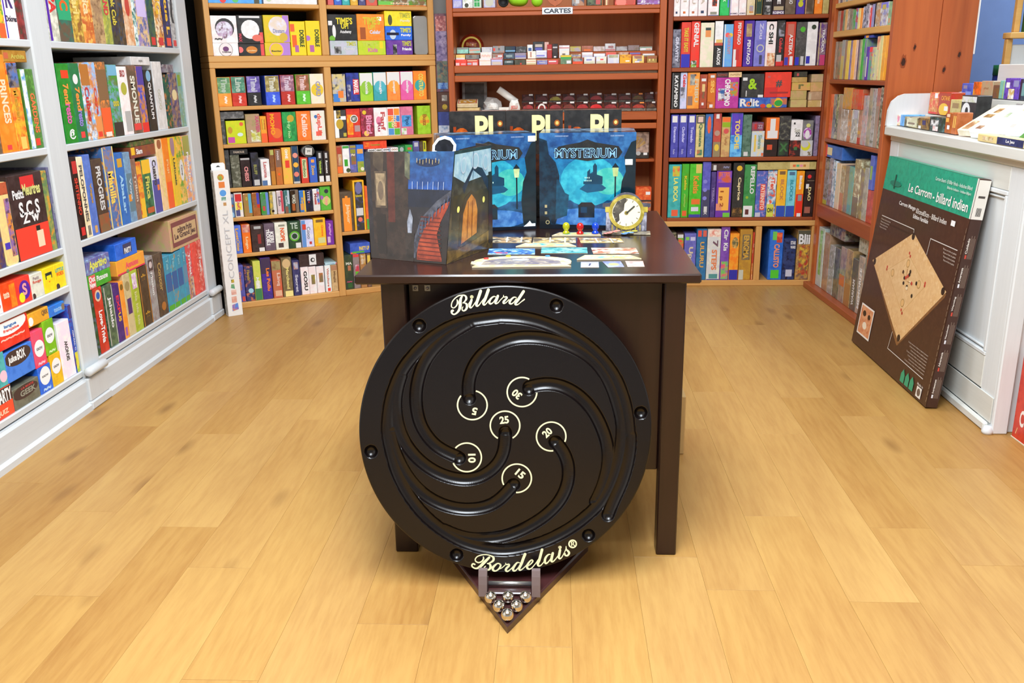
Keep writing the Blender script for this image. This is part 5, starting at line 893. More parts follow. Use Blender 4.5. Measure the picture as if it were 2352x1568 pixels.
DATA=r"""
#W|board_game|0.26|games on the top shelf, right bay of the white bookcase|white bookcase right bay, top shelf
3.4580|0.0719|1.3910|0.2193||eed;bba|0,0,.25,1;52a|ISPA;d33;d;.3,.45,.95,.95|white box with red letters and purple edge
3.5463|0.0965|1.3910|0.2257||276;654;365|0,.35,1,1;2a7|LUC;f62;d;.2,.5,.8,.95|teal and green box with orange letters
3.6355|0.0786|1.3910|0.2337||db4;963;ec6||Safari;fd8;d;.2,.45,.8,.95|golden savanna picture box
3.7194|0.0861|1.3910|0.2413||e94;c63;fc6||Africa;fda;d;.2,.45,.8,.95|orange box with curly letters and blue foot
3.8072|0.0862|1.3910|0.2492||ca7;a86;864|||tan wooden-looking figure box
3.8844|0.0649|1.3910|0.2561||bb4;895;cc6||KILAND;d34;d;.2,.45,.8,.95|olive green box with red letters
3.9498|0.0628|1.3910|0.2602||225;443;222||Creek Cub;dc4;d;.2,.3,.8,.95|navy box with yellow script
4.0108|0.0559|1.3910|0.2657||432;654;246|||dark brown portrait box
4.0831|0.0855|1.3910|0.2703||eca;d96;fdb|o:.5,.6,.25,.15;c43||beige box with red figure
4.1431|0.0314|1.3910|0.2756||eff;6aa;276|||thin white and teal box
4.2182|0.1157|1.3910|0.2804||98c;ec8;56a|.1,.45,.9,1;dcf||lavender topped battle scene box
4.3126|0.0699|1.3910|0.2887||255;463;134|.2,.03,.8,.15;d33||dark teal box with tan discs
4.3955|0.0840|1.3910|0.2941||fec;d93;843|.2,.03,.8,.15;d33|ING;fc3;d;.2,.5,.9,.95|cream edged brown box with yellow letters
4.4847|0.0819|1.3910|0.3019||226;224;338|.2,.03,.8,.15;e43|Sjitue L;fc3;d;.2,.2,.8,.95|dark blue box with bold yellow letters
4.5553|0.0560|1.3910|0.3089||aaa;ccc;888|.2,.03,.8,.12;d33|~;222;d;.2,.3,.8,.9|grey box with black lizard drawing
#W|board_game|0.26|games on the second shelf, right bay of the white bookcase|white bookcase right bay, second shelf
3.4709|0.0878|1.0180|0.2935||293;182|.3,.82,.9,.92;e42|7end;f94;d;.3,.5,.75,.75+resto;d6a;d;.3,.25,.75,.5+@;fff;h;.3,.05,.8,.18|leftmost green box with multicoloured letters
3.5545|0.0763|1.0180|0.2957||285;174|o:.5,.8,.25,=;eee+.3,.05,.7,.13;e44|7end;f94;d;.3,.4,.75,.7+resto;98d;d;.3,.2,.75,.4|second green box with white ball above letters
3.6301|0.0717|1.0180|0.2945||8cf;c84;eee|0,.72,1,1;b73|Cubes;c33;d;.25,.25,.75,.7|sky blue box with orange animals at top
3.6947|0.0543|1.0180|0.3003||9cf;d84;eb7|0,.0,1,.3;e95+.2,.03,.8,.1;e43|Caye;d43;d;.25,.3,.75,.7|pale blue box with orange foot
3.7662|0.0854|1.0180|0.3027||b74;864;f94|0,.5,1,.9;864+0,.05,1,.4;f63+.2,.02,.8,.08;fed||brown and orange cartoon box
3.8612|0.0861|1.0180|0.2922||7ab;684;3a3|0,0,1,.2;333+0,.85,1,1;7bd|ooo;dc3;h;.2,.42,.8,.5|green scenic box with black edge
3.9504|0.0891|1.0180|0.2850||fee;fff|o:.5,.68,.3,=;bb4+.3,.05,.9,.35;bbb|SKO;a33;h;.25,.85,.75,.95|white box with round olive picture
4.0408|0.0884|1.0180|0.2904||865;654|.1,.05,.9,.15;e44|SMONUE;eed;d;.25,.15,.75,.85|brown box with white block letters
4.1202|0.0673|1.0180|0.2876||45c;c84;e93|0,.72,1,1;54a+0,0,1,.15;e33||blue topped box with orange strip
4.2052|0.0811|1.0180|0.2715||333;222|o:.5,.9,.3,=;8bd|QUANTUM;eee;d;.3,.2,.7,.8|black box with slanted white letters
4.3075|0.1010|1.0180|0.3085||eee;ddd||OOOO;ccb;d;.3,.3,.6,.6|cream white thick box
4.3972|0.0550|1.0180|0.2500||144;264;b74|||dark teal picture box
4.4745|0.0964|1.0180|0.2575||558;a86;446|o:.5,.6,.3,.1;eda||violet and brown picture box
4.5538|0.0590|1.0180|0.2604||7aa;8a8;9bb|.1,.75,.7,.95;8a3||pale teal box at the right end
4.1471|0.1903|1.3090|0.0363||eee;ddd||~~;999;h;.4,.3,.6,.7|flat white box lying on upright boxes
4.4346|0.1251|1.2761|0.0381||889;656;aaa|||small grey box lying near the right end
#W|board_game|0.26|games on the third shelf, right bay of the white bookcase|white bookcase right bay, third shelf
3.4463|0.0475|0.6480|0.3197||322;211|.2,.8,.9,.95;c33+.2,.05,.8,.15;d33|SHITENNO;d43;d;.25,.3,.75,.75|black box with red letters
3.4948|0.0449|0.6480|0.3153||eda;fec||PELOPONNES;555;d;.2,.2,.7,.9+=;555;d;.3,.03,.7,.15|cream yellow box with dark letters
3.5486|0.0517|0.6480|0.3196||68d;57c|.3,.03,.7,.12;da6|Vegas;c93;d;.3,.4,.7,.65|bright blue box with gold letters
3.6245|0.0873|0.6480|0.2960||433;543|0,0,1,.25;a53;864|PROGRES;ddd;d;.3,.3,.75,.9|dark brown box with silver letters
3.7263|0.0979|0.6480|0.3366|T|57b;58c;ea5|0,.0,.12,1;fe9+.88,0,1,1;fe9+.1,.7,.9,.95;b84;68c|Manilla;fd6;d;.25,.3,.75,.7|cream framed blue tin with gold script
3.8177|0.0711|0.6480|0.3037||26b;37c|.2,.8,.8,.92;da3|AbaLar;adf;d;.3,.15,.7,.7|royal blue box with pale letters
3.8903|0.0578|0.6480|0.2995||8bd;79b|0,.15,1,.7;689+0,.3,.5,.4;e93|Voya;cde;d;.3,.3,.7,.65|grey blue pale box
3.9439|0.0441|0.6480|0.2664||865;976||Tribun;dcb;d;.25,.3,.75,.75|narrow brown box with pale letters
3.9927|0.0461|0.6480|0.2494||e83;fb3;d53|0,0,1,.35;fc3||orange and yellow box
4.0624|0.0859|0.6480|0.2533||253;485;476|0,.75,1,1;fc3+.1,.05,.9,.15;c63|Finca;dd6;d;.25,.3,.75,.7|dark green box with yellow top
4.1493|0.0800|0.6480|0.2559||eee;ddf|0,0,1,.6;55a+.6,.4,.9,.5;f84|Cuatro;444;d;.25,.5,.75,.95|white topped violet box
4.2276|0.0644|0.6480|0.3313||ec8;fda|o:.5,.93,.35,=;a64|Chang Cheng;fe9;d;.3,.2,.7,.75|tall sand coloured box
4.2960|0.0642|0.6480|0.3308||f93;f82|0,0,1,.38;f62|Fuji;fc8;d;.3,.5,.7,.7|tall orange box
4.3753|0.0769|0.6480|0.3297||ec2;fc3|o:.5,.88,.3,.16;a89|Ushuaia;553;d;.35,.3,.65,.7|tall yellow box with mauve pebble
4.4572|0.0712|0.6480|0.3285||6a3;fc6;eb4|o:.5,.5,.35,.16;eee|Camp;555;d;.35,.42,.65,.58|green and yellow box with white oval
4.5409|0.0848|0.6480|0.3267||eca;fa6;9ad|0,.7,1,1;aa5|Pauvre Duque;fff;d;.3,.15,.7,.75|orange box with white words at right end
4.0606|0.2471|0.9150|0.0482||844;953|0,.3,.15,1;fc3|Siam;fff;h;.2,.3,.45,.8|brown box with white letters lying across others
4.0611|0.2454|0.9638|0.0232||573;453;864|||green jungle box lying topmost
#W|board_game|0.26|games on the bottom shelf, right bay of the white bookcase|white bookcase right bay, bottom shelf
3.4282|0.0276|0.1720|0.2715||242;364;567|||dark leafy green sliver of box
3.4806|0.0687|0.1720|0.2707||d43;c32|o:.5,.88,.35,=;eca+o:.5,.88,.22,=;36b|Love-Trivia;fff;d;.3,.15,.75,.65|red box with white script
3.5652|0.0776|0.1720|0.2661|T|465;686;354|.05,.03,.12,.97;ddd+.85,.03,.92,.97;ddd|Jahaido;eee;d;.3,.3,.7,.8|dark green tin with white stitching
3.6337|0.0533|0.1720|0.2519||538;427||EXP;e35;d;.3,.5,.75,.8+US;fc3;d;.3,.35,.75,.5|violet box with red and yellow letters
3.6822|0.0377|0.1720|0.2512||f93;fa4|.1,.05,.6,.2;a6b+o:.5,.9,.35,=;862||narrow orange box with mauve square
3.7353|0.0607|0.1720|0.2729||cb8;dc9|.2,.35,.8,.6;537+o:.5,.8,.35,=;a96||tan box with dark purple square
3.8048|0.0718|0.1720|0.2739||ab3;bc4|.2,.7,.8,.95;dad;fff|bla bla bla;dd9;d;.3,.1,.6,.65|lime olive box with pastel picture
3.8937|0.0944|0.1720|0.2713||432;543|.03,0,.1,1;c83+.9,0,.97,1;c83|*;c93;h;.25,.12,.75,.25+*;c93;h;.25,.75,.75,.88|dark brown box with gold stitched edges
3.9801|0.0629|0.1720|0.2998||988;aaa|.15,.78,.85,.95;544+o:.5,.87,.25,=;dcc|Mission;eee;d;.3,.4,.65,.75|silver grey box
4.0669|0.0948|0.1720|0.2977||543;654;433|o:.5,.15,.25,.07;b73|Concor;b95;d;.3,.4,.7,.85|dark leather brown box
4.1548|0.0680|0.1720|0.2660||3ac;49b|0,0,1,.1;5b3+0,.35,1,.68;36a|Tea;8cd;d;.3,.75,.7,.95|turquoise box with green foot, leftmost of four alike
4.2242|0.0632|0.1720|0.2628||3ac;49b;a97|0,0,1,.1;5b3+0,.35,1,.68;36a|Tee;8cd;d;.3,.75,.7,.95|turquoise box with green foot, second of four alike
4.2911|0.0631|0.1720|0.2656||3ac;49b|0,0,1,.1;5b3+0,.35,1,.68;36a|Teo;8cd;d;.3,.75,.7,.95|turquoise box with green foot, third of four alike
4.3527|0.0523|0.1720|0.2699||3ac;49b|0,0,1,.1;5b3+0,.35,1,.68;69b|Teu;8cd;d;.3,.75,.7,.95|turquoise box with green foot, last of four alike
4.4165|0.0612|0.1720|0.2701||e45;d55;cbb|0,0,1,.4;dcb;c84;758|Trivial;fff;d;.3,.45,.7,.85|red and beige box with white script
4.4831|0.0596|0.1720|0.2701||e43;f54|||bright red box near the right post
4.5502|0.0663|0.1720|0.2703||e54;d43;fa9||Tourn;fff;d;.3,.4,.7,.7|red cartoon box beside the right post
3.5181|0.1838|0.4441|0.0571||5b3;4a3|0,0,.3,1;e66|Out;fff;h;.02,.5,.28,.9+New;fff;h;.02,.1,.28,.5+Pictoune;fff;h;.35,.4,.85,.8|green box with red corner lying on red box
3.5225|0.1895|0.5018|0.0634||88b;66a;9bd||Aperitivo;ee6;h;.1,.15,.85,.85|lilac box with yellow letters lying on green
3.7988|0.2648|0.4465|0.0639||fb3;fa4|0,0,1,.12;e36|Annuuu;f57;h;.3,.3,.75,.7+o;3b7;h;.3,.0,.4,.2|orange box with pink underside lying flat
3.7728|0.1981|0.5110|0.0697||26d;37e|.35,.25,.75,.85;446|PARTY;fff;h;.4,.25,.72,.6|blue party box, topmost of the left pile
4.4046|0.3573|0.4429|0.1503|K|cb7;da8|.06,.1,.94,.9;844+.1,.25,.9,.75;db8|culture fruits;533;h;.25,.52,.75,.72+Le Grand Jeu;533;h;.14,.28,.86,.52|wooden box with engraved label lying on blue boxes
#W|board_game|0.26|games on the top shelf, left bay of the white bookcase|white bookcase left bay, top shelf
3.0787|0.0493|1.3910|0.1888||46b;484|||blue box at the photo's left edge
3.1262|0.0405|1.3910|0.1932||5a3;e84;fc4|0,0,1,.25;f63+o:.4,.35,.4,=;fc3||green and orange cartoon box
3.1858|0.0737|1.3910|0.1986||fff;fee|0,0,.12,1;42b|K;437;h;.25,.5,.8,.95+Dolores;334;h;.1,.28,.95,.38|white box with violet strokes
3.2471|0.0424|1.3910|0.2030||622;933;443||WIN;bbb;d;.2,.7,.7,.95|dark red fantasy box
#W|board_game|0.26|games on the second shelf, left bay of the white bookcase|white bookcase left bay, second shelf
2.9851|0.0533|1.0180|0.3191||654;864;a75|||brown box at the photo's left edge
3.0593|0.0866|1.0180|0.3202||f93;f82|.3,.03,.6,.08;e44|PRINCES;fdb;d;.4,.3,.85,.75|large orange box with white capitals
3.1401|0.0650|1.0180|0.2955||f83;fb3;e62|0,.72,1,1;57b;876;334+.3,.02,.8,.16;fc6|Messen;c93;d;.3,.35,.7,.7|orange box with blue battle top
3.2255|0.0801|1.0180|0.2743||583;473;6a4|0,0,.35,1;6ad;fff+.4,.04,.75,.13;e43|GARDENS;e74;d;.5,.2,.85,.7|green box with orange letters and blue side
3.1736|0.1388|1.3141|0.0393||a72;b83|.0,.3,.2,.8;c64|Archita;cb5;h;.3,.3,.9,.7|gold brown box lying on upright boxes
#W|board_game|0.26|games on the third shelf, left bay of the white bookcase|white bookcase left bay, third shelf
2.8879|0.0646|0.6480|0.2640||436;754;447|||dark violet box at the photo's left edge
2.9610|0.0730|0.6480|0.2797|T|fe9;fd9|.0,.85,1,1;843;c64+.55,.1,.95,.8;97b;e94;546+.1,.2,.5,.28;54c||cream yellow tin with blue lettering
3.1075|0.2110|0.6480|0.2936|D|322;433|0,0,1,.38;f43+.35,.83,.75,.97;d33+.6,.1,.8,.3;fdb+.6,.3,.72,.36;222|Petits;eee;h;.08,.72,.4,.83+Meurtres;dd8;h;.38,.74,.9,.88+S C S;eee;h;.2,.5,.8,.68+Z w;eee;h;.25,.42,.75,.55|big black and red box facing outwards
3.2326|0.0307|0.6480|0.2908||aa5;685;d93|||narrow ornate yellow green box
3.2606|0.0153|0.6480|0.2997||668;779;557||Gaule;bcc;d;.3,.3,.7,.7|slate blue box beside the post
#W|card_game_box|0.12|small games on the fourth shelf, left bay of the white bookcase|white bookcase left bay, fourth shelf
2.8317|0.0556|0.5040|0.0935||fff;fee||Mo;c66;h;.2,.2,.8,.4|white small box at the photo's left edge
2.9051|0.0837|0.5040|0.0936||f52;e41|.55,.05,.95,.9;f92;f72|texte;fdb;h;.1,.35,.5,.8|orange red box with yellow swirl
2.9928|0.0877|0.5040|0.0937||e33;f43|o:.55,.5,.38,=;52a+o:.3,.25,.2,=;ee3|S;faa;h;.4,.3,.7,.75|red box with violet gear
3.0783|0.0779|0.5040|0.0877||ddc;eed|o:.1,.1,.15,=;433|Petit;a99;h;.2,.75,.7,.88+Rouge;d65;h;.15,.58,.85,.73|beige box with red word
3.1574|0.0720|0.5040|0.0917||fe2;fd2|.2,.55,.8,.8;233+.28,.5,.72,.68;fe2|v;f42;h;.42,.4,.55,.46|yellow box with black hair drawing
3.2326|0.0713|0.5040|0.0916||fe2;fd2|o:.15,.08,.18,=;433|LITTLE;4ab;h;.1,.68,.9,.82+WORDS;f62;h;.15,.5,.85,.66|yellow box with blue and orange words
#W|card_game_box|0.16|quiz games on the bottom shelf, left bay of the white bookcase|white bookcase left bay, bottom shelf
2.7375|0.1722|0.1600|0.1029||e43;f53|0,.5,1,1;433|PARTY;fff;h;.5,.5,.98,.95+QUIZ;fdb;h;.4,.1,.8,.3|red box with black top band, lowest at left
2.9066|0.1585|0.1600|0.0752||665;776|o:.45,.68,.5,.32;433|GEEK;998;h;.25,.48,.85,.75+LA BOITE;c44;h;.3,.8,.8,.9|taupe box with large grey letters
3.0309|0.0819|0.1600|0.0990||37e;26d|o:.5,.62,.42,=;fff|KNOW;666;h;.25,.58,.75,.66+~~;bdf;h;.2,.05,.8,.2|blue box with white circle
3.1104|0.0715|0.1600|0.1216||fc2;eb2|o:.5,.6,.42,=;fff|KNOW;666;h;.25,.56,.75,.64|yellow box with white circle
3.1948|0.0884|0.1600|0.2215||fff;fef||SKNOW;444;u;.4,.3,.65,.65|tall white box with sideways letters
3.2560|0.0247|0.1600|0.2698||24a;36c;528|0,0,1,.3;7b4;ed3+0,.8,1,1;437|GENIAL O;eef;d;.35,.3,.65,.65|blue box beside the post
2.7479|0.1366|0.2635|0.1175||4aa;5bb|o:.85,.3,.15,=;fcd||teal box on red box at the photo's left edge
2.9000|0.1642|0.2635|0.1047||37d;48e|o:.45,.75,.48,.3;433|juke;fff;h;.1,.55,.4,.85+BOX;fff;h;.42,.6,.72,.92|blue and black box on the taupe one
2.8846|0.2006|0.3816|0.0914||f43;e32|o:.45,.85,.5,.38;fff|langue;37b;h;.25,.72,.7,.88+française;e54;h;.22,.58,.75,.72+~~~~;fcb;h;.15,.3,.85,.4|red box with white oval and blue word
3.0238|0.0745|0.2596|0.1352||f46;e57|o:.5,.5,.42,=;fff|KNOW;666;h;.25,.46,.75,.54+~~;fcd;h;.2,.05,.8,.15|pink box with white circle on blue one
3.1009|0.0710|0.2822|0.1304||8c2;7b2|o:.5,.55,.42,=;fff|KNOW;666;h;.25,.51,.75,.59+~~;dfb;h;.2,.05,.8,.15|green box with white circle on yellow one
3.0526|0.1322|0.4132|0.0484||fb3;ea3|o:.1,.4,.12,=;fff|QRR;864;h;.65,.4,.95,.85|flat orange box lying on pink and green
3.1740|0.1084|0.4132|0.0405||37d;28e|o:.9,.5,.12,=;876|texte;9cf;h;.3,.3,.8,.7|flat blue box lying beside the orange one
#O|board_game|0.24|games on the top shelf of the oak bookcase|oak bookcase left bay, top shelf
0.1463|0.2725|1.6170|0.0910||5af;6bf|o:.27,.2,.06,=;e44+o:.5,.22,.06,=;6c7+.85,0,.95,.3;554||wide sky blue box with coloured dots
0.4336|0.2857|1.6170|0.1030||fff;eee|o:.1,.25,.05,=;cdb|~;bbb;h;.4,.2,.6,.3|wide white box
#O|card_game_box|0.12|small games on the second shelf of the oak bookcase|oak bookcase left bay, second shelf
0.0745|0.1289|1.3570|0.0637||fee;fff|o:.5,.5,.27,=;333+o:.5,.5,.255,=;fee+o:.5,.55,.12,.2;747|Diables;444;h;.35,.25,.7,.38|white small box with ringed purple logo
0.2076|0.1335|1.3570|0.0609||333;222|o:.5,.5,.22,.3;d83+.85,0,1,1;e55+o:.05,.5,.12,.25;f77|Jouleo;eda;h;.3,.35,.7,.5|black small box with orange crest
0.3447|0.1368|1.3570|0.0659||ec2;dc3|.6,0,1,1;b8d+o:.45,.45,.28,=;e9d+o:.45,.45,.25,=;ec3|Bestiar;333;h;.25,.3,.65,.42|yellow and mauve small box
0.4583|0.0813|1.3570|0.1748||ed2;fd2|0,.7,.3,.92;f63+.1,.25,.4,.6;f62+.25,.1,.5,.3;b6a|DOBBLE;242;d;.6,.25,.9,.75|left yellow box with black sideways letters
0.5422|0.0782|1.3570|0.1781||ed2;fd2|o:.1,.5,.18,=;b7c+.2,.1,.5,.3;b6a|DOBBLE;242;d;.6,.25,.9,.75|right yellow box with black sideways letters
0.0757|0.1309|1.4213|0.1354||fee;fff|o:.52,.55,.37,=;333+o:.5,.48,.33,=;b9b;eef;867+.0,.15,.4,.25;fee|~~;555;h;.1,.1,.4,.2|white box with round tin window, topmost left
0.2087|0.1319|1.4185|0.1421||333;222|o:.5,.5,.36,=;eee;fff+.85,0,1,.4;e55+.1,.9,.9,.97;eee+o:.75,.2,.2,.12;e76|MAX;c45;d;.03,.05,.15,.35|black box with round silver window
0.3473|0.1352|1.4235|0.1386||ec2;dc3|.75,0,1,1;b8d+o:.55,.6,.36,=;eef;edc+o:.75,.2,.16,=;db4|Dinstars;99b;h;.35,.35,.8,.5|yellow and mauve box with round window, topmost
#O|card_game_box|0.12|small games on the third shelf of the oak bookcase|oak bookcase left bay, third shelf
0.0446|0.0689|1.1010|0.1502||f93;fa4|0,.45,1,1;7a6;586;9b8|Time;bcb;d;.3,.48,.75,.95+~~;fed;d;.3,.1,.8,.35|orange and green time-card box
0.1191|0.0742|1.1010|0.1520||d43;c32|0,.45,1,1;597;476;7a9|Line;bcb;d;.3,.48,.75,.95+~~;fcc;d;.3,.1,.8,.35|red and teal time-card box
0.1981|0.0726|1.1010|0.1533||333;222|0,.45,1,1;76b;549;98c|Timel;ccd;d;.3,.48,.75,.95+~~;ccc;d;.3,.1,.8,.35|black and blue time-card box
0.2974|0.0766|1.1010|0.1543||35d;46e|0,.45,1,1;a95;874;cb7|Timeli;ddc;d;.3,.48,.75,.95+~~;bdf;d;.3,.1,.8,.35|blue and ochre time-card box
0.3789|0.0749|1.1010|0.1562||c33;b32|0,.45,1,1;a78;857;c9a|Tmeli;dcd;d;.3,.48,.75,.95+~~;fcc;d;.3,.1,.8,.35|dark red and mauve time-card box
0.4629|0.0759|1.1010|0.1581||5b3;6c3|0,.45,1,1;a64;853;c86|Timelin;ecc;d;.3,.48,.75,.95+~~;dfd;d;.3,.1,.8,.35|green and brown time-card box
0.5419|0.0758|1.1010|0.1596||fec;fed|o:.5,.47,.45,=;ec3|CARD;99b;d;.4,.25,.75,.75|cream box with yellow blob
#O|card_game_box|0.12|small games on the fourth shelf of the oak bookcase|oak bookcase left bay, fourth shelf
0.0198|0.0195|0.9049|0.1302||555;444;777|||dark grey slim tin at the left end
0.0842|0.1008|0.9049|0.1214||dd2;cd2|o:.2,.6,.12,.15;c93+o:.8,.85,.1,=;e64+.05,.05,.4,.3;c5a+o:.7,.4,.15,.08;dee||lime yellow box with small pictures
0.1763|0.0750|0.9049|0.1530||a96;b97|.3,.05,1,.45;cc5;eee;a95|XAVIER;c57;d;.68,.35,.95,.95|taupe box with coloured letters
0.2320|0.0331|0.9049|0.1396||f93;fa3|0,0,1,.35;f63+.2,.5,.8,.9;c72|Saboteur;ec4;d;.3,.45,.7,.9|narrow orange and yellow box
0.2920|0.0783|0.9049|0.1578||e32;d43|o:.6,.3,.35,=;e73|MOMO;fa2;d;.2,.25,.5,.95|red box with yellow snake lettering
0.3728|0.0762|0.9049|0.1577||284;3a5|o:.6,.78,.25,=;ca3+.3,.1,.6,.6;4b6;383|Hy ho;ad9;d;.3,.1,.55,.7|green box with golden fruit
0.4521|0.0781|0.9049|0.1595||f72;f83||Kaliko;fdc;d;.35,.12,.75,.9|orange box with pale letters
0.5332|0.0778|0.9049|0.1596||fee;eed|o:.35,.8,.12,=;47b+.3,.15,.7,.3;f65|dupLik;e65;d;.35,.12,.75,.9|white box with red and blue letters
0.0714|0.1226|1.0357|0.0380||555;666;888|||dark pewter tin lying on the lime box
#O|card_game_box|0.14|games on the fifth shelf of the oak bookcase|oak bookcase left bay, fifth shelf
0.0223|0.0244|0.6722|0.2033||333;444;555|||glossy black box at the left end
0.0624|0.0482|0.6722|0.1742||554;665;998|||grey wrapped box with copper letters
0.1154|0.0517|0.6722|0.1570||211;322|0,.93,1,1;bbb|CHESS;e99;d;.35,.2,.75,.7|black box with pink capitals
0.1673|0.0416|0.6722|0.1818||222;334|.2,.03,.9,.2;ccc|BLUFF;995;d;.3,.35,.7,.65|black box with olive letters
0.2210|0.0473|0.6722|0.1439||fff;eee|0,0,.6,.2;57a|Lacuna;c77;d;.3,.3,.7,.9|white box with red letters
0.2610|0.0257|0.6722|0.1932||963;853|.2,.85,.9,1;bb6+0,0,1,.4;c83||tall brown box
0.2940|0.0353|0.6722|0.1938||b63;c73|.1,.5,1,1;865+o:.5,.3,.2,=;f62|PARIS;dcc;d;.35,.7,.65,.95|orange and brown box
0.3416|0.0510|0.6722|0.2011||ec4;fb5|.3,.45,.75,.65;e43|OHNE;fff;d;.35,.7,.65,.95|golden yellow box with red patch
0.3893|0.0400|0.6722|0.2076||357;246|0,0,1,.06;ccc+.0,0,.08,1;da4+.92,0,1,1;da4+o:.5,.75,.35,=;e98+o:.5,.5,.35,=;fb4+o:.5,.25,.35,=;e87||navy box with round coloured tokens
0.4369|0.0408|0.6722|0.1411||e42;d43|.2,.2,.8,.95;dda|Bamboo;685;d;.3,.25,.7,.9|red box with cream panel
0.4847|0.0439|0.6722|0.1394||37d;46c|.3,.8,.7,.92;fa4|Zooo;eb4;d;.3,.3,.7,.7|blue box with yellow letters
0.5274|0.0334|0.6722|0.1709||222;333|.2,0,1,.2;eee+.3,.78,.7,.95;ccc|Victoires;bd5;d;.3,.28,.7,.7|left black box with white corner
0.5636|0.0308|0.6722|0.1691||222;322|.2,0,1,.2;eee+.3,.78,.7,.95;ccc|Romans;eee;d;.3,.28,.7,.7|right black box with white corner
0.0874|0.0939|0.8470|0.0290||222;333||FAMOUS;ba9;h;.2,.3,.8,.7|flat black box lying at upper left
0.4670|0.0820|0.8139|0.0648|C|eee;ddd;555|||round clear canister lying on the red box
#O|game_tin|0.1|tins and small boxes on the sixth shelf of the oak bookcase|oak bookcase left bay, sixth shelf
0.0222|0.0242|0.5106|0.1298||579;68b;468|o:.55,.5,.3,=;c64+.05,.85,.95,1;bbc+o:.4,.12,.4,.12;adf||slate blue box with orange star at left end
0.0590|0.0435|0.5106|0.1333||fee;eed|.1,.65,.9,.95;d33+.1,.3,.9,.6;fe5+.1,.05,.6,.3;558|QPIG;d46;u;.3,.3,.7,.7|white box with red and yellow picture
0.1076|0.0452|0.5106|0.1267|T|a94;b85|.6,.15,1,1;6bd|o;cc5;h;.3,.7,.5,.85|olive tin with sky blue lid
0.1533|0.0411|0.5106|0.1275|T|a63;b74|.6,.5,1,1;55c+.6,.35,1,.5;d43|on;865;d;.2,.3,.5,.8|brown tin with blue and red lid
0.2007|0.0450|0.5106|0.1264|T|4a3;697|.65,0,1,1;79e+.2,.2,.5,.4;d55||green tin with light blue lid
0.2462|0.0372|0.5106|0.1286|T|ec5;997|.5,0,1,1;eee+o:.4,.15,.2,=;322||yellow tin with white lid
0.2861|0.0365|0.5106|0.1295|T|dcd;edd|.6,.1,1,1;d56|Lilo;767;d;.2,.3,.6,.8|lilac tin with red lid
0.3245|0.0313|0.5106|0.1295|T|477;588|.6,.4,1,1;cde+0,0,.6,.3;965|Cafe;bcc;d;.2,.3,.6,.8|teal tin with white lid
0.3670|0.0476|0.5106|0.1297|T|211;432|.6,0,1,1;876+.15,.1,.5,.4;b63|WORD;ddc;d;.2,.4,.6,.8|black tin with brown lid
0.4117|0.0354|0.5106|0.1221|T|37c;48d|.65,0,1,1;fc3+.1,.1,.6,.4;ea5|Zip;eb3;d;.2,.3,.6,.8|blue tin with yellow lid
0.4499|0.0357|0.5106|0.1227|T|223;335||TITE;cce;d;.2,.5,.6,.95+o;e44;h;.3,.4,.5,.48|navy tin with pale letters
0.4905|0.0392|0.5106|0.1254|T|eee;fff|.6,.3,1,1;e64;47d;eee+.2,.3,.5,.5;c66|Me;a66;d;.2,.5,.6,.8|white tin with red and blue lid
0.5437|0.0600|0.5106|0.1355||5b3;6b4|o:.55,.4,.4,=;cd7+o:.6,.8,.2,=;334+o:.1,.55,.2,=;a6b|Opp;f99;d;.35,.2,.75,.6|bright green cartoon box
#O|card_game_box|0.14|small games on the seventh shelf of the oak bookcase|oak bookcase left bay, seventh shelf
0.0333|0.0464|0.3091|0.1567||57d;68e||Lost;fb4;d;.35,.5,.7,.9+Cities;eb5;d;.35,.1,.7,.5|periwinkle box with yellow letters
0.0829|0.0451|0.3091|0.1591||f83;f72|.1,.72,.95,1;fdb;c66|Logo;fda;d;.3,.1,.7,.6|orange box with cream picture on top
0.1440|0.0690|0.3091|0.1516||322;433|.55,0,1,.15;eee+.5,.3,.75,.65;933+.25,.85,.8,.95;bbb||black box with dark red figure
0.2098|0.0557|0.3091|0.1528||656;767||KERI;fff;d;.5,.3,.9,.7+TROUBLE;fff;d;.15,.2,.5,.8|grey box with white block letters
0.2765|0.0706|0.3091|0.1540||ffe;eed|.3,.85,.8,.92;998+.2,.08,.6,.25;544|NOPE;e63;d;.4,.3,.75,.8|white box with red capitals
0.3494|0.0691|0.3091|0.1548||243;353|o:.5,.45,.42,=;6b3+o:.5,.45,.3,=;bbb+o:.5,.45,.22,=;243+.55,0,1,.2;eee|TE;bcb;h;.2,.72,.8,.95|dark green box with gear picture
0.4244|0.0699|0.3091|0.1554||eef;ddf|0,.0,.35,1;69d+.1,.65,.4,.85;d43+.6,.1,.8,.2;c44|Cooo;99a;d;.45,.3,.75,.75|white and blue box with red block
0.4967|0.0684|0.3091|0.1601||fb2;fc3|.2,.85,.8,.95;863+.3,.1,.9,.3;dd9|Queene;f72;d;.6,.35,.8,.75|yellow box with bee pictures
0.5549|0.0425|0.3091|0.1398||83a;73a|.1,.1,.5,.35;dbd|~~;c9d;d;.3,.4,.7,.9|violet box at the right end
#O|board_game|0.2|games on the bottom shelf of the oak bookcase|oak bookcase left bay, bottom shelf
0.0287|0.0372|0.0330|0.2100||66b;55a|.5,.02,.9,.15;d54|Orasion;d85;d;.3,.3,.65,.85|blue violet box with orange script
0.0744|0.0473|0.0330|0.1997||336;447;c75|o:.6,.3,.3,=;ade|Hanabi;b94;d;.3,.6,.65,.9|indigo colourful box
0.1213|0.0412|0.0330|0.2250||dd6;cd5|0,0,1,.3;485+.2,.3,.8,.5;eec|Jungle;fff;d;.3,.3,.7,.6|pale yellow and green jungle box
0.1715|0.0549|0.0330|0.2384||53a;438|0,.62,1,1;435|Les Poilu;f83;d;.5,.2,.85,.75|tall violet box with orange letters
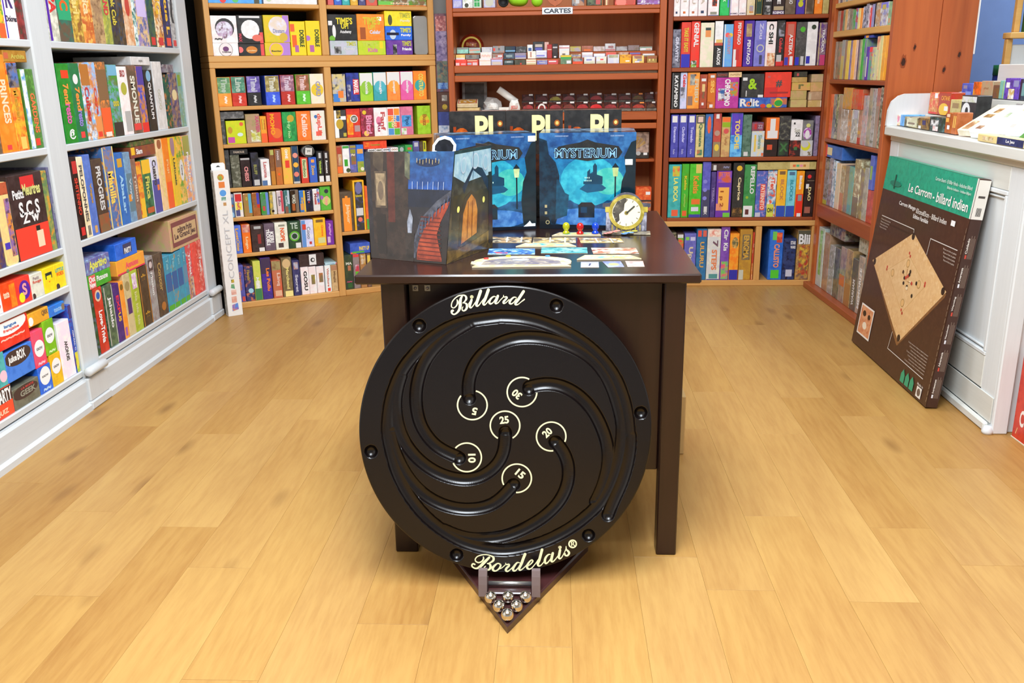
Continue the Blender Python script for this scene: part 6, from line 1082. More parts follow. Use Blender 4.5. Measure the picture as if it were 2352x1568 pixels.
0.2296|0.0522|0.0330|0.2161||d64;c75|0,.75,1,1;864;a96+.2,.05,.9,.2;eb9|Linq;ecb;d;.4,.3,.85,.7|terracotta box with portrait top
0.2880|0.0574|0.0330|0.2274||764;875|o:.5,.85,.4,.12;db8+.2,0,.95,.15;fe9|Marchand;ed8;d;.4,.2,.7,.75|brown box with gold script
0.3408|0.0408|0.0330|0.2059||336;447|.2,.75,.8,.95;b76;bbc|Secret;ccd;d;.3,.1,.7,.6|navy wrapped box
0.3883|0.0450|0.0330|0.1628||fff;fee||GOSU;222;d;.35,.15,.8,.85|white box with large black capitals
0.4337|0.0426|0.0330|0.1608||fff;fee|.3,.35,.8,.7;a93;875||left white box with olive emblem
0.4790|0.0427|0.0330|0.1579||fff;fee|.3,.4,.85,.75;b74;875||right white box with rust emblem
0.5242|0.0343|0.0330|0.1579||fff;eff|.3,.03,.8,.15;e43|Viticulture;d87;d;.3,.2,.7,.9|white box with red letters
0.5618|0.0374|0.0330|0.1564||db8;ca7|.0,.8,1,1;b86|Magie;864;d;.3,.2,.7,.9|tan parchment box
0.4353|0.1450|0.1964|0.0717||322;433|.4,.1,.68,.95;eee+o:.54,.5,.09,=;333+o:.56,.5,.05,=;eee||wide black box with white square lying above
0.5463|0.0699|0.1915|0.0135||bde;cee|.9,.0,1,1;e55|~~~;8ac;h;.2,.3,.8,.7|thin pale blue box lying on the tan one
#O|card_game_box|0.14|games on the top shelf of the oak bookcase|oak bookcase right bay, top shelf
0.6520|0.0319|1.6170|0.0620||e77;d66|||small pink box
0.6918|0.0418|1.6170|0.0628||37d;46c|o:.5,.5,.3,=;8bf||small blue box
0.7368|0.0421|1.6170|0.0637||3aa;4bb|o:.5,.5,.3,=;8dd||small teal box
0.7827|0.0424|1.6170|0.0647||eb4;da3|o:.5,.5,.3,=;fd8||small yellow box
0.8276|0.0398|1.6170|0.0656||447;558|o:.5,.5,.3,=;99b||small navy box
0.8830|0.0637|1.6170|0.0667||e54;d65|o:.5,.5,.3,=;a87||small red box
1.0618|0.2865|1.6170|0.0970||693;864;bba|.0,.0,.3,.25;7c5+0,0,1,.05;f83|HUNTING;fdb;h;.2,.1,.7,.2|wide green and brown landscape box
#O|card_game_box|0.14|party games on the second shelf of the oak bookcase|oak bookcase right bay, second shelf
0.7085|0.1554|1.3570|0.0761||bcc;ccd|.15,.1,.4,.6;333;999|TIME'S;cc4;h;.6,.65,.95,.95+Family;ddd;h;.5,.3,.9,.55|silver box in the lower row
0.8700|0.1602|1.3570|0.0761||bd2;cd3|.78,.45,.9,.95;fd2|TIME'S;cd5;h;.15,.6,.7,.95+Kids;d7a;h;.35,.2,.7,.5|lime green box in the lower row
1.0323|0.1579|1.3570|0.0788||639;74a|.25,.0,.4,.7;ccc;222|TIME'S;cc4;h;.6,.6,.95,.95+Friends;fff;h;.6,.3,.95,.5|purple box in the lower row
0.7078|0.1621|1.4337|0.1365||333;222|.0,.58,.15,.75;eee+o:.2,.35,.06,.25;eee+o:.12,.07,.1,=;7b3|TIME'S;ed3;h;.28,.62,.85,.88+UP!;ed3;h;.45,.45,.7,.65+Academy;eee;h;.4,.25,.8,.4|black box with yellow letters
0.8693|0.1576|1.4337|0.1393||f82;f93|.75,.75,.9,.9;fff+.1,.05,.3,.5;a52|TIME'S;dc3;h;.22,.6,.85,.9+UP!;dc3;h;.4,.42,.65,.6+Celebr;dde;h;.45,.25,.85,.4|orange box with yellow letters
1.0319|0.1601|1.4364|0.0736||26d;37e|o:.28,.4,.12,.35;cde+.05,.35,.5,.55;113|TIME'S;dd4;h;.55,.55,.95,.9+Family;fff;h;.58,.25,.95,.45|blue box with pale figure
1.0314|0.1600|1.5106|0.0809||fd2;fe3|o:.2,.4,.08,.35;553|TIME'S;bb4;h;.55,.55,.95,.9+Family;eec;h;.58,.25,.95,.45|yellow box topmost on the blue one
1.1633|0.0840|1.3570|0.2090|TM|bbb;ccc|.1,.0,.9,.05;ca8||plain silver metal tin
#O|card_game_box|0.13|small games on the third shelf of the oak bookcase|oak bookcase right bay, third shelf
0.6659|0.0751|1.1070|0.1501||bbc;dc8;666|.0,.0,.5,.3;48d+.4,.15,.8,.4;f83||stormy multicoloured box
0.7461|0.0743|1.1070|0.1554||237;34a|.5,.25,.95,.78;d33+0,0,.3,.6;bbc;336|MARVEL;fff;d;.55,.28,.9,.75|blue box with red lettered panel
0.8238|0.0759|1.1070|0.1543||ad3;ad4|0,.55,1,1;eee+o:.5,.42,.42,=;8c3+o:.5,.5,.42,.22;9c4|Anomia;eee;d;.4,.25,.65,.75|white and green box with green disc
0.9040|0.0781|1.1070|0.1564||3aa;4ab|0,.55,1,1;eee+o:.5,.5,.42,=;5bc|Imagin;eee;d;.4,.25,.65,.75|white and teal box with teal disc
0.9849|0.0785|1.1070|0.1581||f83;f94|0,.55,1,1;eee+o:.5,.5,.42,=;fa4|Compatil;eee;d;.4,.25,.65,.75|white and orange box with orange disc
1.0653|0.0770|1.1070|0.1586||e5a;e6a|0,.55,1,1;eee+o:.5,.5,.42,=;e7b|Feelings;eee;d;.4,.25,.65,.75|white and pink box with pink disc
1.1459|0.0799|1.1070|0.1608||f83;f92|o:.5,.5,.4,=;3aa|CONTRASTO;ed6;d;.4,.12,.75,.9|orange box with yellow letters on teal disc
#O|card_game_box|0.13|small games on the fourth shelf of the oak bookcase|oak bookcase right bay, fourth shelf
0.6592|0.0703|0.9106|0.1530||333;444|0,0,.35,1;fff+.3,.65,1,.78;fff+o:.45,.5,.3,.18;ca3+.2,.7,.55,1;ca4;333+.7,.05,.95,.18;cb4||black and white box with gold blotches
0.7361|0.0800|0.9106|0.1575||e43;d32|0,.1,.45,.8;fb2;f72+o:.55,.65,.28,=;eee+o:.55,.65,.22,=;665+.55,.2,.95,.42;b99|SET;eee;h;.42,.6,.68,.7|red box with round black logo
0.8168|0.0771|0.9106|0.1590||934;723;c46|o:.3,.85,.15,=;ec3+o:.4,.12,.2,=;fc6|Blitz!;e9b;d;.4,.1,.85,.75|magenta box with pink script
0.8966|0.0781|0.9106|0.1587||fee;fff|o:.35,.55,.2,.15;e8a|Fanf;c55;d;.5,.2,.85,.85+Ru;a46;d;.25,.15,.5,.5|white box with red script
0.9757|0.0770|0.9106|0.1594||fff;eee|.05,.72,.48,.95;e54+.52,.72,.95,.95;f93+.05,.5,.48,.7;f93+.52,.5,.95,.7;48d+.05,.27,.48,.48;7c3+.52,.27,.95,.48;e54+.05,.03,.48,.25;59d+.52,.03,.95,.25;6b3|TOSS;fda;d;.3,.3,.7,.7|box of coloured squares
1.0554|0.0774|0.9106|0.1601||e8a;d79|.1,.3,.85,.7;49d;6ae;39c+.05,.02,.45,.25;9c5;eee|Pipo;258;d;.3,.35,.7,.65|pink box with blue monster
1.1618|0.0819|0.9106|0.1617||9c2;ad3|o:.5,.5,.38,=;dc3+.2,.4,.9,.5;e93|Buzz;a62;d;.4,.3,.7,.7|lime green box at the right end
#O|card_game_box|0.14|games on the fifth shelf of the oak bookcase|oak bookcase right bay, fifth shelf
0.6408|0.0334|0.7134|0.1534||a64;b75|.3,.3,.9,.7;dcb;c95+0,0,1,.25;f73+.1,.72,.9,.95;b43||brown box with pale cartoon cook
0.6795|0.0404|0.7134|0.1537||eee;fff|0,.9,1,1;4a4+.2,.25,.7,.5;4a3+o:.7,.1,.3,=;453||white box with green boot
0.7206|0.0384|0.7134|0.1542||77c;669|0,.9,1,1;a94+.1,.7,.9,.85;993+.2,.3,.9,.6;c54;874|~;eda;h;.2,.6,.8,.7|violet box with figure in red
0.7627|0.0423|0.7134|0.1547||48e;37d|0,0,1,.4;aa4;8a3+.1,.68,.9,.85;ea5+o:.7,.12,.25,=;eec||sky blue box with green field
0.8323|0.0421|0.7134|0.1275||fff;eee||ooo;444;h;.1,.9,.9,.97|left white box behind the game screen
0.8757|0.0390|0.7134|0.1273||fff;eee||oao;553;h;.1,.9,.9,.97|second white box behind the game screen
0.9211|0.0461|0.7134|0.1272||fff;eef|.8,0,1,1;9ce|ooo;555;h;.1,.9,.9,.97|white box with pale blue edge
0.9709|0.0451|0.7134|0.1289||fff;fee||OOO;a73;h;.1,.88,.9,.96|right white box behind the game screen
1.0149|0.0398|0.7134|0.1369||385;274|o:.5,.85,.3,.1;abb||left dark green box
1.0602|0.0464|0.7134|0.1396||3a4;4a5|.3,.8,.8,.9;d64||right bright green box
1.1056|0.0394|0.7134|0.1598|T|558;66a|.2,.8,.8,.95;ccd||slate blue rounded box
1.1379|0.0206|0.7134|0.1561||543;654|||dark brown narrow box
1.1597|0.0193|0.7134|0.1573||dd2;cc3|.2,.7,.6,.95;553||yellow narrow box
0.8555|0.1400|0.8415|0.0447||e42;f53|.0,.3,.25,.8;f93;e52|Caramba;7a3;h;.3,.4,.7,.6|red box lying across the row
#O|board_game|0.2|games on the sixth shelf of the oak bookcase|oak bookcase right bay, sixth shelf
0.6634|0.0787|0.3777|0.2292||543;654|.2,0,.8,.85;f93+.4,.7,.6,.9;f93|Jaipur;fda;d;.4,.2,.72,.7|brown box with orange panel
0.7397|0.0674|0.3777|0.2903||fc3;fb2|.15,.0,.85,.97;334;443;558+o:.5,.85,.3,.12;77a+.2,.3,.8,.45;ddd+o:.5,.22,.2,=;e76|Splendor;dc4;h;.2,.66,.8,.72|tall yellow framed box with bearded man
0.7852|0.0181|0.3777|0.2536||f73;e63|0,0,1,.25;5a4||orange box half behind the screen
#O|board_game|0.2|games on the bottom shelf of the oak bookcase|oak bookcase right bay, bottom shelf
0.6501|0.0520|0.0330|0.2051||453;343|.3,.05,.8,.18;363+.4,.55,.75,.7;b75|~~;c57;h;.2,.2,.8,.25+MA;ddc;h;.2,.72,.9,.8|dark green box with orange marks
0.6978|0.0388|0.0330|0.2064||877;988|0,.92,1,1;e44+.3,.4,.9,.7;dcd;c45+.3,.35,.8,.5;6b3||grey box with red top
0.7393|0.0375|0.0330|0.2047||a74;b85|.2,.7,.9,.97;c93;dcb||ochre box with small portrait
0.7741|0.0245|0.0330|0.2036||654;865|.2,.7,.9,.95;ec5||brown box with yellow picture
0.7271|0.1219|0.2400|0.0632||35b;46c|.4,.2,.95,.8;46c+0,0,.3,.2;e64+.1,.1,.7,.25;5b4|PARTY UP;fd4;h;.45,.3,.95,.7|blue party box lying on the row
#R|board_game|0.27|games on the top shelf of the right red bookcase|red bookcase at right, top shelf
0.6561|0.0341|1.5351|0.1475||fff;fee|.3,.1,.6,.18;d73;346|CO;cba;d;.3,.4,.7,.9|white box with tiny logo, first of four
0.6989|0.0456|1.5351|0.1466||fff;fee|.3,.1,.6,.18;d73;346|CI;cba;d;.3,.4,.7,.9|white box with tiny logo, second of four
0.7478|0.0464|1.5351|0.1456||fff;fee|.3,.1,.6,.18;d73;346|CU;cba;d;.3,.4,.7,.9|white box with tiny logo, third of four
0.7974|0.0476|1.5351|0.1447||fff;fee|.3,.1,.65,.2;d73;346|CA;cba;d;.3,.4,.7,.9|white box with tiny logo, last of four
0.8579|0.0591|1.5351|0.1435||fff;fee|.35,.35,.8,.6;e52;333+.2,.05,.8,.15;998+0,0,1,.03;36a||white box with red and black cube
0.9182|0.0505|1.5351|0.1423||2b5;3c6|.8,.3,.95,.6;58d|Blok;dfd;d;.3,.5,.7,.9|bright green box
0.9712|0.0462|1.5351|0.1413||fff;fee|0,0,.1,1;75b|KOSMO;446;h;.1,.05,.9,.1|white box with violet edge
1.0171|0.0397|1.5351|0.1404||fff;fee||KOSMOS;446;h;.1,.05,.9,.1|white box with small dark word at foot
1.0625|0.0427|1.5351|0.1396||dc9;edb|.3,.08,.8,.35;6ae;d93||beige box with blue picture
1.1066|0.0371|1.5351|0.1387||344;243|0,0,.08,1;da4+.92,0,1,1;da4+0,0,1,.04;da4|ELE;a94;d;.3,.5,.7,.9|dark green box in gold frame
1.1531|0.0494|1.5351|0.1378||222;333|.2,0,.8,.35;ccc;222|DIXON;eee;h;.3,.5,.9,.58|black and white box
1.2135|0.0663|1.5351|0.1367||222;322|0,0,1,.15;537+.1,.17,.9,.32;ba8|KOSMOS;fff;h;.05,.03,.95,.13+ELE;eee;d;.35,.4,.65,.9|black box with purple foot band
1.2776|0.0569|1.5351|0.1354||654;765||DOMINO;ddd;d;.35,.4,.7,.95|plain brown box with white letters
1.3329|0.0462|1.5351|0.1344||44b;53a|o:.5,.4,.3,.12;cc3+o:.55,.6,.3,.1;bc3||royal blue box with yellow spots
1.3818|0.0466|1.5351|0.1334||876;654|.15,.1,.85,.95;654;543+0,0,.12,1;da7||brown box in tan frame
1.4305|0.0423|1.5351|0.1325||f82;f93||Kamis;fdb;d;.3,.4,.7,.9|orange box near the right end
1.4707|0.0330|1.5351|0.1317||ba6;cb7|||tan box at the right end
#R|board_game|0.27|games on the second shelf of the right red bookcase|red bookcase at right, second shelf
0.6615|0.0449|1.2619|0.2060||667;889;445||GRAVITY;dde;d;.35,.15,.75,.8|grey swirling box
0.7127|0.0524|1.2619|0.2432||e43;d43|0,0,1,.3;33b|TAKE IT EASY!;dc3;d;.3,.35,.75,.88|red box with blue foot
0.7659|0.0488|1.2619|0.2469||f32;e43|0,0,.7,.15;8b4;333;eee|GENIAL;eee;d;.3,.45,.85,.97|tall red box with white capitals
0.8307|0.0740|1.2619|0.2383||fed;eec|.35,.68,.75,.88;e95+.35,.83,.75,.89;344||thick cream box with orange flag
0.8946|0.0487|1.2619|0.2469||333;222|0,.48,1,1;eee;fff+.2,.5,.9,.6;ec7+0,.47,1,.53;c54|ATAGOS;fff;d;.35,.05,.75,.42|half white half black box
0.9480|0.0513|1.2619|0.2280||6af;7be|0,0,.15,1;eee+o:.4,.75,.25,=;f66+o:.75,.75,.2,=;fc3|BRAINCRAFT;c9a;d;.4,.3,.75,.75|light blue box with fruit picture
1.0026|0.0529|1.2619|0.2469||e32;d43|0,0,.4,.38;eee+.3,.15,.65,.38;c33|PENTAGO;eee;d;.4,.48,.75,.95|red box with white corner
1.0615|0.0546|1.2619|0.2464||429;53a|.2,.65,.75,.93;cb8;a86|PENTAGO;eee;d;.35,.05,.7,.58|purple box with wooden picture
1.1234|0.0606|1.2619|0.2437||77c;88d|.5,.05,.75,.25;446+o:.55,.4,.35,=;ccb+o:.55,.4,.25,=;77c|Zou;cce;d;.4,.6,.75,.95|lavender box with ring picture
1.1839|0.0553|1.2619|0.2382||fff;fee|.2,0,1,.3;fec;d85|C SHI;222;d;.25,.5,.7,.95|white box with black brush letters
1.2365|0.0449|1.2619|0.2433||222;333|0,0,1,.12;d33+.1,.1,.7,.25;ccc+.2,.65,.9,.95;aab;444|Cubulus;d44;d;.35,.3,.75,.62|black box with red script
1.2895|0.0561|1.2619|0.2351||d43;c43|.0,.02,.4,.2;44b+.55,.02,.85,.22;eee+.2,.7,.8,.95;c76|AZTEKA;eee;d;.4,.25,.75,.72|brick red box with white capitals
1.3494|0.0569|1.2619|0.2332||555;444;666|.0,.02,.4,.2;33c+o:.6,.83,.25,=;5b3+.55,.02,.85,.22;ccc||dark grey box with green dot
1.4092|0.0577|1.2619|0.2330||fff;eee|.05,.05,.4,.22;33b+o:.6,.88,.22,=;343||white box with small dark cube
1.4672|0.0422|1.2619|0.2278||978;648;a98|0,0,.15,1;cb7+.3,.0,.95,.25;c47|TRICODA;eee;d;.4,.3,.75,.85|mauve box with white capitals
#R|board_game|0.27|games on the third shelf of the right red bookcase|red bookcase at right, third shelf
0.6664|0.0452|1.0356|0.2001||333;222|.0,0,.1,1;999|KATAMINO;eee;d;.3,.05,.75,.92|black box with white capitals
0.7097|0.0372|1.0356|0.2001||bce;ddf|0,.3,.7,.6;dde;667|Geis;d33;d;.35,.6,.85,.95|pale blue box with red letters
0.7649|0.0680|1.0356|0.2001||f93;fa4|.2,.65,.7,.95;777;ccc;433+0,.1,.45,.35;976+.0,.35,1,.9;f93;fa4+.2,.65,.6,.9;888;ccb|FRIBU;dca;d;.6,.15,.9,.85|orange box with ball pictures
0.8217|0.0415|1.0356|0.1884||a43;b53|.2,.8,.8,.88;eee+.3,.5,.7,.72;ec8+.3,.1,.6,.18;eee|~;864;d;.3,.3,.7,.5|red brown box with pale labels
0.8680|0.0459|1.0356|0.1927||b52;d73|0,.2,1,.75;d72+.3,.88,.8,.95;eee+.3,.03,.7,.12;eee|SIN5;fc6;d;.35,.45,.8,.8|orange brown box with cream letters
0.9568|0.1284|1.0356|0.1690||b39;c4a|.1,.25,.45,.65;eee;36a;b33+.6,.4,.95,.85;7b4;e64;59d|CHROMINO;fff;d;.38,.08,.62,.95|magenta square box
1.1605|0.2705|1.0356|0.0566||35b;47c|o:.8,.5,.1,.48;f93;4b4+o:.3,.2,.06,.2;38c+o:.5,.2,.06,.2;d43+o:.63,.2,.06,.2;cc3+.65,.3,1,.9;66a;c75+o:.82,.5,.09,.45;fb3+o:.82,.45,.085,.3;3a4|R lit;eee;h;.02,.15,.42,.92+o;f84;h;.15,.15,.26,.65|wide blue box with coloured balls
1.3609|0.0894|1.0356|0.0414||ca7;cb7|||kraft carton, lowest of the left stack
1.4513|0.0741|1.0356|0.0379||db8;ca6|.92,0,1,1;fed||kraft carton, lowest of the right stack
0.9248|0.0646|1.2052|0.0278||433;544||ROMMO;a54;h;.1,.3,.9,.7|dark flat box lying left above the magenta box
0.9966|0.0731|1.2052|0.0287||ec9;fda||~~~;ca7;h;.1,.3,.9,.7|cream flat box lying above the magenta box
1.0974|0.1252|1.0928|0.1301||444;333|.05,.72,.25,.85;eee+.75,0,1,.12;eee+.2,.05,.25,.3;ccc|&;ad2;h;.3,.35,.7,.8|square black box with green bug
1.2380|0.1473|1.0928|0.1375||f43;e43|0,0,.5,.4;d33+.1,.78,.2,.85;c66+.2,.15,.9,.22;a33|#;555;h;.42,.4,.65,.68|square red box with grey diamond
1.3577|0.0892|1.0776|0.0498||ca7;ba6|||kraft carton, second of the left stack
1.3684|0.1032|1.1280|0.0432||cb5;da6||r;774;h;.35,.2,.65,.8|kraft carton with a small print
1.3570|0.0844|1.1717|0.0286||ca6;b95|||kraft carton near the top of the left stack
1.3618|0.0726|1.2010|0.0302||333;443|.2,.2,.35,.7;c55||small dark box topmost of the left stack
1.4508|0.0749|1.0741|0.0468||ca8;b97|0,.05,.2,.8;cb9||kraft carton, second of the right stack
1.4548|0.0669|1.1215|0.0507||ca6;da7|||kraft carton, third of the right stack
1.4558|0.0650|1.1728|0.0429||ba7;ca8|||kraft carton topmost of the right stack
#R|board_game|0.27|games on the fourth shelf of the right red bookcase|red bookcase at right, fourth shelf
0.6679|0.0436|0.7620|0.2428||44a;55b|.15,.82,.8,.97;eee|Diamento;ccf;d;.35,.35,.7,.72+Sele;aad;d;.35,.08,.6,.2|violet blue box with white square, leftmost of three
0.7166|0.0469|0.7620|0.2422||44a;55b|.15,.82,.8,.97;eee|Clorlinder;ccf;d;.35,.35,.7,.72+Sele;aad;d;.35,.08,.6,.2|violet blue box with white square, middle of three
0.7654|0.0435|0.7620|0.2415||44a;55b|.15,.82,.8,.97;eee|Tornado;ccf;d;.35,.35,.7,.72+Sele;aad;d;.35,.08,.6,.2|violet blue box with white square, last of three
0.8137|0.0475|0.7620|0.2390||ed9;dc8|0,.8,1,1;555+.2,.83,.8,.96;ecb+.2,.05,.8,.18;e74;486|Quatana;575;d;.3,.25,.75,.8|cream box with grey top
0.8637|0.0428|0.7620|0.2435||36a;47b|o:.5,.75,.25,.2;e64||blue box with orange oval
0.9109|0.0447|0.7620|0.2473||b44;c54|0,0,1,.35;986+o:.5,.55,.35,=;b98+o:.5,.22,.3,.08;ec4+.3,.88,.7,.98;eee||red box with olive lower part
0.9611|0.0487|0.7620|0.2254||c96;db7|0,.88,1,1;f73+0,.75,1,.87;9b2+o:.5,.65,.3,=;d55|~~;b85;d;.3,.3,.7,.5|tan box with orange top
1.0213|0.0660|0.7620|0.2473||38d;7cf|0,.5,1,1;54b;64c|TOUCHE;fd6;d;.35,.18,.75,.85|blue to violet box with yellow capitals
1.0814|0.0486|0.7620|0.2374||576;687;465|.2,.02,.7,.12;ddd||grey green box
1.1455|0.0725|0.7620|0.1449||eda;cde|.2,.2,.35,.85;ec5+.8,.03,1,.15;e74|Sienna;8a9;d;.5,.3,.8,.85|cream and sky box
1.2208|0.0738|0.7620|0.0968||221;322|.2,.4,.6,.7;d53||black box with orange figure
1.2933|0.0617|0.7620|0.0920||222;333|.1,.1,.9,.9;333;353|X;474;h;.1,.3,.9,.8|black box with green cross
1.3584|0.0616|0.7620|0.0887||c43;322|.4,.4,.7,.6;474||red and black box
1.4245|0.0674|0.7620|0.0892||ddd;ccc|o:.4,.65,.4,.3;dd3+o:.35,.75,.3,.2;ccc|%;875;h;.6,.05,.9,.3|light grey box with yellow banana
1.4769|0.0227|0.7620|0.2257||879;98a;767|||mauve grey box at the right end
1.1405|0.0662|0.9075|0.0482||845;a56;668|.2,.2,.4,.8;c33|ZZ;bab;h;.5,.3,.9,.7|purple red box lying on the cream one
1.2251|0.0727|0.8594|0.1213||f73;f83|.3,.05,.7,.95;eee+.1,.05,.9,.4;eee||orange box with white arrow
1.2955|0.0649|0.8546|0.1348||444;333;776|||dark box second tier beside the arrow box
1.3619|0.0647|0.8513|0.1154||fff;eee|.2,.78,.35,.88;444|Sun;bba;h;.3,.4,.8,.6+22;444;h;.4,.2,.8,.4|white box on the red and black one
1.4254|0.0590|0.8518|0.1108||777;888|o:.45,.35,.4,.3;edf;a3a+o:.45,.3,.22,.22;eee+o:.5,.75,.2,.1;dd8||grey box with white and purple disc
#R|board_game|0.27|games on the lowest shelf of the right red bookcase|red bookcase at right, lowest shelf
0.6794|0.0740|0.4118|0.3103||3aa;4bb|.3,.78,.85,.97;e64;cc4+.3,.03,.8,.15;e64|LA BOCA;ee7;d;.4,.3,.75,.75|teal box with yellow letters
0.7401|0.0417|0.4118|0.3130||5a2;4b3|.2,.03,.8,.13;e63|Keltis;dc3;d;.35,.5,.7,.8+~~;9c5;d;.35,.2,.6,.45|narrow green box
0.8000|0.0710|0.4118|0.3124||4b2;5c3|0,0,1,.06;44a+.2,.25,.9,.35;e73+.5,.83,.95,1;dc6+.2,.12,.8,.2;dde|Keltis;e93;d;.3,.45,.75,.78|wide green box with tan note
0.8626|0.0470|0.4118|0.3239||55b;66c|0,0,1,.5;446+o:.35,.65,.25,=;88d+o:.35,.5,.25,=;88d+o:.35,.35,.25,=;88d+.3,.1,.7,.2;ddd|BOX;ddd;d;.3,.05,.7,.2|blue violet tall box
0.9042|0.0279|0.4118|0.2657||437;548||TRIBAL;98b;d;.3,.2,.7,.8|narrow dark violet box
0.9656|0.0879|0.4118|0.2705||64b;73a|.15,.15,.85,.65;fb5+.1,.75,.95,.98;85c;d64+.5,0,.95,.1;7c4+.0,.15,.4,.3;e97|TETRIS;e76;h;.15,.88,.85,.98+1 p 2;a52;d;.2,.2,.5,.6|violet and yellow square-dotted box
1.0474|0.0632|0.4118|0.3165||222;333|o:.55,.9,.25,=;eb3+0,0,1,.18;b84;432|Caprice;eda;d;.4,.3,.75,.75|black box with cream script
1.1155|0.0686|0.4118|0.3045||384;495|.0,0,.8,.22;eee+.2,.05,.5,.15;633+o:.3,.38,.12,=;9b3|REPELLO;eee;d;.5,.45,.85,.97|green box with white capitals
1.1835|0.0630|0.4118|0.2683||57c;56b;b9c|.4,.15,.85,.72;e54+0,0,.5,.1;ccd|PATERNITO;fdc;d;.45,.17,.8,.7|blue box with red lettered panel
1.2435|0.0514|0.4118|0.2704||59c;eee;e64|0,0,.8,.28;dd5+.2,.6,.9,.8;eee|Ten;e53;d;.3,.6,.8,.8+OH;333;h;.1,.1,.7,.2|white and blue cartoon box
1.2991|0.0541|0.4118|0.2739||fc3;fb3|0,0,1,.24;35b+.2,.9,.8,.97;864|BLOCK;c85;d;.35,.35,.7,.8|yellow box with blue foot
1.3543|0.0520|0.4118|0.2693||7cd;8de|0,0,1,.24;35b+.2,.9,.8,.97;579|BLOCKS;39a;d;.35,.35,.7,.8|sky blue box with blue foot
1.4047|0.0445|0.4118|0.2661||fb2;f92|0,0,1,.5;e32+.3,.35,.8,.48;999+.3,0,.8,.08;eee|Blokus;fff;d;.35,.6,.7,.9|orange over red box
1.4604|0.0558|0.4118|0.2655||211;322|o:.4,.88,.2,=;e33+.1,.08,.7,.22;a65+.1,.62,.4,.72;eee+.2,.78,.9,.8;765|DAO;ed9;d;.35,.35,.65,.65|black box with red dot
0.9447|0.1141|0.6829|0.0422||433;544|.1,.1,.25,.8;ddd|~~;88a;h;.6,.3,.9,.7|dark flat box lying above violet boxes
1.3207|0.3352|0.6863|0.0440||ba6;cb7|.55,.0,.88,1;ec8+.6,.35,.65,.65;e74+.66,.35,.71,.65;6b8+.72,.35,.77,.65;e9a+.78,.35,.82,.65;c84||long kraft box lying on the row
#R|board_game|0.27|games in the low oak cabinet by the right bookcase|low oak cabinet at right
0.6779|0.0454|0.0332|0.2882||665;443;a97|||dark patterned box half behind the table
0.7245|0.0419|0.0332|0.2864||322;433|.2,.55,.95,.9;e54;5b4+.1,.9,.9,.97;ddd||black box with red and green tiles
0.7839|0.0697|0.0332|0.2826||77c;66b|.1,.86,.4,.93;8c5+.5,.85,.9,.93;cce|Ups;dca;d;.3,.35,.75,.75|lavender box with cream letters
0.8516|0.0599|0.0332|0.3107||269;37a|.1,.85,.45,.97;e54+.6,.85,.95,.97;d65|ULURU;da5;d;.35,.25,.75,.75|blue box with orange capitals
0.9244|0.0786|0.0332|0.3088||eed;ddd|.1,.85,.95,1;e98;fed+.2,.03,.85,.12;599+0,-.0,1,.02;44a|7;756;d;.4,.65,.8,.78+STEPS;e85;d;.35,.2,.75,.6|white box with pale red capitals
0.9909|0.0500|0.0332|0.3223||74a;85b|.1,.02,.95,.35;e67;7c6;85b|Cir;eee;d;.3,.75,.8,.95+Kis;eee;d;.3,.55,.8,.7|purple box with white letters
1.0459|0.0541|0.0332|0.2815||f82;fa3|.0,0,1,.22;33a+o:.55,.8,.35,.12;eb6;664||orange box with navy foot
1.1129|0.0728|0.0332|0.3062||c93;b83|.2,.4,.85,.9;654;875+.0,0,.4,.2;ccb|ENIGMA;da4;d;.3,.42,.75,.88|golden brown box
1.1566|0.0103|0.0332|0.2876||b42;c43|0,0,.9,.35;eb8;c83|Razzle;eca;d;.55,.5,.9,.95+Dazzle;dc8;d;.2,.35,.5,.85|red brown box with cream letters
1.2917|0.0808|0.0332|0.3008||26c;37d|.2,.03,.8,.2;5c3+.5,.75,.9,.95;f74;c43+.2,.8,.5,.97;7c5|CALLISTO;f96;d;.35,.25,.75,.72|bright blue box with orange letters
1.3709|0.0744|0.0332|0.2487||236;347;113|.3,.08,.8,.25;ccd|STAR;eee;h;.55,.85,.95,.95+WARS;eee;h;.55,.75,.95,.84|navy starry box
1.4507|0.0753|0.0332|0.2995||a84;c95;865|0,.72,1,1;554+.2,.1,.95,.7;db4;b43;864|Blii;eee;h;.1,.72,.98,.92|large brown and gold battle box
#S|slim_game_box|0.2|slim boxes on the highest shelf of the side bookcase|side bookcase, highest shelf
0.1183|0.0263|1.5786|0.1681||cba;dcb|||slim beige spine, first from left
0.1510|0.0335|1.5786|0.1644||667;556;99a|||slim dark grey spine
0.1947|0.0482|1.5786|0.1600||cb9;dba|||slim sand spine
0.2358|0.0263|1.5786|0.1559||798;89a|||slim green grey spine
0.2657|0.0280|1.5786|0.1530||db9;ca8|||slim pale orange spine
0.3084|0.0499|1.5786|0.1487||ba9;cba|||slim beige spine farther right
0.3585|0.0450|1.5786|0.1438||cbb;dcc|||slim pinkish grey spine
#S|slim_game_box|0.2|slim boxes on the second shelf of the side bookcase|side bookcase, second shelf
0.1410|0.0447|1.4361|0.1039||a98;b98;887|||beige grey bagged game, leftmost
0.1836|0.0367|1.4361|0.1030||b43;a43|||brick red slim box
0.2187|0.0290|1.4361|0.1059||998;786|||olive grey bagged game
0.2519|0.0326|1.4361|0.1063||da6;eb7|||tan orange slim box
0.2834|0.0257|1.4361|0.1060||dcb;987|||white and brown slim box
0.3223|0.0465|1.4361|0.1012||998;a87;776|||grey brown bagged game
0.3677|0.0398|1.4361|0.0976||4a4;8a8|||green slim box
0.4065|0.0334|1.4361|0.1016||89c;c44;bcd|||light blue and red slim box
0.4408|0.0306|1.4361|0.0987||fd7;eea|||pale yellow slim box
0.4738|0.0311|1.4361|0.0982||f93;fa5|||orange slim box
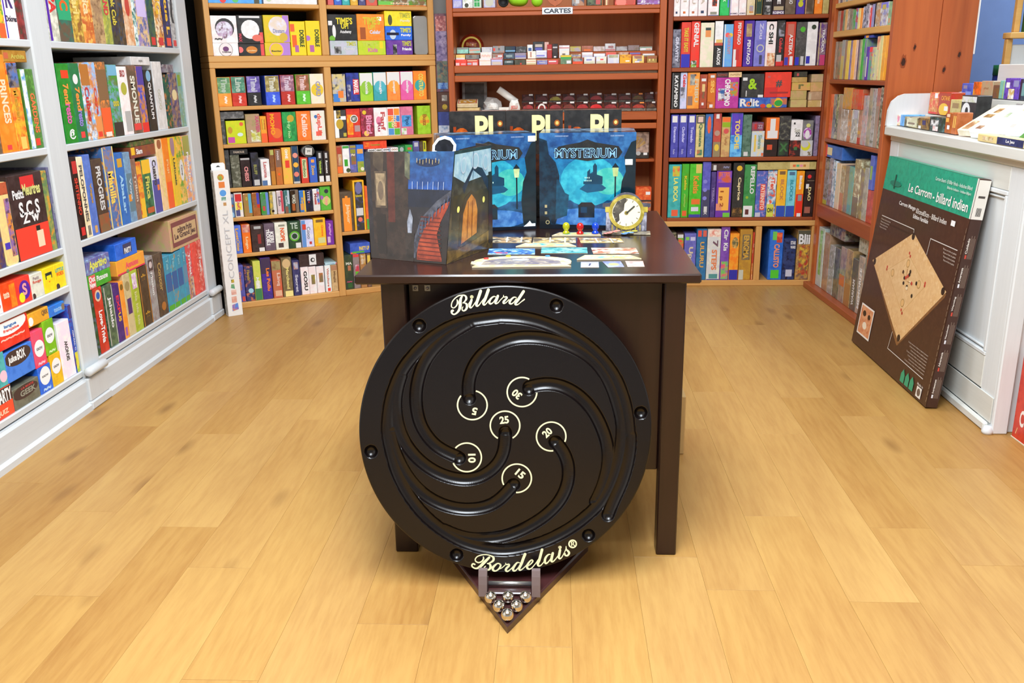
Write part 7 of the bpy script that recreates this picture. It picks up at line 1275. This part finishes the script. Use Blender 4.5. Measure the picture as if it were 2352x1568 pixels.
0.5112|0.0365|1.4361|0.1036||bbc;556;dde|||white and grey bagged game
0.5485|0.0337|1.4361|0.1142||99a;bbc;445|||grey bagged game, tall
0.5777|0.0196|1.4361|0.1040||c9a;eee|||white and pink slim box
0.5999|0.0207|1.4361|0.0926||e44;d55|||red slim box
0.6279|0.0304|1.4361|0.1067||aad;99c|||lilac slim box
0.6527|0.0150|1.4361|0.1111||334;223|||thin black slim box
0.6914|0.0573|1.4361|0.1092||c96;a98;ddc|||tan bagged cards
0.7681|0.0911|1.4361|0.1062||99c;ddd;a86|.0,.75,1,1;88e+.2,.7,.7,.9;cb6||wide blue and white pack
0.8387|0.0445|1.4361|0.1035||8a8;ac9|.3,.1,.6,.3;e97||sage green box
0.8903|0.0415|1.4361|0.1014||fd5;ec4|0,0,.2,1;583||yellow box with green edge
#S|slim_game_box|0.2|slim boxes on the third shelf of the side bookcase|side bookcase, third shelf
0.1352|0.0275|1.1886|0.1956||876;a98|||grey brown thin spine, leftmost
0.1658|0.0249|1.1886|0.1928||a86;765|||brown thin spine
0.2017|0.0383|1.1886|0.1947||b75;886|||rust and grey spine
0.2478|0.0455|1.1886|0.2006||999;aa9|0,0,1,.6;cb6||grey topped yellow spine
0.2894|0.0292|1.1886|0.1946||a85;976|||dull brown spine
0.3296|0.0430|1.1886|0.1952||ed6;ec5|||pale yellow spine
0.3687|0.0272|1.1886|0.1947||878;98b|||violet grey spine
0.4087|0.0447|1.1886|0.1956||fc7;fb5|||light orange spine
0.4486|0.0273|1.1886|0.1944||dba;ecb|||pinkish cream spine
0.4771|0.0219|1.1886|0.1956||766;657|||thin dark spine
0.5048|0.0257|1.1886|0.1954||9a7;bb8|||grey green spine
0.5356|0.0283|1.1886|0.1985||3a4;4b4|||bright green spine
0.5676|0.0280|1.1886|0.1982||66b;8a8|||grey blue spine
0.6049|0.0392|1.1886|0.1582||64b;53a|.2,.1,.6,.7;ddd||purple spine with white band
0.6474|0.0385|1.1886|0.1562||e43;8a9|0,0,1,.6;6a9+0,.85,1,1;f44||red and teal spine
0.6911|0.0415|1.1886|0.1538||bca;dd8;a9b|||mint patterned spine
0.7330|0.0352|1.1886|0.2026||d86;ec9|0,0,1,.7;dda||red topped cream spine
0.7706|0.0328|1.1886|0.2039||ed9;dd9|||tall cream spine
0.8093|0.0376|1.1886|0.2032||fb4;ea4|||first tall orange spine
0.8491|0.0351|1.1886|0.2034||fb2;fa3|||second tall orange spine
0.8839|0.0277|1.1886|0.2021||fc3;eb4|||third tall orange spine
0.9144|0.0264|1.1886|0.2010||fb3;ea3|||last tall orange spine
0.5993|0.1220|1.3877|0.0141||35c;24a|.2,.1,.5,.9;f94;fc3||blue pack wedged above the purple spine
#S|bagged_game|0.2|bagged games on the fourth shelf of the side bookcase|side bookcase, fourth shelf
0.1390|0.0480|0.8737|0.2367|P|d53;e74|||orange red bagged game, leftmost
0.1892|0.0435|0.8737|0.2379|P|aa9;778|||grey bagged game
0.2337|0.0368|0.8737|0.2390|P|cc9;344|||cream and black bagged game
0.2809|0.0489|0.8737|0.2364|P|b97;a98|||tan bagged game
0.3595|0.0977|0.8737|0.1637|P|cba;a98;ddd|||clear beige bag
0.4381|0.0491|0.8737|0.1650|P|b97;d95;a98|0,0,1,.2;c74||beige bag with orange foot
0.5126|0.0897|0.8737|0.1680|P|ccb;aaa;eee|.3,.75,.9,1;ccd||clear bag with silver top
0.5855|0.0462|0.8737|0.1692|P|a86;c98|0,0,1,.2;c43+.1,.3,.9,.4;da4||brown bag with red foot
0.6459|0.0649|0.8737|0.2420|P|bbb;c99;99a|||grey pink bag
0.7050|0.0439|0.8737|0.2788|P|ba8;998|||tall beige bag
0.7531|0.0430|0.8737|0.2783|P|aaa;bbb;776|||tall grey bag
0.8002|0.0421|0.8737|0.2815|P|a65;b87|0,0,1,.7;a98||red brown bag
0.8508|0.0502|0.8737|0.2867|P|998;553;cca|||pale olive box in a bag
0.8960|0.0314|0.8737|0.2832|P|554;887|||dark bagged box at right end
0.3765|0.1280|1.0393|0.1097|P|b95;d93;c97|||orange bagged box on the upper tier
0.5178|0.1494|1.0435|0.1002|P|c75;d53;b86|.6,0,1,1;d53||red bagged box on the upper tier
#S|bagged_game|0.2|bagged games on the fifth shelf of the side bookcase|side bookcase, fifth shelf
0.1491|0.0676|0.5089|0.2559|P|888;99a;554|0,0,1,.1;bb4||dark grey bag, leftmost
0.2178|0.0555|0.5089|0.2621|P|778;aab;557|||blue grey bag
0.2765|0.0481|0.5089|0.2544|P|69b;def|||blue and white bag
0.3408|0.0668|0.5089|0.2475|P|dca;eca|||cream bag
0.4105|0.0592|0.5089|0.2414|P|cb9;a85|0,0,1,.4;c74||tan bag
0.4726|0.0521|0.5089|0.2476|P|876;987|||brown bag
0.5368|0.0636|0.5089|0.2477|P|7a8;6aa|||sea green bag
0.6172|0.0847|0.5089|0.2925|P|eec;986|0,0,1,.35;765||white bag with brown foot
0.6885|0.0459|0.5089|0.2539|P|a95;876|||khaki bag
0.7465|0.0583|0.5089|0.2628|P|998;bba|||pale grey bag
0.8211|0.0793|0.5089|0.1609|P|d54;b43|||red box under the blue one
0.9016|0.0705|0.5089|0.3248|P|a97;886|0,.75,1,1;487||tan bag with green top
0.2391|0.2681|0.7716|0.0681||36b;47c|.1,.2,.4,.8;eda+0,0,.1,1;e55||blue box lying on the bags
0.8000|0.0455|0.6704|0.1666||56b;67c|.2,.3,.8,.7;9b6||upright blue box above the red one
#S|bagged_game|0.2|bagged games on the lowest shelf of the side bookcase|side bookcase, lowest shelf
0.1547|0.0992|0.0350|0.3402|P|cdc;bcc|.3,.2,.7,.95;6b4;9c8||white and green bag, leftmost
0.2566|0.0898|0.0350|0.3250|P|b98;a86|||beige bag
0.3510|0.0846|0.0350|0.2734|P|aaa;998;ccc|||silver grey bag
0.4411|0.0817|0.0350|0.2769|P|554;776|||dark olive box
0.5301|0.0828|0.0350|0.2972|P|877;a98|0,.3,1,.5;c63||brown box with orange glow
0.6217|0.0873|0.0350|0.3016|P|875;b96|0,0,1,.4;a74||golden brown box
0.7103|0.0770|0.0350|0.2709|P|665;555||WARHAM;ddd;u;.3,.1,.7,.6|dark box with pale letters
0.7921|0.0745|0.0350|0.3001|P|888;ba9||MEMORIZE;eee;u;.3,.1,.7,.8|grey box with pale letters
0.8680|0.0653|0.0350|0.3153|P|776;998|||dark grey bag at right end
0.4072|0.2403|0.3606|0.0672|P|766;998;445|||grey packet lying on silver bag
0.8247|0.1856|0.3509|0.0761|P|9a9;bba;776|||green grey packet lying at right
#R|toy_pack|0.15|toys and packs on the top of the centre redwood bookcase|centre redwood bookcase, top shelf
-0.5687|0.0525|1.6006|0.0770||99d;aae|.1,.1,.9,.5;aad;cce||lilac pack, leftmost
-0.5113|0.0571|1.6006|0.0759||eed;bcb;fff|o:.4,.2,.2,=;443||pale green flecked pack
-0.4573|0.0459|1.6006|0.0749||ded;cdc|.15,.1,.45,.4;3a5+.5,.1,.8,.4;3a5+.15,.45,.45,.75;3a5+.5,.45,.8,.75;3a5||white pack with green buttons
-0.3884|0.0645|1.6006|0.0736||99d;ccd|o:.5,.4,.35,=;ccb||lavender pack with round window
0.1071|0.0685|1.6006|0.0642||999;b86;556|.3,.2,.6,.6;ccc||grey netted pack
0.1979|0.0827|1.6006|0.0625||443;675;332|.6,.1,.9,.5;c55||dark green and black pack
0.2670|0.0251|1.6006|0.0612||b75;a64|.3,0,.6,1;eda||narrow brown pack with pale stripe
0.3690|0.1140|1.6006|0.0592||d54;e65;b43|o:.3,.3,.25,=;e87+o:.75,.35,.2,=;c54||red and brown pack with two round faces
0.4979|0.1249|1.6006|0.0567||858;a7c;eee|0,.1,1,.15;eef;96b||purple and white striped pack
#C1|card_deck|0.055|card decks in the front rank of the display shelf|front rank of centre bookcase
-0.5588|0.0651|1.2900|0.0356||e43;f54|.0,.1,.35,.5;fcc+.5,.2,.9,.4;fbb||leftmost red deck, pale corner
-0.4923|0.0648|1.2900|0.0346||d43;e54|.0,.2,.4,.5;bbc+.5,.1,.9,.55;ecc+.0,.75,.9,.9;eca||second red deck, grey patch
-0.4213|0.0663|1.2900|0.0400||fed;fee|0,.65,1,.72;fb9||cream white deck
-0.3531|0.0645|1.2900|0.0402||bbc;cbd|0,.55,1,.75;ccf+.1,.1,.85,.5;dcb+0,.85,1,1;d65||lilac and red deck
-0.2852|0.0587|1.2900|0.0313||222;344|.1,.4,.9,.8;788+.3,.5,.7,.7;bbb||black deck with grey emblem
-0.2212|0.0638|1.2900|0.0316||443;554|.5,.1,.65,.4;c43||dark grey deck with red dot
-0.1576|0.0563|1.2900|0.0306||fed;eec|0,.0,1,.35;dc9+0,.6,1,.7;e97||white and tan deck
-0.0946|0.0587|1.2900|0.0270||77c;99c|.2,.3,.8,.6;bbc+0,.85,1,1;dc8||blue violet deck
-0.0331|0.0595|1.2900|0.0260||c54;d55|.1,.55,.8,.8;eee||brick red deck with white tags
0.0410|0.0629|1.2900|0.0510||686;897|0,.55,1,1;4a5+0,.8,1,1;fc3+.55,.1,.95,.4;eee||green and yellow deck
0.1075|0.0593|1.2900|0.0343||f63;e53|0,.45,1,1;444;aaa||orange red deck with black top
0.1744|0.0619|1.2900|0.0384||eef;eed|.05,.05,.9,.35;ddb+.2,.5,.7,.7;99c||white deck with blue seal
0.2409|0.0586|1.2900|0.0399||eef;eed|.05,.05,.9,.35;ddb+.4,.5,.7,.7;f66||white deck with red seal
0.3093|0.0645|1.2900|0.0493||eee;dde|.1,.65,.9,1;cca;aa8||silver white deck
0.3776|0.0652|1.2900|0.0482||fb2;fa3|0,.0,1,.06;fe8+.5,.2,.85,.35;ffe+0,.65,1,1;fb3;c83||orange yellow deck
0.4497|0.0649|1.2900|0.0418||ec5;fd8|.1,.6,.8,1;eed;a76+.2,.1,.6,.3;eef+.4,.3,.8,.55;99a||yellow deck with blue medallion
0.5275|0.0555|1.2900|0.0393||a84;b95|.2,.3,.3,.6;fe8+.55,.3,.65,.6;fe8+.0,.6,1,1;a64||olive brown deck, rightmost
#C2|card_deck|0.055|card decks in the middle rank of the display shelf|middle rank of centre bookcase
-0.5683|0.0532|1.3250|0.0281||ec6;fe9|0,0,1,.4;eee||yellow and white deck, leftmost
-0.4985|0.0802|1.3250|0.0269||777;998;555|||pewter grey deck
-0.4196|0.0661|1.3250|0.0402||fed;fee||~~~;fcb;h;.1,.2,.9,.8|pale cream deck
-0.3517|0.0641|1.3250|0.0312||c65;987|0,0,1,.3;d54;eee+.5,.4,.9,.7;eee||grey and red deck
-0.2863|0.0612|1.3250|0.0327||222;567|.2,.3,.8,.7;9aa||black deck with pale emblem
-0.2208|0.0659|1.3250|0.0330||888;a9a|0,.3,1,.55;88c+0,0,1,.15;eee||grey deck with violet band
-0.1559|0.0469|1.3250|0.0412||fff;fed|.3,.2,.5,.9;c98||white narrow deck
-0.1000|0.0616|1.3250|0.0450||ddf;eee|0,.8,1,1;fff+0,0,1,.12;333+0,.25,.8,.45;99d||white silvery deck
-0.0531|0.0274|1.3250|0.0763||c43;b33|0,.6,1,.66;eca||tall red narrow deck
-0.0215|0.0318|1.3250|0.0797||433;222|.1,.7,.9,.8;ccc+.3,.05,.7,.15;eee||tall black narrow deck
0.0312|0.0581|1.3250|0.0526||eee;fed|0,.75,1,1;eee+.3,.2,.6,.5;876||white deck with small figure
0.0961|0.0608|1.3250|0.0213||eda;765|0,.5,1,.7;99c||tan and violet deck
0.1636|0.0618|1.3250|0.0308||ddd;ecc|0,.6,1,.9;fff+0,0,1,.4;ccd||white and lilac striped deck
0.2326|0.0653|1.3250|0.0218||fff;eef|0,0,1,.3;88a||white glossy deck
0.2987|0.0597|1.3250|0.0286||d65;c98|0,.4,1,1;e65||rust red deck
0.3698|0.0590|1.3250|0.0274||b86;dba|.2,.2,.8,.6;ccb||tan patterned deck
0.4357|0.0644|1.3250|0.0251||d44;c43|0,.6,1,1;77b||red deck with violet top
0.5137|0.0671|1.3250|0.0172||eee;fff|.0,.0,1,.5;987||white topped grey deck
#C3|card_deck|0.055|card decks in the back rank of the display shelf|back rank of centre bookcase
-0.5614|0.0670|1.3600|0.0341||9cb;aed|0,.7,1,1;999||mint green deck, leftmost
-0.4906|0.0675|1.3600|0.0321||ecb;9dc|0,.5,1,.65;f97+0,.65,1,1;bbb||mint and coral deck
-0.4180|0.0631|1.3600|0.0344||bbc;ddd|||plain grey white deck
-0.3496|0.0687|1.3600|0.0399||aaa;999;c86|.0,.3,.2,.7;f54+.45,.4,.6,.7;666||grey deck with red mark
-0.2823|0.0604|1.3600|0.0367||235;344|0,.2,1,.4;8bd||black and blue deck
-0.2190|0.0618|1.3600|0.0351||555;444;888|||dark charcoal deck
-0.1678|0.0311|1.3600|0.0436||eed;fff|.2,.2,.8,.6;469||white narrow deck with blue letter
-0.1182|0.0642|1.3600|0.0600||444;333|.2,.2,.85,.45;66b+.2,.5,.85,.75;cba||tall black deck with picture
-0.0706|0.0249|1.3600|0.0565||dcc;eba|||thin pale deck
0.0316|0.0606|1.3600|0.0368||edd;fff|0,.5,1,.7;d99||white deck with pink line
0.0966|0.0633|1.3600|0.0299||bab;cb5|0,.8,1,1;cb4||lilac and mustard deck
0.1649|0.0660|1.3600|0.0320||a64;b76|.2,.1,.8,.4;e73||brown deck
0.2330|0.0659|1.3600|0.0277||ba9;dcc|||beige pink deck
0.2974|0.0595|1.3600|0.0425||bbb;ddd|0,.0,1,.3;c88+.3,.4,.8,.7;a77||silver topped deck
0.3636|0.0658|1.3600|0.0255||988;bbb|||grey mauve deck
0.4317|0.0651|1.3600|0.0310||876;988|||taupe deck
0.5031|0.0717|1.3600|0.0219||cdc;eee|0,.75,1,1;585+.5,.2,.9,.5;da8||green and white deck
#C1|dice_case|0.04|clear cases with red domed inserts in the front rank|front rank, second display shelf
-0.1782|0.0714|1.0280|0.0542|H|732;a33|||first clear case from left with red dome
-0.0990|0.0745|1.0280|0.0547|H|632;a22|||case with white arch on red dome, second from left
-0.0202|0.0750|1.0280|0.0531|H|833;a33|||third clear case from left with red dome
0.0585|0.0754|1.0280|0.0541|H|a33;732|||fourth clear case with small white bar
0.1368|0.0731|1.0280|0.0530|H|a22;b33|||fifth clear case from left with red dome
0.2153|0.0768|1.0280|0.0520|H|e33;d22|||case with bright red insert
0.2979|0.0804|1.0280|0.0493|H|722;a33|||case with three white dots, right of the bright red one
0.3797|0.0749|1.0280|0.0482|H|621;922|||clear dark case with large white tag
0.4594|0.0775|1.0280|0.0471|H|a32;c43|||case with orange tag in front rank
0.5312|0.0582|1.0280|0.0486|H|742;532|||rightmost clear case of the front rank
#C3|dice_case|0.04|clear cases with red domed inserts in the back rank|back rank, second display shelf
-0.1826|0.0718|1.0700|0.0542|H|632;522|||first dark clear case from left
-0.1011|0.0762|1.0700|0.0541|H|622;511|||second dark clear case from left
-0.0206|0.0766|1.0700|0.0530|H|742;a93|||third clear case with golden glint
0.0598|0.0770|1.0700|0.0546|H|732;844|||fourth dark clear case from left
0.1398|0.0747|1.0700|0.0518|H|642;532|||fifth dark clear case with brass mark
0.2199|0.0785|1.0700|0.0550|H|a33;922|||case with plain red dome
0.3044|0.0822|1.0700|0.0511|H|722;622|||seventh dark clear case from left
0.3879|0.0765|1.0700|0.0516|H|632;722|||eighth dark clear case from left
0.4646|0.0698|1.0700|0.0515|H|742;652|||case with orange tag in back rank
0.5317|0.0573|1.0700|0.0558|H|622;533|||rightmost dark case of the back rank
#G1|card_game_box|0.09|small games along the front of the white counter|front edge of the white counter
0.0498|0.0365|0.9950|0.0451||fda;eee;f95|.2,.3,.8,.9;fff;e8a||white and orange box with girl picture, leftmost
0.0960|0.0465|0.9950|0.0486||49d;7bf|||narrow light blue box
0.2007|0.1568|0.9950|0.0429||443;cb8;665|.2,.1,.95,.95;ffe;ddb+.3,.3,.8,.5;987||dark box with white curl picture
0.3434|0.1157|0.9950|0.0461||753;a84;543|.05,0,.3,.3;eee+.4,.4,.7,.8;447||brown and gold box
0.4842|0.1537|0.9950|0.0567||333;243;577|.1,.3,.6,.8;fff;333+.25,.0,.6,.35;e53;eee||black box with white bear picture
#G1|card_game_box|0.06|packs in the middle of the white counter|front middle of the white counter
0.5936|0.0576|0.9950|0.0786||b62;a52|.2,.8,.7,.95;fdb+.1,.55,.6,.75;fb5+.4,.2,.8,.4;fff||rust brown pack with white sticker
0.6486|0.0449|0.9950|0.0822||b63;c74|.3,.3,.5,.85;fc6+.65,.3,.85,.85;fc6||rust brown pack with yellow letters
#G2|card_game_box|0.06|games on the second step of the white counter|second step of the white counter
0.0801|0.0970|1.0450|0.0930||e54;d84;fc8|.6,.75,.95,.98;fff+0,0,1,.1;e33||red and gold patterned box
0.1967|0.1290|1.0450|0.0958||c33;b42|o:.5,.25,.4,.28;fc2+.55,.2,.85,.4;fff|CATANE;fa3;h;.25,.65,.95,.85|red box with yellow sun
0.3175|0.1047|1.0450|0.0689||cb6;dc8|.2,.5,.8,.8;a85+.2,.05,.9,.2;997||parchment tan small box
0.4441|0.1420|1.0450|0.0898||222;333|0,.7,1,.95;ab3;eee+o:.35,.28,.28,.4;fff+o:.4,.3,.1,.18;222||black box with white bird shape
#G3|card_game_box|0.06|games on the third step of the white counter|third step of the white counter
0.1283|0.1094|1.1200|0.0559||35c;57d|.15,.6,.5,.85;99b+.4,0,.9,.4;8af||blue box with sky picture
0.2235|0.0732|1.1200|0.0636||f72;b52;ea3|||orange flame coloured box
0.3182|0.1065|1.1200|0.0684||c97;ba8|.2,.0,.5,.15;c43|~;a86;h;.2,.5,.7,.65|kraft carton with small red print
0.4017|0.0531|1.1200|0.0536||863;754|||brown narrow box
0.4514|0.0394|1.1200|0.0711||7ba;8cb|.85,0,1,1;dd4||mint green box with yellow edge
0.5358|0.1223|1.1200|0.0814||64b;75c;438|.1,.55,.35,.8;fff+.6,.6,.95,.9;99c+.3,0,.7,.5;fff;db6||purple box with white robed figure
0.6230|0.0457|1.1200|0.0798||345;456|0,0,.4,1;324+.4,.2,.9,.8;7aa||navy box at the photo's right edge
"""

# ------------------------------------------------------------------ shelf contents
FRAMES = {'W': ((-1.86, 0, 0), 90), 'O': ((-1.80, 4.84, 0), 29), 'R': ((0, 5.365, 0), 0), 'S': ((1.484, 5.359, 0), math.degrees(SA_)),
          'C1': ((0, 5.385, 0), 0), 'C2': ((0, 5.45, 0), 0), 'C3': ((0, 5.515, 0), 0), 'G1': ((1.545, 4.36, 0), -90), 'G2': ((1.68, 4.36, 0), -90), 'G3': ((1.80, 4.36, 0), -90)}
SETB = {'W': .012, 'O': .012, 'R': .012, 'S': .012}
CATS = {'card_deck': 'card deck', 'dice_case': 'case', 'game_tin': 'tin', 'toy_pack': 'toy', 'bagged_game': 'bagged game'}
def patches(b, s, w, h):
    k = 0
    for t in s.split('+') if s.strip() else ():
        p = t.split(';'); col = tuple(hx(c_) for c_ in p[1:]); y = -.0004-.00012*k; k += 1
        if p[0].startswith('o:'):
            cu, cv, ru, rv = p[0][2:].split(','); cu, cv, ru = float(cu), float(cv), float(ru)
            rv = ru*w/h if rv == '=' else float(rv)
            b.poly([((min(max(u, .01), .99)-.5)*w, y, min(max(v, .01), .99)*h) for u, v in ell(cu, cv, ru, rv, 18)], col)
        else:
            u0, v0, u1, v1 = (min(1, max(0, float(x))) for x in p[0].split(','))
            e = .002/w; u0, u1 = max(u0, e), min(u1, 1-e); v0, v1 = max(v0, .0015/h), min(v1, 1-.0015/h)
            b.poly([((u-.5)*w, y, v*h) for u, v in ((u0, v0), (u1, v0), (u1, v1), (u0, v1))], col)
    return k
def titles(o, s, w, h, k):
    for t in s.split('+') if s.strip() else ():
        p = t.split(';'); r = [float(x) for x in p[3].split(',')]; b = MB()
        put_text(b, p[0], hx(p[1]), p[2], (r[0]-.5)*w, r[1]*h, (r[2]-.5)*w, r[3]*h, -.0007-.00012*k)
        b.build('title', MT['card'], o)
def round_tin(b, w, d, h, col):
    r = min(w, h)*.16; P = []
    for cx, cz, a0 in ((w/2-r, r, -90), (w/2-r, h-r, 0), (-w/2+r, h-r, 90), (-w/2+r, r, 180)):
        P += [(cx+r*math.cos(math.radians(a0+t)), cz+r*math.sin(math.radians(a0+t))) for t in (0, 30, 60, 90)]
    e = .0015; n = len(P); sh = lambda q, f: [(x*f, (z-h/2)*f+h/2) for x, z in q]
    rings = [(sh(P, 1-2*e/w), 0), (P, e), (P, d)]
    V = [(x, y, z) for q, y in rings for x, z in q]
    F = [tuple(range(n)), tuple(range(3*n-1, 2*n-1, -1))]+[(j*n+(i+1) % n, j*n+i, (j+1)*n+i, (j+1)*n+(i+1) % n) for j in (0, 1) for i in range(n)]
    b.mesh(V, F, col)
cur = None
for ln in DATA.strip().split('\n'):
    if ln[0] == '#':
        fn, nm, dep, grp, place = ln[1:].split('|'); dep = float(dep); p0, an = FRAMES[fn]; an = math.radians(an)
        dv = Vector((math.cos(an), math.sin(an), 0)); pv = Vector((-math.sin(an), math.cos(an), 0)); continue
    s, w, z, h, fl_, col, pat, ttl, look = ln.split('|'); s, w, z, h = map(float, (s, w, z, h)); col = C(col)
    b = MB(); mat = 'wrap' if 'P' in fl_ else 'tin' if 'T' in fl_ else 'card'; d = dep
    if 'H' in fl_:
        loc = Vector(p0)+dv*s
        o = thing(nm, look+', '+place, 'case', loc+Vector((0, 0, z+.0003)), an, grp)
        b.box((-w/2, 0, 0), (w/2, d, h*.3), .001, C('8c8478;5c544c')); b.box((-w/2, d*.6, h*.3+.0002), (w/2, d, h), .001, C('4a1a14;38140f;6a2a20')); b.build('case_body', MT['tin'], o)
        q = MB(); n = 14; A = [(w*.44*math.cos(math.pi*k/n), h*.34+h*.42*math.sin(math.pi*k/n)) for k in range(n+1)]; q.prism(A, d*.5, d*.595, col); q.build('red_dome', MT['card'], o, fix=True)
        q = MB(); q.box((w*.08, d*.55, h*.86), (w*.4, d*.592, h*1.04), .0005, C('f09040' if 'orange tag' in look else 'e8e4e0')); q.build('price_tag', MT['card'], o)
        if 'arch' in look:
            q = MB()
            for k in range(10):
                t0, t1 = math.pi*k/10, math.pi*(k+1)/10; q.poly([(r_*math.cos(t), d*.49, h*.34+r_*1.3*math.sin(t)) for r_, t in ((w*.2, t0), (w*.3, t0), (w*.3, t1), (w*.2, t1))], C('f0ece4'))
            q.build('white_arch', MT['card'], o)
        continue
    k = 0
    if 'C' in fl_:
        b.lathe([(.0001, 0), (h/2, 0), (h/2, d*.7), (.0001, d*.7)], 28, C('8c8c88;a8a8a4;605e5a'), c=(0, .0, h/2), axis='y'); b.v = [(x, -y if y < 0 else y, z_) for x, y, z_ in b.v]
        b.poly([(x, -.0005, z_) for x, z_ in ell(0, h/2, h*.47, h*.47, 24)], C('3a3a38'))
        b.poly([(x*.33*h, -.001, h/2+z_*.33*h) for x, z_ in ((-1, -.8), (.8, -1), (1, .8), (-.8, 1))], C('e4e2dc;d4d2cc'))
        put_text(b, 'yo', hx('6c6c68'), 'h', -h*.15, h*.4, h*.15, h*.6, -.0016)
    elif 'T' in fl_: round_tin(b, w, d, h, col); k = patches(b, pat, w, h)
    else:
        b.box((-w/2, 0, 0), (w/2, d, h), min(.0018, w*.08), col); k = patches(b, pat, w, h)
    loc = Vector(p0)+dv*s+pv*SETB.get(fn, 0)+Vector((0, 0, z+.0003))
    o = b.build(nm, MT['silver' if 'M' in fl_ else mat], None, loc, an)
    if 'L' in fl_: o.rotation_euler = (0, math.radians(-38), 0); o.rotation_euler = (Matrix.Rotation(an, 3, 'Z') @ Matrix.Rotation(math.radians(-38), 3, 'Y')).to_euler()
    if 'C' in fl_: b = None
    tag(o, look+', '+place, CATS.get(nm, 'game box'), grp)
    titles(o, ttl, w, h, k)
